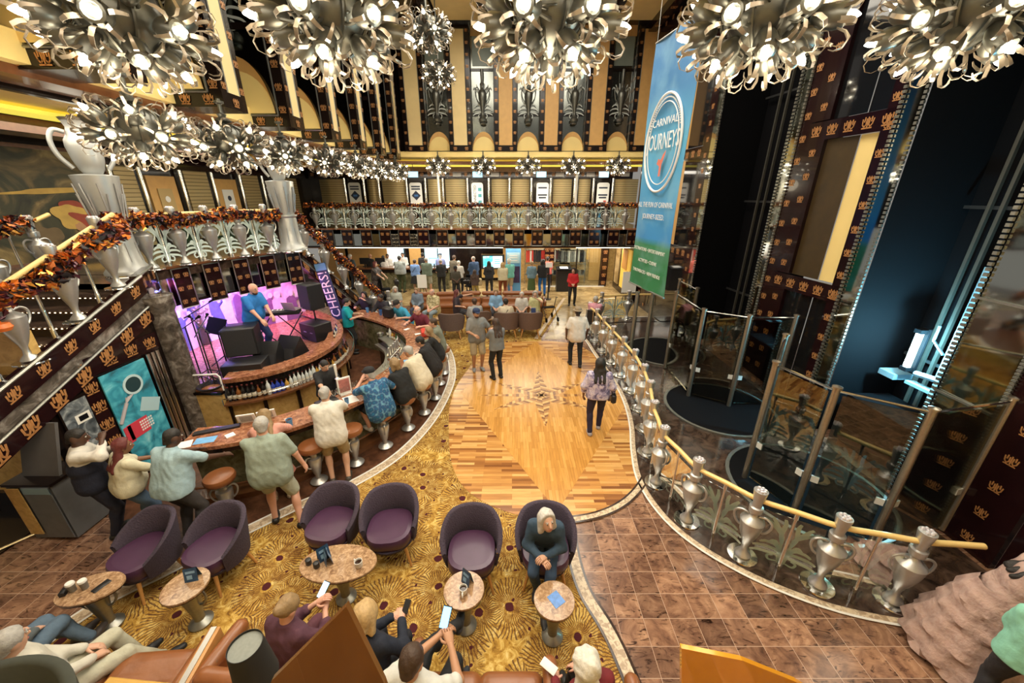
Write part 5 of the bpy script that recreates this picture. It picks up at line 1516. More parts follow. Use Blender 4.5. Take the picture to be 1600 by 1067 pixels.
# ================================================================ BOTTLES AND BAR ITEMS
def tintglass(name, c): return plain(name, c, .08, 0, 0, 1, .5)
BG = [tintglass('black_bottle', (.012, .010, .010)), tintglass('amber_bottle', (.20, .07, .015)), tintglass('blue_bottle', (.02, .05, .35)), tintglass('pale_bottle', (.62, .66, .64)), tintglass('green_bottle', (.03, .10, .03)), tintglass('honey_bottle', (.48, .27, .05))]
BN = ['black', 'amber', 'blue', 'clear', 'green', 'honey coloured']
lab_m = plain('label_paper', (.68, .64, .54), .6, 0, .2, 30); cap_m = plain('bottle_cap', (.10, .02, .02), .4)
btl = {}
def bottle(kind, loc, label, group, sc=1.):
    if kind not in btl:
        t = thing('bottle', label, 'bottle', loc, 0, group)
        r = (.036, .04, .042, .038, .034, .042)[kind]; h = (.30, .29, .26, .31, .28, .24)[kind]
        mb = MB(); mb.lathe([(r * .9, .0), (r, .012), (r, h * .56), (r * .85, h * .66), (.014, h * .78), (.013, h * .95)], n=10); mb.build('glass_body', BG[kind], t, 40)
        mb = MB(); mb.lathe([(r + .001, h * .15), (r + .001, h * .42)], n=10, cap=False); mb.build('label', lab_m, t, True)
        mb = MB(); mb.lathe([(.016, h * .93), (.016, h), (.004, h + .002)], n=8); mb.build('cap', cap_m, t)
        btl[kind] = t; t.scale = (sc,) * 3; return t
    return dup(btl[kind], loc, rng.random() * 6, label, group, sc)
sh = walk(offset(SHELF[:52], -.14), .085, .08)
g = random.Random(5)
order = [0, 0, 1, 0, 0, 0, 1, 0, 3, 2, 2, 2, 5, 3, 3, 3, 3, 3, 3, 3, 5, 3, 0, 0, 1, 0, 5, 1, 0, 0, 1, 0, 0, 1, 5, 0, 1, 0]
for i, ((x, y, a), k) in enumerate(zip(sh, order)):
    bottle(k, (x, y, .742), '%s glass bottle on the curved shelf below the stage, %s from the left' % (BN[k], NUM[i]), 'bottles on the stage shelf', g.uniform(.9, 1.12))
sh2 = walk(offset(mid, -.16), .15, .5)
k2 = [3, 5, 0, 1, 3, 5, 1, 3, 0, 5, 3, 4, 1, 5, 3, 0, 5, 3]
for i, ((x, y, a), k) in enumerate(zip(sh2, k2)):
    bottle(k, (x, y, .872), '%s bottle in the workstation wells, %s from the near end' % (BN[k], NUM[i]), 'bottles on the bar workstation', g.uniform(.8, 1.0))
for i, (x, y, a) in enumerate(walk(RIM[34:], .12, .05)[:7]):
    bottle((0, 3, 0, 2, 3, 0, 2)[i], (x + .14 * math.sin(a) * -1 - .02, y + .14 * math.cos(a), 1.192), '%s bottle standing on the right end of the stage ledge, %s in its row' % (BN[(0, 3, 0, 2, 3, 0, 2)[i]], NUM[i]), 'bottles on the stage ledge', .62)
def glassware(loc, label, group=None, first=[None]):
    if first[0] is None:
        mb = MB(); mb.lathe([(.03, 0), (.032, .006), (.006, .02), (.006, .07), (.032, .10), (.038, .15), (.034, .18)], n=12, cap=False); mb.add([(.03 * math.cos(a), .03 * math.sin(a), 0) for a in [2 * PI * i / 12 for i in range(12)]], [tuple(range(12))])
        first[0] = tag(mb.build('wine_glass', clear, None, True, loc), label, 'glass', group); return first[0]
    return dup(first[0], loc, 0, label, group)
for i, (x, y, a) in enumerate(walk(offset(BO, -.45), .09, 2.15)[:6]): glassware((x, y, 1.072), 'clear stemmed glass near the seated man in blue, %s of its row' % NUM[i], 'glasses on the near bar')
for i, (x, y, a) in enumerate(walk(offset(BO, -.50), .10, 3.35)[:5]): glassware((x, y, 1.072), 'clear stemmed glass by the beer taps, %s of its row' % NUM[i], 'glasses by the taps')
# beer taps
t = thing('beer_tap', 'row of tall silver beer taps on the bend of the bar', 'beer tap', (-2.62, 7.72, 1.07), 1.5)
mb = MB(); mb.tube([(-.32, 0, .22), (.32, 0, .22)], .035, 10); mb.lathe([(.05, 0), (.03, .03), (.03, .22)], (-.22, 0, 0), 12); mb.lathe([(.05, 0), (.03, .03), (.03, .22)], (.22, 0, 0), 12); mb.build('manifold', chrome, t, 40)
for k in range(5):
    x = -.26 + .13 * k
    mb = MB(); mb.lathe([(.012, .22), (.02, .30), (.028, .44), (.02, .47), (.004, .48)], (x, 0, 0), 8); mb.tube([(x, 0, .22), (x, -.06, .2), (x, -.07, .13)], .011, 6); mb.build('tap_handle', silver, t, 40)
t = thing('beer_tap', 'single white-handled beer tap tower on the near bar', 'beer tap', (-3.32, 6.42, 1.07), 0.6)
mb = MB(); mb.lathe([(.07, 0), (.05, .02), (.035, .05), (.035, .25), (.05, .27), (.02, .3)], n=14); mb.tube([(0, 0, .22), (0, -.1, .2), (0, -.11, .14)], .014, 6); mb.build('tower', chrome, t, 40)
mb = MB(); mb.lathe([(.014, .3), (.02, .34), (.026, .56), (.01, .57)], n=8); mb.build('handle', white, t, 40)
def slab(name, label, cat, c, d, rz, m, group=None, bev=0):
    mb = MB(); mb.box((0, 0, d[2] / 2), d, bev=bev); o = mb.build(name, m, None, 40 if bev else False, c); o.rotation_euler = (0, 0, rz); return tag(o, label, cat, group)
def tent(label, loc, rz, m, w=.12, h=.16, group=None):
    """folded card standing like a tent"""
    t = thing('menu_card', label, 'card', loc, rz, group)
    mb = MB()
    for s in (-1, 1): mb.add([(-w / 2, s * .04, 0), (w / 2, s * .04, 0), (w / 2, s * .004, h), (-w / 2, s * .004, h)], [(0, 1, 2, 3) if s < 0 else (3, 2, 1, 0)])
    mb.build('folded_card', m, t)
    mb = MB()
    for s in (-1, 1):
        f = lambda x, z: (x, s * (.0412 - .036 * z / h), z)
        mb.add([f(-w * .35, h * .62), f(w * .35, h * .62), f(w * .35, h * .8), f(-w * .35, h * .8)], [(0, 1, 2, 3)]); mb.add([f(-w * .3, h * .2), f(w * .1, h * .2), f(w * .1, h * .5), f(-w * .3, h * .5)], [(0, 1, 2, 3)])
    mb.build('print', plain('card_print', (.24, .42, .62), .6, 0, .4, 30), t)
    return t
blue_card = plain('navy_card', (.02, .07, .16), .4, 0, .5, 25)
slab('paper_sheet', 'white printed menu sheet lying on the bar before the seated man in blue', 'menu', (-2.98, 6.1, 1.071), (.22, .3, .002), .7, paper)
slab('paper_sheet', 'blue and white flyer lying on the left bar by the man in light blue', 'flyer', (-4.72, 4.86, 1.071), (.28, .17, .002), .3, plain('blue_flyer', (.16, .40, .72), .5, 0, .4, 12))
slab('paper_sheet', 'white sheet on the bar under the hands of the woman in cream top', 'paper', (-5.0, 4.72, 1.071), (.3, .2, .002), .5, paper)
slab('paper_sheet', 'crumpled white napkin beside the flyer on the left bar', 'napkin', (-4.42, 4.98, 1.071), (.12, .12, .012), .9, paper)
for i, (x, y, rz) in enumerate(((-4.36, 5.3, .3), (-4.1, 5.42, .5))):
    t = thing('framed_sign', ('white framed notice standing on the bar, left one of the pair', 'white framed notice standing on the bar, right one of the pair')[i], 'sign', (x, y, 1.07), rz, 'framed bar notices')
    mb = MB(); M = Matrix.Rotation(.35, 4, 'X'); mb.box((0, .03, .09), (.26, .02, .19), M=M); mb.build('frame', white, t)
    mb = MB(); mb.box((0, .018, .09), (.18, .004, .13), M=M); mb.build('print', plain('grey_print', (.35, .36, .34), .6, 0, .4, 40), t)
slab('tray', 'long black bar mat edged in white on the left bar', 'bar mat', (-4.72, 5.12, 1.071), (.62, .1, .03), .42, black)
slab('till_screen', 'black touch screen till lying open on the bar before the dark-clad bartender', 'till', (-3.36, 5.98, 1.07), (.36, .22, .05), .85, black, None, .01)
t = thing('framed_sign', 'upright white-framed red picture sign beside the tap tower', 'sign', (-3.15, 6.3, 1.07), .7)
mb = MB(); mb.box((0, 0, .19), (.24, .03, .32), bev=.005); mb.box((0, 0, .015), (.2, .1, .03)); mb.build('frame', white, t)
mb = MB(); mb.box((0, -.017, .19), (.19, .004, .26)); mb.build('picture', plain('red_picture', (.42, .16, .14), .5, 0, .6, 18), t)
cup_m = plain('light_blue_cup', (.09, .26, .50), .4)
def cup(label, loc, m, group=None, r=.04, h=.11):
    t = thing('cup', label, 'cup', loc, 0, group)
    mb = MB(); mb.lathe([(r * .75, 0), (r, h), (r * .93, h), (r * .7, .01)], n=14, cap=False); mb.build('wall', m, t, True)
    mb = MB(); mb.lathe([(r * .75, .0), (.002, .001)], n=14, cap=False); mb.lathe([(r * .95, h * .85), (.002, h * .851)], n=14, cap=False); mb.build('drink', plain('dark_drink', (.07, .03, .015), .1), t)
    return t
cup('light blue cup standing on the bar by the woman in striped coral', (-3.62, 5.24, 1.07), cup_m, None, .05, .13)
cup('blue cup on the bar right of the man in the white shirt', (-2.98, 5.95, 1.07), cup_m)
cup('big blue cup on the bar before the man in cream shirt', (-2.5, 7.1, 1.07), cup_m, None, .06, .16)
for i, p in enumerate(((-2.35, 7.75), (-2.25, 7.95))): slab('napkin', ('light blue folded napkin on the bend of the bar, nearer one', 'light blue folded napkin on the bend of the bar, farther one')[i], 'napkin', (*p, 1.071), (.16, .18, .03), .4 + i, plain('blue_napkin', (.20, .45, .75), .8, 0, .3, 20), 'blue napkins')
for i, (x, y) in enumerate(((-2.42, 9.35), (-2.55, 9.6), (-2.95, 9.98))): slab('paper_sheet', 'white slip of paper on the far bar, %s from the near side' % NUM[i], 'paper', (x, y, 1.071), (.16, .1, .002), .5 * i, paper, 'slips on the far bar')
slab('garnish_tray', 'white garnish tray with yellow fruit on the workstation', 'tray', (-2.95, 8.75, .872), (.3, .5, .05), .1, plain('tray_plastic', (.62, .58, .42), .5, 0, .3, 22), None, .01)
mb = MB(); mb.lathe([(.05, 0), (.085, .05), (.09, .1), (.086, .1), (.05, .01)], n=16, cap=False); tag(mb.build('ice_bucket', silver_d, None, True, (-3.7, 9.95, .872)), 'steel ice bucket on the far end of the workstation', 'bucket')
slab('backpack', 'black backpack resting on the far bar beside blue cups', 'bag', (-3.78, 11.05, 1.071), (.34, .2, .34), -.6, black, None, .05)
cup('tall blue cup left of the backpack on the far bar', (-4.1, 11.3, 1.07), plain('navy_cup', (.04, .12, .35), .4), None, .05, .17)
cup('blue tumbler on the far bar by the woman at its end', (-4.62, 11.6, 1.07), cup_m, None, .05, .15)
cup('glass of red drink on the far bar by the man in maroon', (-2.28, 9.75, 1.07), tintglass('red_drink', (.45, .05, .03)), None, .035, .12)

# ================================================================ STAGE GEAR
def speaker(label, loc, rz, w, d, h, tilt=0.):
    t = thing('speaker', label, 'speaker', loc, rz)
    M = Matrix.Rotation(tilt, 4, 'X')
    mb = MB(); mb.box((0, 0, h / 2), (w, d, h), bev=.02, M=M) if not tilt else mb.add([(s * w / 2, y, z) for s in (-1, 1) for y, z in ((-d * .55, 0), (d * .5, 0), (d * .1, h), (-d * .35, h * .55))], [(3, 2, 1, 0), (4, 5, 6, 7), (0, 1, 5, 4), (1, 2, 6, 5), (2, 3, 7, 6), (3, 0, 4, 7)])
    mb.build('cabinet', black, t, 40)
    mb = MB()
    if tilt: mb.add([(s * w * .45, y, z) for s, y, z in ((-1, -d * .545, h * .05), (1, -d * .545, h * .05), (1, -d * .37, h * .53), (-1, -d * .37, h * .53))], [(0, 1, 2, 3)])
    else: mb.box((0, -d / 2 - .006, h / 2), (w * .9, .012, h * .9))
    mb.build('grille', plain('speaker_grille', (.03, .03, .035), .7, .2, .3, 90), t)
    return t
def case(name, label, cat, loc, rz, d, m=black):
    t = thing(name, label, cat, loc, rz); mb = MB(); mb.box((0, 0, d[2] / 2), d, bev=.015); mb.build('body', m, t, 40)
    mb = MB()
    for s in (-1, 1): mb.tube([(s * d[0] * .2, -d[1] / 2 - .015, d[2] * .55), (s * d[0] * .2 + .1, -d[1] / 2 - .015, d[2] * .55)], .012, 5)
    mb.build('handle', silver_d, t); return t
Z = STZ
pl = at(378, 578, Z + .0)
case('equipment_case', 'black equipment case on stage under the left loudspeaker', 'case', at(388, 583, Z), .25, (.75, .5, .30))
x, y, _ = at(385, 576, Z)
speaker('large black loudspeaker on the case left of the keyboard', (x - .05, y + .2, Z + .31), .35, .62, .5, .62)
x, y, _ = at(497, 528, Z); case('equipment_case', 'black equipment case right of the keyboard player', 'case', (x, y, Z), -.5, (.62, .5, .45))
speaker('tall dark loudspeaker on a pole right of the keyboard player', (x - .05, y + .15, Z + .78), -.5, .46, .4, .66)
mb = MB(); mb.lathe([(.02, 0), (.02, .36)], (x - .05, y + .15, Z + .43), 8); tag(mb.build('speaker_pole', black), 'short pole carrying the right loudspeaker', 'pole')
x, y, _ = at(458, 556, Z); speaker('wedge stage monitor in front of the keyboard, right one', (x, y, Z), -.25, .56, .5, .5, .5)
x, y, _ = at(424, 566, Z); speaker('wedge stage monitor in front of the keyboard, left one', (x, y, Z), .05, .5, .5, .5, .5)
kx, ky, _ = at(437, 540, Z)
t = thing('keyboard', 'black stage keyboard under the hands of the man in blue', 'keyboard', (kx, ky + .1, Z + .80), .28)
mb = MB(); mb.box((0, 0, .04), (1.15, .3, .09), bev=.01); mb.build('body', black, t, 40)
mb = MB().mat(white); mb.box((0, .06, .088), (1.0, .14, .01)); mb.mat(black)
for k in range(36):
    if k % 7 not in (2, 6): mb.box((-.48 + k * .0275, .045, .097), (.013, .09, .012))
mb.build('keys', parent=t)
t = thing('keyboard_stand', 'black crossed-leg stand under the stage keyboard', 'stand', (kx, ky + .1, Z), .28)
mb = MB()
for s in (-1, 1):
    for q in (-1, 1): mb.tube([(s * .35 - q * .25, -.12 * q, .01), (s * .35 + q * .25, .12 * q, .79)], .015, 6)
mb.build('legs_frame', black, t)
t = thing('laptop', 'silver laptop open on the right end of the keyboard', 'laptop', (kx + .42, ky + .22, Z + .905), .28 + PI * .85)
mb = MB(); mb.box((0, 0, .008), (.33, .22, .016)); mb.build('base', silver, t); mb = MB(); mb.box((0, .15, .1), (.33, .01, .22), M=Matrix.Rotation(-.3, 4, 'X')); mb.build('lid', silver, t)
x, y, _ = at(345, 574, Z); t = thing('music_stand', 'black music stand with a broad desk left of the loudspeaker', 'stand', (x, y + .2, Z), -.4)
mb = MB(); mb.lathe([(.015, 0), (.015, .8)], n=8); [mb.tube([(0, 0, .2), (.28 * math.cos(a), .28 * math.sin(a), .01)], .012, 5) for a in (0, 2.1, 4.2)]; mb.build('post', black, t)
mb = MB(); mb.box((0, 0, .9), (.6, .02, .36), M=Matrix.Rotation(-.5, 4, 'X')); mb.build('desk', blackm, t)
for i, (px, py, hh) in enumerate(((318, 598, 1.2), (328, 588, 1.35), (336, 600, 1.1), (346, 590, 1.05))):
    x, y, _ = at(px, py, Z); t = thing('microphone_stand', 'thin black microphone stand at the left of the stage, %s from the column' % NUM[i], 'stand', (x, y, Z), i, 'microphone stands')
    mb = MB(); mb.lathe([(.012, 0), (.012, hh)], n=6); [mb.tube([(0, 0, .16), (.25 * math.cos(a), .25 * math.sin(a), .01)], .011, 5) for a in (0, 2.1, 4.2)]; mb.tube([(-.1, .05, hh - .05), (.4, -.1, hh + .22)], .01, 5); mb.build('post', black, t)
    mb = MB(); mb.sph((.42, -.1, hh + .24), .03, 8, 5); mb.cone((.41, -.1, hh + .23), (.33, -.08, hh + .2), .02, .012, 8); mb.build('microphone', blackm, t, True)
x, y, _ = at(330, 606, Z)
mb = MB()
for k in range(5): mb.tube([(x + (.17 + .012 * k) * math.cos(a), y + (.17 + .012 * k) * math.sin(a), Z + .012 + .012 * k) for a in [2 * PI * i / 20 for i in range(20)]], .012, 5, True)
tag(mb.build('cable_coil', black), 'coiled black cable on the stage floor behind the white rail', 'cable')
t = thing('stage_guard_rail', 'white bent-tube guard rail at the left front of the stage', 'rail', (-6.0, 6.6, .95))
p0 = v3((-6.0, 6.6, .95)); mb = MB()
mb.tube([(-.27, 0, 0), (-.27, 0, .30), (-.22, .01, .36), (.2, .06, .36), (.25, .06, .30), (.25, .06, 0)], .018, 8); mb.build('tube', white, t, 50)
# plants and cables: dark flower arrangement at the mural
x, y, _ = at(296, 540, Z)
t = thing('dried_arrangement', 'pale dried flower arrangement at the left end of the stage mural', 'plant', (x + .35, y + .1, Z)); mb = MB(); mb.lathe([(.08, 0), (.12, .2), (.07, .4), (.09, .45)], n=12); mb.build('vase', pewter, t, 40)
mb = MB(); g2 = random.Random(3)
for k in range(40):
    a = g2.random() * 6.28; r = g2.uniform(.05, .3); z = g2.uniform(.6, 1.15)
    mb.tube([(0, 0, .42), (r * .5 * math.cos(a), r * .5 * math.sin(a), .42 + (z - .42) * .6), (r * math.cos(a), r * math.sin(a), z)], .006, 4); mb.sph((r * math.cos(a), r * math.sin(a), z), .03, 5, 3)
mb.build('dry_stems', plain('dry_stem', (.38, .28, .16), .8, 0, .4, 20), t)

# ================================================================ SIGNS
t = thing('hanging_banner', 'tall blue and green hanging banner with an oval emblem before the lift shafts', 'banner', (3.45, 9.62, 2.3), math.atan2(8.75 - 10.5, 3.6 - 3.3))
BW, BH = 1.78, 5.5
def ban_col():
    n = NT('banner_print'); v = n.coord(); sx = n.node('ShaderNodeSeparateXYZ'); n.l.new(v, sx.inputs[0])
    nz = n.node('ShaderNodeTexNoise', i_Scale=1.1, i_Detail=4.0); n.l.new(v, nz.inputs['Vector'])
    c = n.ramp(n.math('MULTIPLY', sx.outputs[2], 1 / BH), [(0, (.03, .20, .075)), (.20, (.035, .22, .085)), (.23, (.045, .27, .62)), (.45, (.07, .35, .66)), (.62, (.10, .38, .60)), (.8, (.05, .19, .40)), (1, (.045, .16, .36))])
    cl = n.ramp(nz.outputs[0], [(.45, (0, 0, 0)), (.7, (1, 1, 1))])
    return n.out(n.mix(n.math('MULTIPLY', cl, .35), c, (.35, .62, .70)), .6)
bp = ban_col()
mb = MB(); rows = []
for j in range(13):
    z = BH * j / 12; rows.append([(-BW / 2 + BW * i / 10, .03 * math.sin(i * .9 + j * .5), z) for i in range(11)])
mb.grid(rows); rows2 = [[(p[0], p[1] + .006, p[2]) for p in reversed(r)] for r in rows]; mb.grid(rows2); mb.build('cloth', bp, t, True)
mb = MB()
for z in (0, BH): mb.tube([(-BW / 2 - .02, 0, z), (BW / 2 + .02, 0, z)], .02, 8)
for s in (-1, 1): mb.tube([(s * BW * .48, 0, BH), (s * BW * .48, 0, 8.1)], .006, 4)
mb.build('pole', silver_d, t)
mb = MB(); ring = [(.74 * math.cos(a), -.045, 3.35 + 1.0 * math.sin(a)) for a in [2 * PI * i / 48 for i in range(48)]]
mb.tube(ring, .028, 6, True); mb.tube([(p[0] * .84, -.045, 3.35 + (p[2] - 3.35) * .84) for p in ring][::1], .012, 5, True)
for i in range(40):
    a = PI * .12 + PI * .76 * i / 39; mb.sph((.68 * math.cos(a), -.045, 3.35 + .92 * math.sin(a)), .018, 5, 3)
mb.build('oval_emblem', paper, t)
mb = MB(); mb.poly([(.03 + .18 * x, -.046, 2.92 + .3 * z) for x, z in ((-.9, .1), (-.2, -.1), (-.25, -.8), (.25, -.8), (.3, 0), (.9, .7), (1.0, 1.0), (.4, .7), (0, .35), (-.6, .45))]); mb.build('red_mark', plain('banner_red', (.70, .20, .14), .6), t)
for body, size, z, sx in (('CARNIVAL', .22, 3.80, 1.0), ('JOURNEYS', .48, 3.40, .60), ('ALL THE FUN OF CARNIVAL', .17, 2.05, .74), ('JOURNEY-SIZED.', .17, 1.78, .8), ('DESTINATIONS • ENTERTAINMENT', .12, .98, .8), ('ACTIVITIES • CUISINE', .12, .70, .8), ('THROWBACKS • NEW FRIENDS', .12, .42, .8)):
    text('lettering', body, size, paper, t, (0, -.046, z), (R(90), 0, 0), sx=sx)
t = thing('vertical_sign', 'navy vertical sign reading CHEERS in white leaning on the stair right of the stage', 'sign', (-5.36, 11.15, 1.0), 0)
t.rotation_euler = (0, -.17, .0)
mb = MB(); mb.box((0, 0, .86), (.34, .03, 1.75)); mb.build('board', plain('navy_sign', (.025, .045, .11), .5), t)
mb = MB(); mb.box((0, -.017, 1.62), (.32, .006, .2)); mb.build('blue_header', plain('sky_blue', (.16, .38, .70), .5), t)
text('lettering', 'CHEERS!', .40, paper, t, (0, -.02, .78), (R(90), -R(90), 0), sx=.95)
# poster in the left doorway
t = thing('lit_poster', 'large turquoise poster with a porthole and a red basket in the left doorway', 'poster', (-6.385, 5.6, 1.0), PI / 2)
pm = mk_mural('turquoise_print', [(.3, (.02, .10, .14)), (.45, (.03, .28, .40)), (.6, (.10, .48, .60)), (.75, (.35, .68, .74))], 2.6)
mb = MB(); mb.box((0, 0, .06), (.76, .02, 1.8)); mb.build('print', pm, t)
mb = MB().mat(plain('pale_ring', (.5, .66, .70), .5)); mb.lathe([(.17, 0), (.17, .008), (.13, .008)], (.05, -.012, .62), 24, Matrix.Rotation(PI / 2, 4, 'X'), cap=False); mb.mat(plain('porthole_dark', (.02, .05, .06), .3)); mb.lathe([(.135, .0), (.135, .004), (.01, .004)], (.05, -.012, .62), 24, Matrix.Rotation(PI / 2, 4, 'X')); mb.build('porthole_picture', parent=t)
mb = MB().mat(plain('basket_red', (.62, .05, .08), .5)); mb.box((-.12, -.014, -.12), (.36, .008, .28)); mb.box((-.30, -.014, -.14), (.12, .008, .30)); mb.mat(paper)
for i in range(6):
    for j in range(4): mb.box((-.08 + i * .04, -.02, -.04 - j * .05), (.026, .004, .03))
mb.build('basket_picture', parent=t)
mb = MB().mat(plain('keyboard_pale', (.42, .60, .66), .5)); M = Matrix.Rotation(.5, 4, 'Y'); mb.box((.2, -.013, .16), (.34, .004, .24), M=M); mb.mat(plain('skin_print', (.42, .38, .40), .6)); mb.tube([(-.36, -.014, .1), (-.22, -.014, .3), (-.16, -.014, .38)], .03, 6); [mb.tube([(-.16, -.014, .38), (-.13 + .04 * k, -.014, .47)], .012, 4) for k in range(4)]; mb.build('hand_picture', parent=t)
t = thing('photo_panel', 'dark framed photo panel on the wall left of the turquoise poster', 'picture', (-6.385, 4.77, 1.15), PI / 2)
mb = MB(); mb.box((0, 0, .2), (.4, .02, 1.0)); mb.build('frame', dark, t)
mb = MB().mat(mk_mural('cool_photo', [(.35, (.03, .04, .05)), (.5, (.12, .14, .16)), (.62, (.35, .38, .38)), (.75, (.05, .10, .35))], 5)); mb.box((0, -.012, .25), (.36, .006, .8)); mb.mat(white); mb.box((.05, -.016, .36), (.2, .004, .14)); mb.mat(blackm); mb.box((.05, -.019, .36), (.12, .004, .08)); mb.build('photo', parent=t)
t = thing('service_cabinet', 'yellow and grey service cabinet with a tilted dark lid left of the waiter', 'cabinet', (-6.50, 4.24, .026), 0)
mb = MB().mat(plain('grey_steel', (.16, .17, .18), .45, .3, .2)); mb.box((0, 0, .46), (.60, .46, .92)); mb.mat(dark); mb.box((0, 0, .94), (.66, .5, .04)); mb.build('carcass', parent=t)
mb = MB(); mb.box((-.2, -.256, .5), (.18, .012, .8)); mb.build('side_panel', veneer, t)
mb = MB(); mb.box((.12, -.256, .48), (.36, .012, .88)); mb.build('door', plain('grey_steel', (.16, .17, .18), .45, .3, .2), t)
mb = MB(); mb.box((.12, -.26, .86), (.36, .012, .10)); mb.build('blue_rail', plain('blue_grey', (.20, .30, .36), .5), t)
mb = MB(); mb.box((.02, .05, 1.3), (.5, .04, .76), M=Matrix.Rotation(-.3, 4, 'X')); mb.build('lid', plain('grey_board', (.10, .095, .095), .6, 0, .2), t)
# posters of the upper back wall
def up_poster(label, px, kind):
    x0, x1 = bx(px[0]), bx(px[1]); w = x1 - x0
    t = thing('poster', label, 'poster', ((x0 + x1) / 2, YB - .12, DECK + .95), 0)
    mb = MB(); mb.box((0, .02, .45), (w * 1.12, .03, 1.34)); mb.build('frame', dark, t)
    ol = [(-w / 2, -.005, -.2), (w / 2, -.005, -.2)] + [(w / 2 - .12 + .12 * math.cos(a), -.005, .93 + .12 * math.sin(a)) for a in [PI / 2 * i / 5 for i in range(6)]] + [(-w / 2 + .12 - .12 * math.sin(a), -.005, .93 + .12 * math.cos(a)) for a in [PI / 2 * i / 5 for i in range(6)]]
    mb = MB(); mb.poly(ol); mb.build('sheet', paper, t)
    dk = plain('poster_ink', (.02, .03, .06), .6); mb = MB().mat(dk)
    if kind == 'diamond':
        for z in (.86, .74): mb.box((0, -.01, z), (w * .72, .004, .07))
        mb.poly([(0, -.012, .18), (.24, -.012, .42), (0, -.012, .66), (-.24, -.012, .42)]); mb.mat(plain('poster_blue', (.05, .16, .42), .6)); mb.box((0, -.015, .42), (.2, .003, .1))
    elif kind == 'turned':
        mb.mat(plain('poster_teal', (.08, .34, .40), .6))
        for z in (.72, .42, .1): mb.box((w * .22, -.01, z), (.18, .004, .16))
        text('lettering', 'CONNECTED', .2, dk, t, (-w * .2, -.012, .38), (R(90), -R(90), 0), sx=.9)
    else:
        for z, ww in ((.8, .7), (.45, .75), (.32, .6), (.05, .75), (-.08, .5)): mb.box((0, -.01, z), (w * ww, .004, .075 if z > -.05 else .04))
        if kind == 'red': mb.mat(plain('poster_red', (.6, .08, .06), .6)); mb.box((w * .2, -.01, .14), (.14, .004, .08))
    mb.build('print', parent=t)
for l, px, k in (('white poster with a dark diamond, leftmost on the far upper wall', (546, 565), 'diamond'), ('white poster with a dark diamond, left of the tall thin white pole', (641, 660), 'diamond'),
                 ('white and teal poster with a sideways word on the far upper wall', (737, 755), 'turned'), ('white poster with two short text blocks right of the sideways-worded poster', (838, 857), 'lines'), ('white poster with a small red mark nearest the hanging banner', (932, 951), 'red')): up_poster(l, px, k)
for i, (y, w) in enumerate(((12.3, .5), (15.0, .55))):
    t = thing('poster', ('small tan poster with a round seal on the left deck wall', 'white framed chart on the left deck wall')[i], 'poster', (-10.5, y, 4.0), PI / 2)
    mb = MB(); mb.box((0, 0, .35), (w, .02, .8)); mb.build('sheet', (plain('tan_paper', (.50, .36, .16), .7), paper)[i], t)
    mb = MB(); mb.lathe([(.09, 0), (.09, .01), (.01, .012)], (0, -.012, .45), 16, Matrix.Rotation(PI / 2, 4, 'X')); mb.build('seal', (paper, plain('poster_ink', (.02, .03, .06), .6))[i], t)
t = thing('wall_painting', 'huge dark landscape painting with figures in yellow and red behind the near stair', 'painting', (-10.55, 8.75, 3.16), PI / 2)
mb = MB(); mb.box((0, 0, 1.2), (3.9, .04, 2.4)); mb.build('canvas', old_paint, t)
mb = MB(); [mb.box(c, d) for c, d in (((0, -.02, 2.4), (4.0, .08, .08)), ((0, -.02, .0), (4.0, .08, .08)), ((-1.97, -.02, 1.2), (.08, .08, 2.4)), ((1.97, -.02, 1.2), (.08, .08, 2.4)))]; mb.build('frame', walnut, t)
mb = MB()
def blob(cx, cz, rx, rz, m, rot=0., n=36):
    mb.mat(m); q = .026 + .002 * len(mb.f)
    mb.poly([(cx + (1 + .16 * math.sin(3 * a + cx * 9) + .1 * math.sin(5 * a + cz * 7)) * (rx * math.cos(a) * math.cos(rot) - rz * math.sin(a) * math.sin(rot)), -q, cz + (1 + .16 * math.sin(3 * a + cx * 9) + .1 * math.sin(5 * a + cz * 7)) * (rx * math.cos(a) * math.sin(rot) + rz * math.sin(a) * math.cos(rot))) for a in [2 * PI * i / n for i in range(n)]])
oy, orr, obr, osk = (plain(n_, c, .7, 0, .35, 5) for n_, c in (('paint_yellow', (.55, .36, .09)), ('paint_red', (.30, .055, .03)), ('paint_bark', (.16, .11, .055)), ('paint_flesh', (.45, .24, .12))))
blob(-1.0, 1.75, .42, .75, obr, .2); blob(-.55, 2.1, .25, .5, obr, -.7); blob(.9, 1.0, .42, .26, orr, -.3); blob(.72, .95, .34, .28, oy); blob(1.25, .75, .5, .2, orr, -.4); blob(.1, .55, .3, .22, obr); blob(.9, .65, .2, .09, osk, -.6); blob(.45, 1.5, .8, .06, oy, .05); blob(1.2, .3, .6, .12, oy, .1)
mb.build('painted_figures', parent=t)

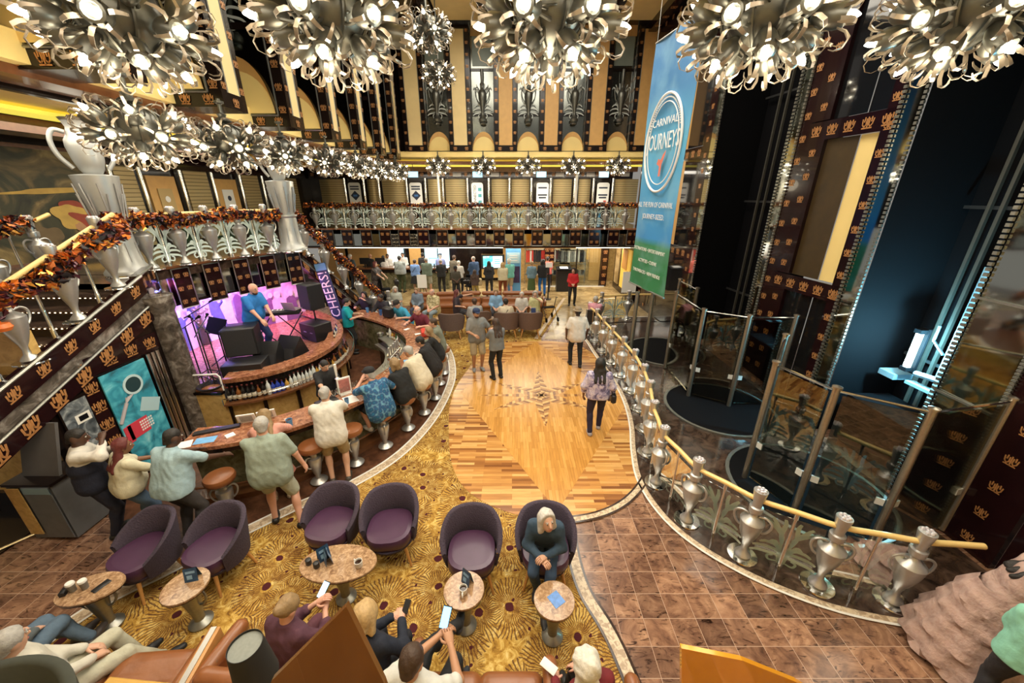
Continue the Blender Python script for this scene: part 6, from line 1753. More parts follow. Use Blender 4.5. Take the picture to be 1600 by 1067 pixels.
# ================================================================ LOUNGE FURNITURE
def barrel_chair(fab, lea, legm, TOP=.755):
    t = thing('barrel_chair', '', 'armchair', (0, 0, -40))
    mb = MB(); rows = []; n = 26
    for i, z in enumerate((.30, .36, .42, .45, .455)):
        k = (.93, 1.0, 1.0, .96, .80)[i]
        rows.append([((.27 * k) * math.copysign(abs(math.cos(a)) ** .75, math.cos(a)), (.27 * k) * math.copysign(abs(math.sin(a)) ** .75, math.sin(a)) + .03, z) for a in [2 * PI * j / n for j in range(n)]])
    mb.grid(rows, True); mb.add(rows[-1], [tuple(range(n))]); mb.build('seat_cushion', lea, t, 50)
    mb = MB(); n = 30; out_b, out_t, in_t, in_b = [], [], [], []
    for i in range(n + 1):
        f = i / n; a = R(-205 + 230 * f) + PI         # from the right arm round the back to the left arm
        s = abs(f - .5) * 2
        top = TOP - .26 * max(0, (s - .35) / .65) ** 1.3
        ro, ri = .345, .285
        fl = 1 + .10 * (top - .4)
        c, d = math.cos(a), math.sin(a)
        y0 = -.0
        for lst, r, z in ((out_b, ro * .86, .26), (out_t, ro * fl, top), (in_t, ri * fl * 1.02, top - .004), (in_b, ri, .38)):
            lst.append((c * r, -d * r + y0, z))
    mb.grid([out_b, [tuple((p[k] + q[k]) / 2 for k in range(3)) for p, q in zip(out_b, out_t)], out_t, [((p[0] + q[0]) / 2, (p[1] + q[1]) / 2, p[2] + .014) for p, q in zip(out_t, in_t)], in_t, in_b])
    for e in (0, -1): mb.add([out_b[e], out_t[e], in_t[e], in_b[e]], [(0, 1, 2, 3) if e == 0 else (3, 2, 1, 0)])
    mb.build('back_shell', fab, t, 60)
    mb = MB(); mb.lathe([(.20, .24), (.27, .26), (.285, .30), (.2, .31)], (0, .02, 0), 24); mb.build('seat_frame', fab, t, 40)
    for sx in (-1, 1):
        for sy in (-1, 1):
            l = MB(); l.cone((sx * .24, sy * .22 + .02, 0), (sx * .18, sy * .17 + .02, .27), .014, .022, 8); l.build('leg', legm, t, 40)
    return t
pc = barrel_chair(purple_f, purple_l, oakwood)
CH = [((-4.55, 3.58), -112, 'purple barrel chair beside the small table with two white-lidded cups'), ((-3.72, 3.66), -108, 'purple barrel chair behind the small table with the standing blue card, left of the bearded-looking shorts man'), ((-2.42, 4.02), -100, 'purple barrel chair behind the left end of the long oval table'), ((-1.62, 3.98), -84, 'purple barrel chair behind the right end of the oval table'),
      ((-.50, 3.62), -88, 'empty purple barrel chair behind the round table with one mug'), ((.42, 3.66), -93, 'purple barrel chair holding the grey-haired woman in denim')]
CH[1] = (CH[1][0], CH[1][1], 'purple barrel chair behind the small table with the standing blue card')
for i, (p, f, l) in enumerate(CH):
    p = (p[0], p[1] - .17)
    if i == 0: pc.location = (*p, .015); pc.rotation_euler = (0, 0, R(f - 90)); pc['label'] = l; pc['group'] = 'purple barrel chairs'; pc.scale = (1.1,) * 3
    else: dup(pc, (*p, .015), R(f - 90), l)
# one purple chair turned away right below the viewer, and an olive one at the left edge
x, y, _ = at(965, 1075, .86); dup(pc, (x, y - .16, .0), R(0), 'purple chair back rising at the bottom edge by the curly white-haired person')
bc = barrel_chair(brown_f, brown_f, oakwood)
for i, (px, py, l) in enumerate(((706, 503, 'taupe barrel chair seen from behind, leftmost before the far sofas'), (748, 499, 'taupe barrel chair holding the man in light grey'), (792, 501, 'taupe barrel chair holding the person in cream shirt with a dark strap'), (828, 501, 'taupe barrel chair seen from behind, rightmost before the far sofas'))):
    x, y, _ = at(px, py, .55)
    if i == 0: bc.location = (x, y, .015); bc.rotation_euler = (0, 0, 0); bc['label'] = l; bc['group'] = 'taupe chairs of the far lounge'; bc.scale = (1.3, 1.2, 1.22)
    else: dup(bc, (x, y, .015), 0, l)
x, y, _ = at(690, 500, .6)
oc = barrel_chair(olive_f, olive_f, oakwood, 1.5); oc.location = (-3.42, 1.30, 0); oc.rotation_euler = (0, 0, PI); oc.scale = (1.45, 1.1, 1.0); tag(oc, 'dark olive chair back in the bottom left corner', 'armchair')
ud = plain('table_edge', (.05, .025, .015), .3)
def table(label, loc, rx, ry, h, rz=0.):
    t = thing('cocktail_table', label, 'table', loc, rz)
    mb = MB(); mb.lathe([(.97, h - .03), (1, h - .022), (1, h - .006), (.985, h)], n=40, sx=rx, sy=ry); mb.build('top', table_marble, t, 40)
    mb = MB(); mb.lathe([(.985, h - .04), (.99, h - .03)], n=40, sx=rx * .99, sy=ry * .99); mb.build('top_rim', ud, t, 40)
    mb = MB(); mb.lathe([(.115, .0), (.12, .02), (.10, .04), (.055, .07), (.05, .12), (.06, .2), (.085, .36), (.105, h - .12), (.095, h - .1), (.10, h - .08), (.11, h - .05), (.11, h - .035)], n=22); mb.build('urn_pedestal', silver_d, t, 35)
    for s in (-1, 1):
        q = MB(); q.tube(smoothpath([(s * .09, 0, h - .09), (s * .16, 0, h - .1), (s * .17, 0, h - .2), (s * .12, 0, h - .28), (s * .08, 0, h - .3)], 4), .013, 6); q.build('handle', silver_d, t, 50)
    return t
TB = {}
for key, px, py, rx, ry, rz, l in (('a', 142, 920, .30, .19, .25, 'small oval marble table with two white-lidded cups at the left'), ('b', 290, 916, .22, .22, 0, 'small round marble table with a standing blue card'), ('c', 529, 880, .44, .25, 0, 'long oval marble table before the middle pair of purple chairs'), ('d', 725, 922, .22, .22, 0, 'round marble table with one coffee mug and a card'), ('e', 866, 938, .215, .215, 0, 'round marble table with a flat blue card before the woman in denim')):
    x, y, _ = at(px, py, .6); table(l, (x, y, .014), rx, ry, .6, rz); TB[key] = (x, y, .614)
def takeaway(label, loc):
    t = thing('paper_cup', label, 'cup', loc, 0, 'white-lidded cups on the left table')
    mb = MB(); mb.lathe([(.028, 0), (.036, .10), (.001, .101)], n=14); mb.build('sleeve', plain('grey_sleeve', (.20, .18, .15), .7, 0, .4, 30), t, 40); mb = MB(); mb.lathe([(.039, .095), (.039, .108), (.034, .12), (.002, .121)], n=14); mb.build('lid', white, t, 40); return t
def mug(label, loc, rz):
    t = thing('coffee_mug', label, 'mug', loc, rz)
    mb = MB(); mb.lathe([(.032, 0), (.042, .02), (.044, .085), (.040, .085), (.038, .02), (.002, .015)], n=18, cap=False); mb.lathe([(.032, .0), (.001, .001)], n=18, cap=False); mb.build('wall', white, t, 40)
    mb = MB(); mb.tube(smoothpath([(.042, 0, .07), (.075, 0, .065), (.075, 0, .03), (.042, 0, .022)], 4), .007, 6); mb.build('handle', white, t, True)
    mb = MB(); mb.lathe([(.039, .06), (.001, .0605)], n=18, cap=False); mb.build('coffee', plain('black_coffee', (.03, .012, .006), .1), t); return t
A_ = TB['a']; takeaway('white-lidded paper cup on the left table, nearer the edge', (A_[0] - .15, A_[1] - .03, A_[2])); takeaway('white-lidded paper cup on the left table, beside the black phone', (A_[0] - .05, A_[1] + .0, A_[2]))
slab('phone', 'black phone lying on the left table beside the cups', 'phone', (A_[0] + .10, A_[1] + .02, A_[2] + .001), (.075, .15, .009), -.3, black, None, .004)
slab('napkin_holder', 'black napkin holder at the end of the left table', 'holder', (A_[0] - .21, A_[1] - .06, A_[2] + .001), (.05, .09, .05), .4, black, None, .004)
B_ = TB['b']; tent('blue tent card standing on the small round table', (B_[0] + .03, B_[1] + .08, B_[2]), .25, blue_card, .13, .16)
C_ = TB['c']; tent('blue tent card on the oval table, left one', (C_[0] - .19, C_[1] + .06, C_[2]), .8, blue_card, .13, .18, 'cards on the oval table'); tent('blue tent card on the oval table, right one', (C_[0] - .12, C_[1] + .01, C_[2]), -.9, blue_card, .14, .18, 'cards on the oval table')
for i, (dx, dy) in enumerate(((-.33, -.02), (-.22, -.06))):
    mb = MB(); mb.lathe([(.028, 0), (.033, .01), (.033, .07), (.026, .075), (.001, .076)], n=12); tag(mb.build('candle_jar', black, None, 40, (C_[0] + dx, C_[1] + dy, C_[2])), ('small black jar on the oval table, nearest its left end', 'small black jar on the oval table, just left of the cards')[i], 'jar', 'jars on the oval table')
mug('white coffee mug on the oval table', (C_[0] + .26, C_[1] - .05, C_[2]), 2.6)
D_ = TB['d']; mug('white mug of black coffee on the round table', (D_[0] - .0, D_[1] - .04, D_[2]), -1.6); tent('blue tent card on the round table with the mug', (D_[0] + .03, D_[1] + .08, D_[2]), -.7, blue_card, .12, .18)
E_ = TB['e']; slab('card', 'bright blue printed card lying flat on the round table', 'card', (E_[0] + .02, E_[1], E_[2] + .001), (.13, .15, .003), .6, plain('bright_card', (.10, .25, .62), .4, 0, .6, 22))

# sofas right below the viewer: tan leather, seen from behind
def sofa(label, path, depth=.62, back_h=.84, group=None, arms=(True, True), seg=.62, face=1):
    """leather sofa following a plan path along its back; the seat lies to the left of the path"""
    t = thing('leather_sofa', label, 'sofa', (0, 0, 0), 0, group)
    L = sum(math.hypot(b[0] - a[0], b[1] - a[1]) for a, b in zip(path, path[1:])); n = max(1, round(L / seg))
    st = walk(path, L / n)
    if len(st) <= n: st.append((*path[-1], st[-1][2]))
    for k in range(n):
        a, b = st[k], st[k + 1]
        d = v3((b[0] - a[0], b[1] - a[1], 0)); w = d.length; d.normalize(); nn = v3((-d.y, d.x, 0)) * face; c = v3(((a[0] + b[0]) / 2, (a[1] + b[1]) / 2, 0)); rz = math.atan2(d.y, d.x)
        soft_obj('seat_cushion', leather, [('c', c + nn * (depth * .38) - d * (w * .36) + v3((0, 0, .36)), c + nn * (depth * .38) + d * (w * .36) + v3((0, 0, .36)), .11, .11), ('c', c + nn * (depth * .82) - d * (w * .36) + v3((0, 0, .365)), c + nn * (depth * .82) + d * (w * .36) + v3((0, 0, .365)), .105, .105)] + [('c', c + nn * (depth * q) - d * (w * .36) + v3((0, 0, .38)), c + nn * (depth * q) + d * (w * .36) + v3((0, 0, .38)), .085, .085) for q in (.5, .66)], .03, .08, (), t)
        soft_obj('back_cushion', leather, [('c', c + nn * .06 - d * (w * .38) + v3((0, 0, z)), c + nn * .06 + d * (w * .38) + v3((0, 0, z)), r, r) for z, r in ((.4, .11), (.55, .10), (back_h - .09, .09))], .03, .08, (), t)
        mb = MB(); mb.box(c + nn * (depth * .5) + v3((0, 0, .15)), (w, depth * .9, .26), rz); mb.build('plinth', walnut, t)
    for e, on in zip((0, -1), arms):
        if on:
            p = st[e]; a = st[0] if e == 0 else st[-2]; b = st[1] if e == 0 else st[-1]
            d = v3((b[0] - a[0], b[1] - a[1], 0)).normalized(); nn = v3((-d.y, d.x, 0)) * face; c = v3((p[0], p[1], 0)) + d * (-.07 if e == 0 else .07)
            soft_obj('armrest', leather, [('c', c + nn * .05 + v3((0, 0, .58)), c + nn * depth * .95 + v3((0, 0, .54)), .075, .075), ('c', c + nn * .05 + v3((0, 0, .3)), c + nn * depth * .9 + v3((0, 0, .3)), .07, .07), ('c', c + nn * .05 + v3((0, 0, .45)), c + nn * depth * .92 + v3((0, 0, .42)), .065, .065)], .03, .06, (), t)
    return t
sofa('tan leather sofa in the bottom left, left of the wooden divider', [(-4.5, 1.70), (-2.98, 1.80)], .6, .70, arms=(False, True))
sofa('tan leather sofa under the two blond women', [(-2.72, 1.92), (-1.02, 1.76)], .6, .80)
sofa('tan leather sofa under the man in white shirt, at the bottom middle', [(-.86, 1.60), (.28, 1.60)], .6, .80)
sofa('tan leather sofa under the curly white-haired person', [(.32, 1.46), (1.0, 1.46)], .6, .80, arms=(False, True))
x, y, _ = at(318, 1000, .62)
t = thing('wooden_divider', 'light wood divider between the two left leather sofas', 'divider', (-2.87, 2.12, 0), .12)
mb = MB(); mb.box((0, 0, .33), (.10, .62, .66), bev=.01); mb.build('panel', oakwood, t, 40); mb = MB(); mb.box((0, 0, .665), (.05, .6, .012)); mb.build('inlay_strip', silver, t)
# ledge behind the sofas with the lamp, amber and brown lacquered screens
t = thing('sofa_ledge', 'yellow wooden ledge behind the leather sofas at the bottom edge', 'ledge', (-2.15, 1.66, 0), -.08)
mb = MB(); mb.box((0, 0, .43), (2.3, .24, .86)); mb.build('body', walnut, t); mb = MB(); mb.box((0, 0, .88), (2.36, .28, .05), bev=.01); mb.build('top', plain('yellow_wood', (.62, .36, .09), .3, 0, .2, 12, .3), t)
x, y, _ = at(394, 1018, 1.55)
t = thing('table_lamp', 'lamp with black drum shade and white base on the yellow ledge', 'lamp', (-1.84, 1.66, .905)); t.scale = (.92, .92, 1.25)
mb = MB(); mb.lathe([(.08, 0), (.085, .02), (.04, .05), (.03, .12), (.05, .2), (.02, .28), (.015, .42)], n=18); mb.build('base', white, t, 40)
mb = MB(); mb.lathe([(.15, .36), (.118, .64), (.114, .64), (.146, .36)], n=28, cap=False); mb.build('lamp_shade', plain('black_shade', (.018, .018, .017), .8, 0, .2), t, 40)
mb = MB(); mb.lathe([(.114, .625), (.001, .626)], n=28, cap=False); mb.build('shade_top', plain('grey_diffuser', (.22, .24, .22), .6, 0, .2, 40), t)
amber = plain('amber_lacquer', (.95, .40, .03), .12, .3, .15, 3, 1.0)
def screen(name, label, pts, m, th=.03):
    mb = MB(); a, b, c = (v3(p) for p in pts[:3]); n = (b - a).cross(c - a).normalized() * th
    k = len(pts); mb.add([v3(p) for p in pts] + [v3(p) + n for p in pts], [tuple(range(k)), tuple(reversed(range(k, 2 * k)))] + [(i, k + i, k + (i + 1) % k, (i + 1) % k) for i in range(k)])
    return tag(mb.build(name, m), label, 'screen')
screen('amber_panel', 'glossy amber panel rising at the bottom edge over the tiled floor', [atY(1065, 1013, 1.55), atY(1160, 1032, 1.55), atY(1245, 1066, 1.55), atY(1300, 1100, 1.55), atY(1300, 1260, 1.55), atY(1065, 1260, 1.55)], amber)
screen('brown_panel', 'pointed brown lacquered panel rising at the bottom edge behind the sofas', [atY(541, 948, 1.22), atY(600, 1067, 1.22), atY(640, 1180, 1.22), atY(380, 1180, 1.22), atY(424, 1064, 1.22)], mk_planks('brown_veneer', [(0, (.15, .06, .01)), (1, (.24, .11, .02))], 3, .4, 0, .2))

# far lounge: sofas in two rows
sofa('tan leather sofa of the far lounge, left part behind the maroon polo man', [(-2.3, 15.35), (-4.0, 15.2)], .62, .85, None, (True, True), .85)
sofa('long tan leather sofa of the far lounge, in front of the queue', [(1.25, 15.3), (-2.1, 15.3)], .62, .88, None, (True, True), .84)
for i, (px, py, l) in enumerate(((690, 497, 'small round marble table beside the man in yellow patterned shirt'), (815, 493, 'small round marble table with a blue bag before the couple on the far sofa'), (763, 497, 'small round marble table among the far sofas'))):
    x, y, _ = at(px, py, .6); table(l, (x, y, .014), .22, .22, .6)
x, y, _ = at(832, 482, .63); slab('gift_bag', 'small navy gift bag on the far lounge table', 'bag', (x, y - .6, .62), (.16, .1, .2), 0, plain('navy_bag', (.04, .07, .2), .5))
# rollator at the end of the far sofas
x, y, _ = at(858, 500, 0)
t = thing('rollator', 'black folding rollator beside the far sofa', 'walker', (x, y, .012), .3)
mb = MB()
for s in (-1, 1): mb.tube([(s * .24, -.05, .9), (s * .24, .3, .06)], .014, 6); mb.tube([(s * .24, .05, .5), (s * .24, -.3, .06)], .014, 6); mb.tube([(s * .24, -.15, .92), (s * .24, .0, .9)], .016, 6)
mb.tube([(-.24, .05, .5), (.24, .05, .5)], .012, 6); mb.build('frame', black, t); mb = MB(); mb.box((0, .06, .5), (.44, .24, .03), bev=.01); mb.build('seat', blackm, t)
for s in (-1, 1):
    for yy in (.3, -.3): mb = MB(); mb.lathe([(.09, -.015), (.09, .015)], (s * .24, yy, .09), 14, Matrix.Rotation(PI / 2, 4, 'Y')); mb.build('wheel', blackm, t, 40)

# ================================================================ RECEPTION END OF THE LOBBY
WY = 21.2
def wallbox(mb, m, px0, px1, z0, z1, y=WY, th=.06):
    x0 = (px0 - 800) / FPX * (y * cP - (1.4 - CAMH) * sP); x1 = (px1 - 800) / FPX * (y * cP - (1.4 - CAMH) * sP)
    mb.mat(m); mb.box(((x0 + x1) / 2, y, (z0 + z1) / 2), (x1 - x0, th, z1 - z0))
win = emit('bright_window', (.55, .85, .95), 1.3); winw = emit('white_window', (1, .97, .9), 1.2)
mb = MB().mat(dark); mb.box((-3, WY + .2, 1.2), (14, .1, 2.4)); 
wallbox(mb, ochre, 500, 540, 0, 2.2); wallbox(mb, ochre, 545, 605, .0, 2.3); wallbox(mb, ochre, 640, 658, .8, 2.35); wallbox(mb, veneer, 752, 786, .2, 1.5); wallbox(mb, ochre, 786, 796, 0, 2.3)
wallbox(mb, dark, 512, 566, 2.1, 2.42, WY - .06); wallbox(mb, dark, 660, 664, 0, 2.4, WY - .05)
struct(mb.build('wall_back_lobby'))
mb = MB(); wallbox(mb, winw, 606, 622, 1.0, 2.35); wallbox(mb, win, 623, 631, 1.0, 2.35); wallbox(mb, win, 663, 683, .9, 2.35); wallbox(mb, win, 685, 702, .9, 2.35); struct(mb.build('window_1'))
t = thing('reception_desk', 'long reception desk with mossy stone front and dark top behind the queue', 'desk', (0, 0, 0))
def dx(px, y): return (px - 800) / FPX * (y * cP + 4.0 * sP)
a0, a1 = dx(560, 19.5), dx(702, 19.5)
mb = MB(); mb.box(((a0 + a1) / 2, 19.5, .52), (a1 - a0, .5, 1.04)); mb.build('front', moss_marble, t); mb = MB(); mb.box(((a0 + a1) / 2, 19.45, 1.08), (a1 - a0 + .1, .7, .07)); mb.build('counter_top', walnut, t); mb = MB(); mb.box(((a0 + a1) / 2, 19.2, .95), (a1 - a0, .04, .16)); mb.build('dark_band', dark, t)
for i, px in enumerate((573, 597, 680)):
    t = thing('monitor', ('computer monitor on the reception desk, leftmost', 'computer monitor on the reception desk, by the ponytailed woman', 'blue-lit computer monitor on the right end of the reception desk')[i], 'monitor', (dx(px, 19.55), 19.55, 1.116)); mb = MB(); mb.box((0, 0, .28), (.5, .04, .32)); mb.box((0, 0, .06), (.06, .06, .12)); mb.box((0, 0, .008), (.2, .16, .016)); mb.build('casing', black, t)
    mb = MB(); mb.box((0, -.022, .28), (.45, .004, .27)); mb.build('screen', blueled if i == 2 else black, t)
# television
x, y, z = atY(770, 409, 20.7)
t = thing('television', 'wall television showing a turquoise and pink picture beside white text', 'television', (x, 20.7, z)); mb = MB(); mb.box((0, 0, 0), (1.25, .08, .78)); mb.box((0, .24, 0), (.2, .48, .2)); mb.build('casing', black, t)
tvm = NT('tv_picture'); vv = tvm.coord(); nn = tvm.node('ShaderNodeTexNoise', i_Scale=4.0, i_Detail=3.0); tvm.l.new(vv, nn.inputs['Vector']); tc = tvm.ramp(nn.outputs[0], [(.3, (.02, .30, .75)), (.45, (.05, .65, .75)), (.58, (.25, .8, .6)), (.7, (.9, .35, .6))]); tvm.l.new(tc, tvm.b.inputs['Emission Color']); tvm.b.inputs['Emission Strength'].default_value = 1.3; tvm.l.new(tc, tvm.b.inputs['Base Color'])
mb = MB().mat(tvm.m); mb.box((-.26, -.043, 0), (.52, .005, .62)); mb.mat(emit('tv_pale', (.72, .92, .92), 1.2)); mb.box((.26, -.043, 0), (.52, .005, .62)); mb.mat(emit('tv_text', (.1, .45, .6), .6)); [mb.box((.24, -.047, zz), (.3, .003, .05)) for zz in (.14, .03, -.08)]; mb.build('screen', parent=t)
# blue advertising stand, glass shop, easels
x, y, z = at(802, 459, 0)
t = thing('display_stand', 'tall light blue advertising stand with a dark picture beside the television', 'display stand', (x, y, .012)); mb = MB(); mb.box((0, 0, 1.12), (.72, .08, 2.2), bev=.03); mb.box((0, 0, .02), (.8, .4, .04)); mb.build('board', plain('stand_blue', (.12, .34, .60), .45, 0, .3, 3), t, 40)
mb = MB().mat(plain('stand_pale', (.45, .66, .76), .5)); mb.box((0, -.045, 1.75), (.62, .008, .5)); mb.mat(plain('stand_dark', (.05, .03, .09), .5, 0, .7, 6)); mb.box((0, -.045, .95), (.62, .008, .8)); mb.mat(paper); [mb.box((0, -.05, zz), (.4, .006, .05)) for zz in (1.86, 1.76, 1.62)]; mb.build('print', parent=t)
def clothes_rack(label, px, cols, seed):
    x, y, _ = at(px, 462, 0); t = thing('clothes_rack', label, 'clothes rack', (x, 20.5, .01)); mb = MB()
    for s in (-1, 1): mb.tube([(s * .7, 0, 0), (s * .7, 0, 1.9)], .02, 6)
    for zz in (.5, 1.1, 1.85): mb.box((0, 0, zz), (1.4, .34, .03))
    mb.build('frame', silver_d, t); q = random.Random(seed); mb = MB()
    for i in range(13): mb.mat(q.choice(cols)); mb.box((-.6 + i * .1, 0, 1.5 if i % 2 else 1.48), (.08, .3, .62), bev=.02)
    for i in range(8): mb.mat(q.choice(cols)); mb.box((-.55 + i * .16, 0, .62 + .02 * (i % 3)), (.13, .26, .2))
    o = mb.build('hanging_clothes', parent=t); o['kind'] = 'stuff'
cr, cw, ck, cg = cloth('red_shirt', (.55, .04, .03)), cloth('white_shirt', (.66, .62, .58)), cloth('black_shirt', (.02, .02, .025)), cloth('grey_shirt', (.25, .25, .24))
clothes_rack('shop rack of red and white shirts behind the two women', 845, [cr, cr, cw, ck], 1); clothes_rack('shop rack of grey and white clothes behind the glass front', 905, [cg, cw, cg, ck], 2); clothes_rack('shop rack of black and white clothes between the red shirts and the glass front', 877, [ck, cw, ck, cg], 4)
mb = MB().mat(veneer); mb.box((3.4, 21.35, 1.2), (6, .1, 2.4)); mb.mat(ochre); mb.box((4.8, 21.2, 1.2), (1.0, .1, 2.3)); mb.mat(gold_and_lit_marble); mb.box((3.2, 21.25, .6), (3, .1, 1.2)); struct(mb.build('wall_back_shop'))
mb = MB()
for p0, p1 in ((2.15, 3.35), (3.4, 4.6)): mb.box(((p0 + p1) / 2, 19.95, 1.2), (p1 - p0, .02, 2.36))
struct(mb.build('window_2', clear))
mb = MB().mat(dark)
for x in (2.1, 3.38, 4.65): mb.box((x, 19.95, 1.2), (.05, .05, 2.4))
lacquer(mb, (4.68, 19.9, 0), (1, 0, 0), (0, 0, 1), .34, 2.4, 1, 6, .2); lacquer(mb, (1.7, 19.9, 1.1), (1, 0, 0), (0, 0, 1), .5, 1.3, 2, 4, .2); mb.mat(white); mb.box((3.3, 19.8, .02), (3.2, .12, .02)); struct(mb.build('trim_19'))
x, y, _ = at(878, 452, 0)
t = thing('podium', 'black podium with a paper on top behind the woman in red', 'podium', (x, 18.9, .012)); mb = MB(); mb.box((0, 0, .55), (.7, .5, 1.1)); mb.build('body', black, t); mb = MB(); mb.box((0, -.05, 1.13), (.76, .56, .05), M=Matrix.Rotation(.12, 4, 'X')); mb.build('desk_top', blackm, t); mb = MB(); mb.box((0, -.05, 1.17), (.4, .3, .01), M=Matrix.Rotation(.12, 4, 'X')); mb.build('paper', paper, t)
mb = MB().mat(dark); mb.box((5.42, 18.2, 1.2), (.12, 3.4, 2.4)); mb.mat(plain('yellow_board', (.85, .56, .10), .5, 0, .08)); mb.box((5.34, 17.75, 1.3), (.06, 1.5, 1.9)); mb.mat(plain('ochre_board', (.50, .24, .05), .5)); mb.box((5.30, 17.9, 1.75), (.04, .8, .9)); mb.mat(gold_and_lit_marble); mb.box((5.34, 19.2, 1.3), (.06, .7, 1.9)); struct(mb.build('wall_right_lobby'))
def easel(label, px, py, w, h, zt):
    x, y, _ = at(px, py, 0); t = thing('easel_sign', label, 'sign', (x, y, .012), .05)
    mb = MB(); [mb.tube([(s * w * .4, .0, 0), (s * w * .2, .05, zt)], .015, 5) for s in (-1, 1)]; mb.tube([(0, .3, 0), (0, .06, zt)], .015, 5); mb.build('easel', black, t); mb = MB(); mb.box((0, -.02, zt - h / 2), (w, .02, h)); mb.build('board', paper, t)
easel('white notice board on an easel beside the yellow wall and the banner', 979, 478, .62, .9, 1.5); easel('small white notice on a stand among the queue before the reception', 662, 470, .42, .6, 1.2)
t = thing('barrier_post', 'black slim post with a small sign beside the podium', 'post', (*at(856, 468, 0)[:2], .012)); mb = MB(); mb.lathe([(.16, 0), (.16, .02), (.03, .03), (.03, 1.5)], n=12); mb.build('post', black, t); mb = MB(); mb.box((0, -.02, 1.6), (.3, .02, .22)); mb.build('notice', paper, t)

# baby stroller / mobility scooters in the queue
def scooter(label, px, py, rz):
    x, y, _ = at(px, py - 10, 0); t = thing('mobility_scooter', label, 'scooter', (x, y, .012), rz)
    mb = MB(); mb.box((0, 0, .18), (.4, .85, .12), bev=.03); mb.tube([(0, .35, .2), (0, .3, .95)], .03, 8); mb.tube([(-.22, .28, .95), (.22, .28, .95)], .018, 6); mb.box((0, .3, .78), (.28, .2, .2), bev=.03); mb.build('body', black, t, 40)
    mb = MB(); mb.box((0, -.2, .5), (.42, .4, .08), bev=.03); mb.box((0, -.4, .75), (.42, .08, .5), bev=.03); mb.tube([(0, -.2, .2), (0, -.2, .48)], .03, 8); mb.build('seat', blackm, t, 40)
    for sx, sy in ((-1, -1), (1, -1), (-1, 1), (1, 1)): mb = MB(); mb.lathe([(.11, -.03), (.11, .03)], (sx * .21, sy * .33, .11), 14, Matrix.Rotation(PI / 2, 4, 'Y')); mb.build('wheel', blackm, t, 40)
    return t
scooter('black mobility scooter under the lady in the floral dress', 612, 478, -1.2)
scooter('black mobility scooter in the middle of the queue', 733, 474, 3.0)
# glazed guards round the lift discs
def guard(label, pts, h, base):
    t = thing('glass_guard', label, 'glass barrier', (0, 0, 0))
    mr = MB()
    for p in pts:
        q = MB(); q.lathe([(.045, base), (.045, h), (.06, h + .005), (.06, h + .03), (.02, h + .045)], (p[0], p[1], 0), 16); q.build('post', plain('brushed_post', (.48, .42, .34), .28, .9, .2, 30), t, 40)
    for p, q in zip(pts, pts[1:]):
        d = v3((q[0] - p[0], q[1] - p[1], 0)); L = d.length; d.normalize(); n = v3((d.y, -d.x, 0)) * .006
        a, b = v3((*p, 0)) + d * .08, v3((*q, 0)) - d * .08
        m = MB(); m.add([a + n + v3((0, 0, .1)), b + n + v3((0, 0, .1)), b + n + v3((0, 0, h - .08)), a + n + v3((0, 0, h - .08)), a - n + v3((0, 0, .1)), b - n + v3((0, 0, .1)), b - n + v3((0, 0, h - .08)), a - n + v3((0, 0, h - .08))], [(0, 1, 2, 3), (7, 6, 5, 4), (0, 4, 5, 1), (1, 5, 6, 2), (2, 6, 7, 3), (3, 7, 4, 0)]); m.build('pane', smoked, t)
        mr.tube([(p[0], p[1], h - .03), (q[0], q[1], h - .03)], .018, 6); 
        for e, s in ((a, 1), (b, -1)): mc = MB(); mc.box(e + d * .02 * s + v3((0, 0, .75)), (.09, .03, .10), math.atan2(d.y, d.x)); mc.build('clamp', plain('white_clamp', (.62, .62, .60), .5), t)
    mr.build('top_rail', chrome, t, 50)
    return t
guard('glass lift guard with steel posts nearest the viewer at the right', [at(1228, 524, 2.2)[:2], at(1213, 567, 2.2)[:2], at(1308, 607, 2.2)[:2], at(1459, 641, 2.2)[:2], (6.3, 4.15)], 2.2, .03)
guard('farther glass lift guard with steel posts behind the lobby rail', [at(1090, 451, 2.2)[:2], at(1063, 437, 2.2)[:2], at(1058, 457, 2.2)[:2], at(1101, 484, 2.2)[:2], at(1172, 494, 2.2)[:2], (6.0, 7.6)], 2.2, .03)
for i, px in enumerate((987, 1010)):
    x, y, _ = at(px, 470, 1.9); mb = MB(); mb.lathe([(.05, .03), (.05, 2.25)], (0, 0, 0), 12); tag(mb.build('steel_post', silver_d, None, 40, (x, y - .4, 0)), ('dark steel post under the left edge of the banner', 'dark steel post under the middle of the banner')[i], 'post', 'posts under the banner')
# small fittings of the far soffit: screens and a camera light
for i, px in enumerate((645, 746, 846, 944)):
    x, y, z = atY(px, 266, 18.2); t = thing('hanging_screen', 'small blue-lit screen hanging under the far soffit, %s from the left' % NUM[i], 'screen', (x, 18.2, 5.4), 0, 'hanging screens'); mb = MB(); mb.box((0, 0, 0), (.45, .06, .26)); mb.tube([(0, 0, .1), (0, 0, .42)], .015, 5); mb.build('casing', black, t); mb = MB(); mb.box((0, -.033, 0), (.42, .005, .23)); mb.build('screen', emit('pale_blue_screen', (.3, .62, .85), 1.4), t)
for i, px in enumerate((684, 902)):
    x, y, z = atY(px, 270, 17.9); mb = MB(); mb.lathe([(.05, 0), (.05, 2.7)], n=12); tag(mb.build('thin_pole', white, None, 40, (x, 17.9, DECK)), ('thin white pole on the far deck, left one', 'thin white pole on the far deck, right one')[i], 'pole', 'thin poles of the far deck')

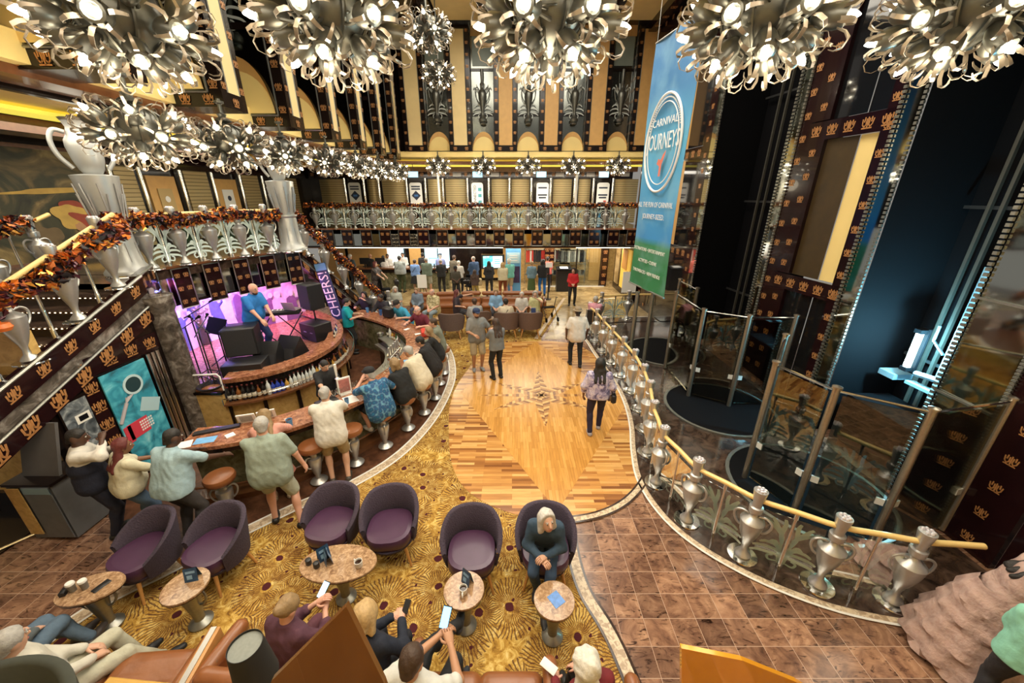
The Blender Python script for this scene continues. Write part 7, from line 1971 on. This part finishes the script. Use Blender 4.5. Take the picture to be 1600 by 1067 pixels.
# ================================================================ PEOPLE
def phone(label, info, q, m=None, off=(0, 0, .0), size=(.075, .15), rot=None):
    p = info['hd'][q]; W = info['W']; f = (W.to_3x3() @ v3((0, 1, 0)))
    c = p + f * .10 + v3(off); t = thing('phone', label, 'phone', c, math.atan2(f.y, f.x) - PI / 2)
    M = Matrix.Rotation(-1.0, 4, 'X')
    mb = MB(); mb.box((0, 0, 0), (size[0], .009, size[1]), M=M, bev=.003); mb.build('case', black, t)
    mb = MB(); mb.box((0, -.0030, .0045), (size[0] * .88, .004, size[1] * .9), M=M); mb.build('lit_screen', m or emit('phone_screen', (.45, .70, .90), 1.6), t)
denim = (.055, .10, .17); ddenim = (.03, .05, .085); jean = (.09, .15, .24)
F_ = .014
# ---- close to the viewer
NV = .011
b1, i1 = person('grey-haired woman in denim jacket leaning forward in a purple chair', (.42, 3.51, F_), -97, 1.66, .95, 0, (.030, .060, .10), 'long', (.04, .075, .14), 'jeans', (.02, .02, .025), 'light', 'lgrey', 'bob', seat=.50, lean=28, head=(28, -16), handL=(-.02, .42, .78), handR=(.04, .44, .76), feet={1: (.08, .30, .0), -1: (-.02, .62, .0)}, vox=NV, curl=.9)
x, y, _ = at(40, 1045, .46)
person('person in blue jeans with crossed legs at the bottom left edge', (-4.72, 2.12, 0), 96, 1.78, 1.05, .5, (.10, .12, .13), 'long', (.09, .14, .20), 'jeans', (.05, .04, .035), 'light', 'dblond', 'short', seat=.44, lean=-6, head=(0, 10), hands='lap', feet={1: (.0, .62, .0), -1: (.26, .50, .10)}, vox=NV)
person('person in cream trousers and black slip-on shoes behind the olive chair', (-4.05, 1.98, 0), 62, 1.76, 1.0, .2, (.55, .53, .46), 'long', (.50, .49, .38), 'pants', (.012, .013, .016), 'light', 'grey', 'short', seat=.44, lean=-6, head=(20, 6), hands='lap', feet={1: (.10, .66, .0), -1: (-.14, .56, .0)}, vox=NV)
b4, i4 = person('woman with blond clipped-up hair in plum top holding a lit phone', (-2.02, 2.16, 0), 70, 1.66, 1.0, .4, (.085, .03, .05), 'three', (.10, .03, .045), 'pants', (.02, .02, .02), 'pink', 'dblond', 'bun', seat=.46, lean=6, head=(0, 30), handL=(.02, .34, .93), handR=(.12, .34, .90), vox=NV, curl=.8)
phone('lit phone held by the woman in the plum top', i4, -1, None, (0, 0, .05))
b5, i5 = person('woman with blond bob in navy top looking at a small phone', (-1.30, 2.06, 0), 76, 1.68, 1.1, .4, (.010, .014, .028), 'long', (.012, .014, .022), 'pants', (.02, .02, .02), 'pink', 'blond', 'bob', seat=.46, lean=8, head=(8, 30), handL=(.06, .38, .82), handR=(.16, .38, .82), vox=NV, curl=.9)
phone('small phone in the hands of the woman in navy', i5, 1, black, (0, 0, .04), (.06, .12))
b6, i6 = person('dark-haired man in white tee with a blue-lit phone and crossed leg', (-.78, 1.80, 0), 78, 1.80, 1.08, .3, (.60, .60, .56), 'short', (.012, .013, .015), 'pants', (.03, .035, .05), 'tan', 'brown', 'short', seat=.44, lean=-2, head=(0, 28), handL=(.04, .42, .90), handR=(.17, .36, .92), feet={1: (.16, .52, 0), -1: (.06, .84, .38)}, vox=NV, curl=.8)
phone('blue-lit phone held up by the man in white tee', i6, -1, emit('blue_phone', (.18, .52, 1.0), 2.2), (0.02, .02, .06), (.085, .18))
person('curly white-haired person in dark red top and black trousers', (.62, 1.74, 0), 112, 1.64, 1.08, .4, (.15, .012, .018), 'long', (.010, .010, .011), 'pants', (.02, .02, .02), 'pink', 'white', 'curly', seat=.44, lean=6, head=(0, 14), hands='thigh', feet={1: (.12, .5, 0), -1: (-.12, .5, 0)}, vox=NV)
slab('phone', 'white phone with dark camera spots beside the curly white-haired person', 'phone', (.33, 2.09, .66), (.08, .15, .012), .9, white, None, .004)
def ruffle():
    t = NT('pink_ruffle'); w = t.node('ShaderNodeTexWave', i_Scale=2.2, i_Distortion=3.0, i_Detail=4.0); w.bands_direction = 'Z'; t.l.new(t.coord(), w.inputs['Vector'])
    n = t.node('ShaderNodeTexNoise', i_Scale=28.0, i_Detail=4.0); t.l.new(t.coord(), n.inputs['Vector'])
    c = t.mix(w.outputs[0], (.20, .10, .085), (.42, .26, .22)); c = t.mix(t.math('MULTIPLY', n.outputs[0], .9), c, (.50, .38, .33))
    return t.out(c, .9, 0, n.outputs[0], .012)
rf = ruffle()
b8, i8 = person('woman in tiered dusty pink dress with puffed sleeves at the right edge', (4.85, 2.52, 0), -38, 1.68, 1.08, .5, None, 'puff', None, 'none', (.05, .04, .04), 'tan', 'black', 'long', lean=14, handL=(-.05, .42, 1.02), handR=(.14, .40, 1.0), vox=NV, pattern=rf)
mb = MB(); n = 56; rows = []
for i in range(15):
    tt = i / 14; tier = (tt * 4) % 1; z = 1.02 - .98 * tt; r = .17 + .30 * tt ** .85 + .04 * tier
    rows.append([(r * 1.05 * (1 + (.03 + .05 * tt) * math.sin(a * 11 + 3 * int(tt * 4))) * math.cos(a), r * (1 + (.03 + .05 * tt) * math.sin(a * 11 + 1 + 3 * int(tt * 4))) * math.sin(a) - .05, z) for a in [2 * PI * j / n for j in range(n)]])
mb.grid(rows, True).build('tiered_skirt', rf, b8, True)
person('person in mint top and dark trousers cut off by the right edge', (4.42, 1.98, 0), 35, 1.66, 1.1, .5, (.24, .56, .44), 'short', (.02, .02, .025), 'pants', (.03, .03, .03), 'tan', 'black', 'long', hands='front', vox=NV)
# ---- along the left end of the bar
MV = .014
x, y, _ = at(160, 822); bw, iw = person('waiter in white shirt and dark waistcoat lifting a cup at the left wall', (-5.72, 4.12, 0), 38, 1.78, .98, 0, (.62, .60, .55), 'long', (.012, .014, .03), 'pants', (.01, .01, .01), 'dark', 'black', 'crop', head=(-5, 10), handR='mouth', handL=(-.1, .28, 1.30), vox=MV)
s_ = 1.78 / 1.75
soft_obj('waistcoat', cloth('navy_vest', (.010, .013, .03)), [('c', (-.07, .0, 1.22), (.07, .0, 1.22), .165, .165), ('c', (-.06, 0, 1.06), (.06, 0, 1.06), .168, .168), ('c', (-.08, 0, .95), (.08, 0, .95), .168, .168), ('c', (-.10, -.02, 1.36), (.10, -.02, 1.36), .105, .105)], .014, .03, [((0, 0, .84), (0, 0, -1))], bw)
person('woman with dark red hair in cream top and blue jeans at the bar end', (-5.28, 4.14, 0), 62, 1.60, 1.15, .8, (.60, .57, .42), 'short', jean, 'jeans', (.03, .03, .03), 'brown', 'red', 'long', lean=8, head=(-20, 4), handL=(-.1, .40, 1.03), handR=(.16, .42, 1.05), vox=MV)
person('man in light blue shirt leaning on the left end of the bar', (-4.52, 4.02, 0), 80, 1.80, 1.15, .7, (.32, .46, .52), 'short', (.05, .045, .045), 'pants', (.02, .015, .01), 'dark', 'black', 'crop', lean=16, head=(-15, 12), handL=(-.22, .56, 1.10), handR=(.28, .52, 1.10), vox=MV)
person('large grey-haired man in sage shirt and pale cargo shorts', (-3.40, 4.30, 0), 108, 1.82, 1.22, 1.0, (.27, .33, .28), 'short', (.42, .45, .38), 'shorts', (.012, .012, .014), 'pink', 'grey', 'short', lean=9, head=(10, 10), handL=(-.10, .52, 1.10), handR=(.42, .10, .82), feet={1: (.24, -.10, 0), -1: (-.14, .10, 0)}, vox=MV, hem=.16)
def stripes(name, a, b, sc, direction='X'):
    t = NT(name); w = t.node('ShaderNodeTexWave', i_Scale=sc, i_Distortion=1.0, i_Detail=1.0); w.bands_direction = direction; t.l.new(t.coord(), w.inputs['Vector']); return t.out(t.mix(w.outputs[0], a, b), .85)
person('woman with light brown hair in striped coral top leaning on the bar', (-3.72, 4.80, 0), 112, 1.62, 1.0, .2, None, 'short', (.45, .17, .13), 'skirt', (.4, .3, .2), 'light', 'dblond', 'long', lean=22, head=(-5, 14), handL=(-.2, .50, 1.10), handR=(.2, .5, 1.10), vox=MV, pattern=stripes('coral_stripe', (.58, .20, .15), (.66, .40, .33), 22))
person('man in white polo shirt and khaki shorts standing at the bar', (-2.96, 5.22, 0), 112, 1.80, 1.12, .4, (.66, .64, .58), 'short', (.36, .27, .14), 'shorts', (.05, .04, .03), 'light', 'grey', 'crop', lean=11, head=(-6, 12), handL=(-.26, .50, 1.10), handR=(.25, .50, 1.10), feet={1: (.13, -.02, 0), -1: (-.12, .02, 0)}, vox=MV, hem=.20)
hw = NT('blue_tropical'); hn = hw.node('ShaderNodeTexVoronoi', i_Scale=16.0); hw.l.new(hw.coord(), hn.inputs['Vector']); hw.out(hw.ramp(hn.outputs['Distance'], [(.2, (.01, .12, .24)), (.5, (.02, .06, .17)), (.8, (.12, .30, .42))]), .85)
SEATZ = .735
def onstool(label, i, face, **k):
    p = ST[i][0]; f = v3((math.cos(R(face)), math.sin(R(face)), 0)) * -.04
    kw = dict(seat=SEATZ, feet={1: (.12, .36, .30), -1: (-.12, .36, .30)}, vox=MV, lean=18); kw.update(k)
    return person(label, (p[0] + f.x, p[1] + f.y, F_), face, **kw)
onstool('man in blue patterned shirt and black cap drinking on a stool', 3, 140, h=1.80, b=1.2, fat=.9, sleeve='short', bottom=(.012, .012, .015), leg='shorts', shoe=(.55, .52, .46), skin='pink', hair='grey', style='crop', head=(15, 5), handL='mouth', handR=(.3, .42, 1.10), hat=('cap', (.012, .012, .014)), pattern=hw.m)
onstool('woman with curly blond-grey hair in black sweater over green on a stool', 4, 150, h=1.66, b=1.1, fat=.6, top=(.010, .011, .012), sleeve='long', bottom=(.012, .012, .014), leg='pants', shoe=(.3, .3, .3), skin='light', hair='dblond', style='fluffy', head=(0, 12), hands='counter')
onstool('grey-haired man in cream shirt on a stool at the bend', 5, 158, h=1.78, b=1.15, fat=.6, top=(.62, .56, .42), sleeve='short', bottom=(.5, .48, .42), leg='shorts', shoe=(.4, .4, .4), skin='tan', hair='grey', style='short', head=(5, 10), hands='counter', lean=26)
onstool('broad person in black jacket on a stool at the bend', 6, 172, h=1.76, b=1.2, fat=.6, top=(.012, .011, .012), sleeve='long', bottom=(.015, .015, .016), leg='pants', shoe=(.35, .34, .33), skin='tan', hair='black', style='short', head=(10, 10), hands='counter', lean=26)
onstool('woman with long blond hair in black top at the bend of the bar', 7, 185, h=1.68, b=1.0, fat=.2, top=(.012, .012, .013), sleeve='long', bottom=(.02, .02, .022), leg='pants', shoe=(.1, .1, .1), skin='light', hair='dblond', style='long', head=(12, 8), hands='counter')
person('person in grey-green jacket with brown hair beyond the blond woman at the bar', (-1.88, 9.3, F_), 190, 1.72, 1.05, .3, (.19, .21, .16), 'long', (.04, .04, .05), 'pants', (.03, .03, .03), 'light', 'brown', 'short', seat=SEATZ, lean=12, hands='counter', feet={1: (.12, .4, .2), -1: (-.12, .4, .2)}, vox=.018)
slab('red_jacket', 'bright red jacket bundled on the bar beside the person in grey-green', 'jacket', (-2.28, 9.52, 1.071), (.30, .36, .16), .3, cloth('red_jacket', (.55, .05, .03)), None, .03)
person('man with glasses in maroon polo leaning on the far side of the bar', (-2.55, 10.55, F_), 236, 1.80, 1.2, .7, (.13, .015, .03), 'short', (.05, .05, .06), 'pants', (.1, .1, .1), 'pink', 'grey', 'balding', seat=SEATZ, lean=20, head=(0, 2), handL=(-.3, .44, 1.12), handR=(.3, .44, 1.12), feet={1: (.12, .3, .3), -1: (-.12, .3, .3)}, vox=MV, acc=('glasses',))
person('man in bright blue tee and black cap bending over the far bar', (-3.32, 11.36, F_), 235, 1.78, 1.1, .5, (.04, .30, .48), 'short', (.04, .04, .05), 'pants', (.1, .1, .1), 'light', 'black', 'crop', seat=SEATZ, lean=26, head=(0, 22), handL=(-.3, .46, 1.12), handR=(.25, .46, 1.12), feet={1: (.12, .3, .3), -1: (-.12, .3, .3)}, vox=MV, hat=('cap', (.02, .018, .016)))
person('person in dark jacket sitting by the backpack at the far bar', (-4.15, 11.98, F_), 245, 1.72, 1.05, .3, (.02, .022, .024), 'long', (.02, .02, .02), 'pants', (.05, .05, .05), 'brown', 'black', 'short', seat=SEATZ, lean=14, hands='counter', feet={1: (.12, .3, .3), -1: (-.12, .3, .3)}, vox=.018)
person('woman with long black hair raising a cup at the far end of the bar', (-4.95, 12.45, F_), 262, 1.66, 1.0, .1, (.018, .018, .02), 'long', (.05, .07, .12), 'jeans', (.05, .05, .05), 'light', 'black', 'long', seat=.70, lean=6, handL='mouth', handR=(.2, .4, 1.1), vox=.018)
# ---- staff inside the bar, the musician
x, y, _ = at(552, 552); person('bartender in teal shirt and black trousers inside the bar', (x, y, F_), 22, 1.76, 1.02, .2, (.0, .30, .33), 'short', (.010, .010, .012), 'pants', (.01, .01, .01), 'light', 'black', 'short', head=(0, 12), handL=(-.05, .34, 1.22), handR=(.15, .32, 1.18), vox=MV)
person('bartender in black shirt working behind the near bar', (-3.72, 6.72, F_), -42, 1.66, .95, 0, (.013, .014, .018), 'short', (.01, .01, .012), 'pants', (.01, .01, .01), 'light', 'black', 'crop', lean=10, head=(10, 22), handL=(-.1, .45, 1.05), handR=(.2, .52, 1.10), vox=MV)
x, y, _ = at(414, 556, STZ); person('bald musician in blue tee playing the stage keyboard', (x, y, STZ), -12, 1.82, 1.1, .4, (.02, .17, .50), 'short', (.015, .03, .12), 'pants', (.02, .02, .02), 'pink', 'brown', 'bald', lean=13, head=(0, 18), handL=(-.02, .50, .93), handR=(.24, .46, .93), vox=MV, acc=('beard',))
# ---- on the dance floor
FV = .015
x, y, _ = at(747, 578); person('bearded man in grey tee, khaki shorts and navy cap on the dance floor edge', (x, y, F_), -75, 1.80, 1.05, .3, (.20, .20, .19), 'short', (.36, .29, .18), 'shorts', (.28, .29, .30), 'tan', 'brown', 'short', head=(10, 0), handL=(-.35, .12, 1.0), handR=(.12, .33, 1.16), vox=FV, hat=('cap', (.02, .035, .09)), acc=('beard',), hem=.16)
x, y, _ = at(777, 592); person('woman with dark hair in grey tee and black leggings on the dance floor', (x, y, F_), 118, 1.68, .98, .1, (.17, .18, .18), 'short', (.010, .010, .012), 'pants', (.01, .01, .01), 'light', 'brown', 'long', head=(10, 5), handL=(-.02, .32, 1.26), handR=(.10, .34, 1.24), vox=FV)
x, y, _ = at(898, 572); person('man in white shirt, black trousers and straw hat walking away', (x, y, F_), 92, 1.74, 1.12, .5, (.66, .60, .52), 'short', (.012, .012, .014), 'pants', (.01, .01, .01), 'dark', 'black', 'crop', hands='down', feet={1: (.12, -.08, 0), -1: (-.12, .12, 0)}, vox=FV, hat=('brim', (.28, .21, .13)), hem=.20)
tie = mk_mural('tie_dye_lilac', [(.35, (.06, .05, .13)), (.48, (.34, .30, .48)), (.6, (.62, .56, .64)), (.75, (.14, .12, .26))], 9)
x, y, _ = at(929, 680); person('woman with long black hair in lilac tie-dye top with shoulder bag walking away', (x, y + .05, F_), 84, 1.68, 1.12, .5, None, 'three', (.018, .014, .04), 'pants', (.35, .33, .36), 'brown', 'black', 'long', hands='down', feet={1: (.10, .22, 0), -1: (-.10, -.04, 0)}, vox=FV, pattern=tie)
mb = MB(); mb.box((.30, .02, .86), (.10, .26, .22), bev=.04); mb.tube([(.27, -.06, .95), (.2, -.05, 1.25), (.14, -.02, 1.44), (.2, .1, 1.25), (.28, .1, .95)], .012, 6)
o = mb.build('shoulder_bag', black, None, 40, (x, y + .05, F_)); o.rotation_euler = (0, 0, R(84 - 90)); tag(o, 'black shoulder bag hanging at the right side of the woman in lilac', 'bag')
x, y, _ = at(893, 477); person('woman in bright red jacket and black leggings standing at the back', (x, y, F_), -95, 1.66, .95, 0, (.46, .015, .02), 'long', (.010, .010, .012), 'pants', (.01, .01, .01), 'light', 'black', 'long', head=(-18, 0), hands='front', vox=FV)
x, y, _ = at(926, 524); person('man in pink shirt seated in a wheelchair by the lobby rail', (x, y, F_), 70, 1.74, 1.05, .4, (.58, .27, .33), 'short', (.05, .05, .06), 'pants', (.02, .02, .02), 'tan', 'grey', 'crop', seat=.50, hands='thigh', vox=.018)
t = thing('wheelchair', 'black wheelchair under the man in pink by the lobby rail', 'wheelchair', (x, y, F_), R(70 - 90)); mb = MB(); mb.box((0, .02, .46), (.44, .42, .05), bev=.02); mb.box((0, -.22, .74), (.44, .05, .46), bev=.02); mb.build('seat', black, t, 40)
mb = MB()
for s in (-1, 1): mb.tube([(s * .24, -.24, .98), (s * .24, -.24, .1)], .015, 6); mb.tube([(s * .24, -.2, .66), (s * .24, .2, .66), (s * .24, .3, .14)], .015, 6)
mb.build('frame', silver_d, t)
for s in (-1, 1): mb = MB(); mb.tube([(s * .29, -.08 + .29 * math.cos(a), .30 + .29 * math.sin(a)) for a in [2 * PI * i / 24 for i in range(24)]], .018, 6, True); [mb.tube([(s * .29, -.08, .3), (s * .29, -.08 + .28 * math.cos(a), .30 + .28 * math.sin(a))], .004, 4) for a in [2 * PI * i / 8 for i in range(8)]]; mb.build('wheel', blackm, t)

# ---- far lounge: (label, px, py of the hips, face, options)
def lounge(label, px, py, face, **k):
    x, y, _ = at(px, py, .55); kw = dict(seat=.44, vox=.02, hands='lap', skin='light', lean=4); kw.update(k)
    return person(label, (x, y, F_), face, **kw)
gr = (.30, .31, .31)
lounge('person with light grey hair on the far sofa behind the blue-shirted man', 621, 476, -95, h=1.62, top=(.44, .46, .40), sleeve='short', bottom=(.3, .28, .24), leg='pants', hair='lgrey', style='bob', head=(30, 5))
lounge('person in grey-blue hoodie at the left end of the far sofa', 654, 478, -100, h=1.62, top=(.16, .21, .26), sleeve='long', bottom=(.05, .06, .1), leg='pants', hair='dblond', style='short')
lounge('balding man in yellow patterned shirt on the far sofa', 679, 484, -115, h=1.78, b=1.15, fat=.6, sleeve='short', bottom=(.22, .28, .32), leg='pants', skin='pink', hair='grey', style='balding', pattern=mk_mural('yellow_tropical', [(.4, (.22, .19, .08)), (.5, (.58, .50, .27)), (.7, (.70, .62, .40))], 12))
x, y, _ = at(714, 487, .55); person('woman with maroon hair in black top stretching an arm over the sofa back', (x, y, F_), 10, 1.66, 1.05, .3, (.03, .02, .026), 'short', (.03, .03, .035), 'pants', (.3, .3, .3), 'light', 'red', 'long', seat=.50, handL=(-.2, .5, 1.12), handR=(.3, .2, .8), vox=.02)
lounge('man in light grey tee seen from behind in a taupe chair', 743, 503, 105, h=1.76, b=1.1, fat=.3, top=gr, sleeve='short', bottom=(.1, .12, .2), leg='pants', hair='brown', style='short')
lounge('blond woman in light blue top on the far sofa', 775, 482, -85, h=1.68, top=(.20, .36, .55), sleeve='three', bottom=(.03, .03, .04), leg='pants', hair='dblond', style='short')
lounge('person in cream shirt with dark strap seen from behind in a taupe chair', 791, 503, 95, h=1.72, b=1.1, fat=.5, top=(.55, .47, .34), sleeve='short', bottom=(.2, .2, .2), leg='pants', hair='black', style='short', lean=14, acc=('strap',))
lounge('elderly person in white printed tee on the far sofa', 815, 486, -92, h=1.64, top=(.54, .52, .48), sleeve='short', bottom=(.03, .03, .035), leg='pants', hair='lgrey', style='short')
lounge('elderly person in pale yellow top at the right end of the far sofa', 836, 485, -100, h=1.64, top=(.56, .56, .30), sleeve='short', bottom=(.30, .25, .18), leg='pants', hair='grey', style='fluffy', handL='mouth')

# ---- the queue before the reception: (label, px, foot py, face, h, options)
def stand(label, px, py, face, h=1.70, **k):
    x, y, _ = at(px, py - 12); kw = dict(vox=.022, hands='front', skin='light'); kw.update(k)
    return person(label, (x, y, F_), face, h, **kw)
Q = 472
kh = (.30, .26, .17); bk = (.014, .014, .016)
stand('man in blue tee raising a hand at the left of the queue', 542, 470, 20, 1.74, top=(.04, .19, .42), sleeve='short', bottom=bk, leg='pants', shoe=bk, hair='grey', style='short', hands='hold')
stand('white-haired person half hidden behind the man in blue tee', 537, 462, 60, 1.72, top=(.6, .6, .56), sleeve='short', bottom=kh, leg='pants', shoe=bk, hair='white', style='short')
stand('white-haired man in dark slate tee at the reception corner', 554, 464, 70, 1.80, b=1.12, top=(.05, .075, .085), sleeve='short', bottom=(.04, .05, .07), leg='pants', shoe=bk, hair='white', style='short', skin='pink')
stand('bald person in black top before the reception desk', 584, 461, 75, 1.76, top=bk, sleeve='long', bottom=bk, leg='pants', shoe=bk, hair='brown', style='bald', skin='tan')
flo = mk_mural('dark_floral', [(.45, (.015, .013, .014)), (.58, (.05, .035, .03)), (.68, (.36, .24, .16)), (.8, (.30, .07, .06))], 16)
x, y, _ = at(592, 467); b_, _i = person('red-haired lady in long dark floral dress on a mobility scooter', (x, y, F_), -10, 1.74, 1.2, .8, None, 'short', flo, 'gown', (.02, .02, .02), 'light', 'red', 'bob', handL=(-.15, .5, .95), handR=(.18, .5, .95), vox=.022, pattern=flo)
stand('woman in white top with long black ponytail at the reception', 604, 461, 85, 1.66, top=(.60, .59, .56), sleeve='three', bottom=bk, leg='pants', shoe=bk, hair='black', style='pony')
stand('large person in grey tee and green trousers with a dark strap', 629, 469, 80, 1.82, b=1.3, fat=1.1, top=(.30, .33, .32), sleeve='short', bottom=(.05, .07, .03), leg='pants', shoe=bk, hair='black', style='short', acc=('strap',))
stand('desk clerk in white shirt behind the reception, left one', 611, 458, -90, 1.70, top=(.66, .65, .62), sleeve='long', bottom=bk, leg='pants', shoe=bk, hair='black', style='crop', skin='brown')
stand('desk clerk in white shirt behind the reception, right one', 634, 458, -90, 1.76, top=(.66, .65, .62), sleeve='long', bottom=bk, leg='pants', shoe=bk, hair='black', style='crop', skin='tan')
stand('woman in light blue top and short black skirt', 652, 470, 88, 1.66, b=1.05, fat=.3, top=(.16, .28, .56), sleeve='short', bottom=bk, leg='skirt', shoe=bk, hair='brown', style='short', acc=('strap',))
stand('bald man in grey-green tee and light shorts beside the woman in blue', 670, 472, 95, 1.80, b=1.1, fat=.4, top=(.13, .17, .13), sleeve='short', bottom=(.38, .40, .34), leg='shorts', shoe=(.4, .4, .4), hair='grey', style='balding', skin='tan')
stand('person with black hair at the desk behind the man in grey-green tee', 664, 458, 90, 1.74, top=(.02, .02, .022), sleeve='short', bottom=bk, leg='pants', shoe=bk, hair='black', style='short')
stand('man in blue shirt and cap before the bright window', 691, 463, 85, 1.80, top=(.16, .19, .38), sleeve='short', bottom=(.1, .1, .12), leg='pants', shoe=bk, hair='grey', style='short', hat=('cap', (.04, .06, .10)))
stand('balding man in black with a pale strap in the queue', 692, 473, 110, 1.74, top=bk, sleeve='short', bottom=bk, leg='pants', shoe=bk, hair='grey', style='balding')
stand('man in brown tee in the middle of the queue', 712, 466, 80, 1.78, b=1.1, fat=.4, top=(.10, .085, .06), sleeve='short', bottom=bk, leg='pants', shoe=bk, hair='brown', style='short', skin='tan')
stand('white-haired person in white jacket with a dark bar across the back', 719, 473, 85, 1.66, top=(.60, .58, .54), sleeve='long', bottom=bk, leg='pants', shoe=bk, hair='white', style='short')
stand('person in dark olive top and black cap by the scooter', 714, 482, -70, 1.60, top=(.06, .055, .04), sleeve='short', bottom=bk, leg='pants', shoe=bk, hair='black', style='short', skin='dark', hat=('cap', (.012, .012, .012)))
stand('tall bald man in blue denim shirt at the right of the queue', 742, 472, 120, 1.86, top=(.04, .08, .17), sleeve='long', bottom=(.03, .05, .1), leg='pants', shoe=bk, hair='grey', style='balding', skin='pink')
stand('child in yellow trousers with brown hair', 743, 482, 80, 1.42, top=(.08, .05, .04), sleeve='long', bottom=(.46, .37, .12), leg='pants', shoe=bk, hair='brown', style='long')
stand('woman with long dark hair in black jacket under the television', 765, 475, 95, 1.68, top=(.02, .022, .024), sleeve='long', bottom=(.03, .03, .035), leg='pants', shoe=bk, hair='black', style='long')
x, y, _ = at(752, 463); slab('tote_bag', 'cream tote bag at the left side of the woman under the television', 'bag', (x - .1, y - .05, .55), (.3, .12, .34), .3, cloth('cream_tote', (.52, .42, .24)), None, .04)
stand('woman in cream blouse and rust trousers', 786, 478, 100, 1.68, b=1.1, fat=.4, top=(.58, .53, .36), sleeve='short', bottom=(.22, .06, .025), leg='pants', shoe=bk, hair='blond', style='bob')
stand('white-haired man in mint shirt and cream shorts', 796, 476, 110, 1.82, b=1.05, fat=.3, top=(.16, .48, .42), sleeve='short', bottom=(.52, .46, .32), leg='shorts', shoe=(.3, .15, .1), hair='white', style='short', skin='pink')
stand('woman in denim jacket and long green skirt before the shop', 830, 474, 85, 1.66, top=(.13, .22, .28), sleeve='long', bottom=(.06, .10, .03), leg='midi', shoe=bk, hair='dblond', style='short')
stand('person in black top and bright blue trousers before the shop', 847, 474, 95, 1.74, b=1.1, top=(.014, .013, .012), sleeve='long', bottom=(.01, .12, .42), leg='pants', shoe=bk, hair='black', style='fluffy', skin='tan')
stand('person in coral pink top right of the one in blue trousers', 854, 468, 90, 1.76, b=1.1, top=(.62, .14, .12), sleeve='short', bottom=(.02, .03, .06), leg='pants', shoe=bk, hair='black', style='crop', skin='tan')
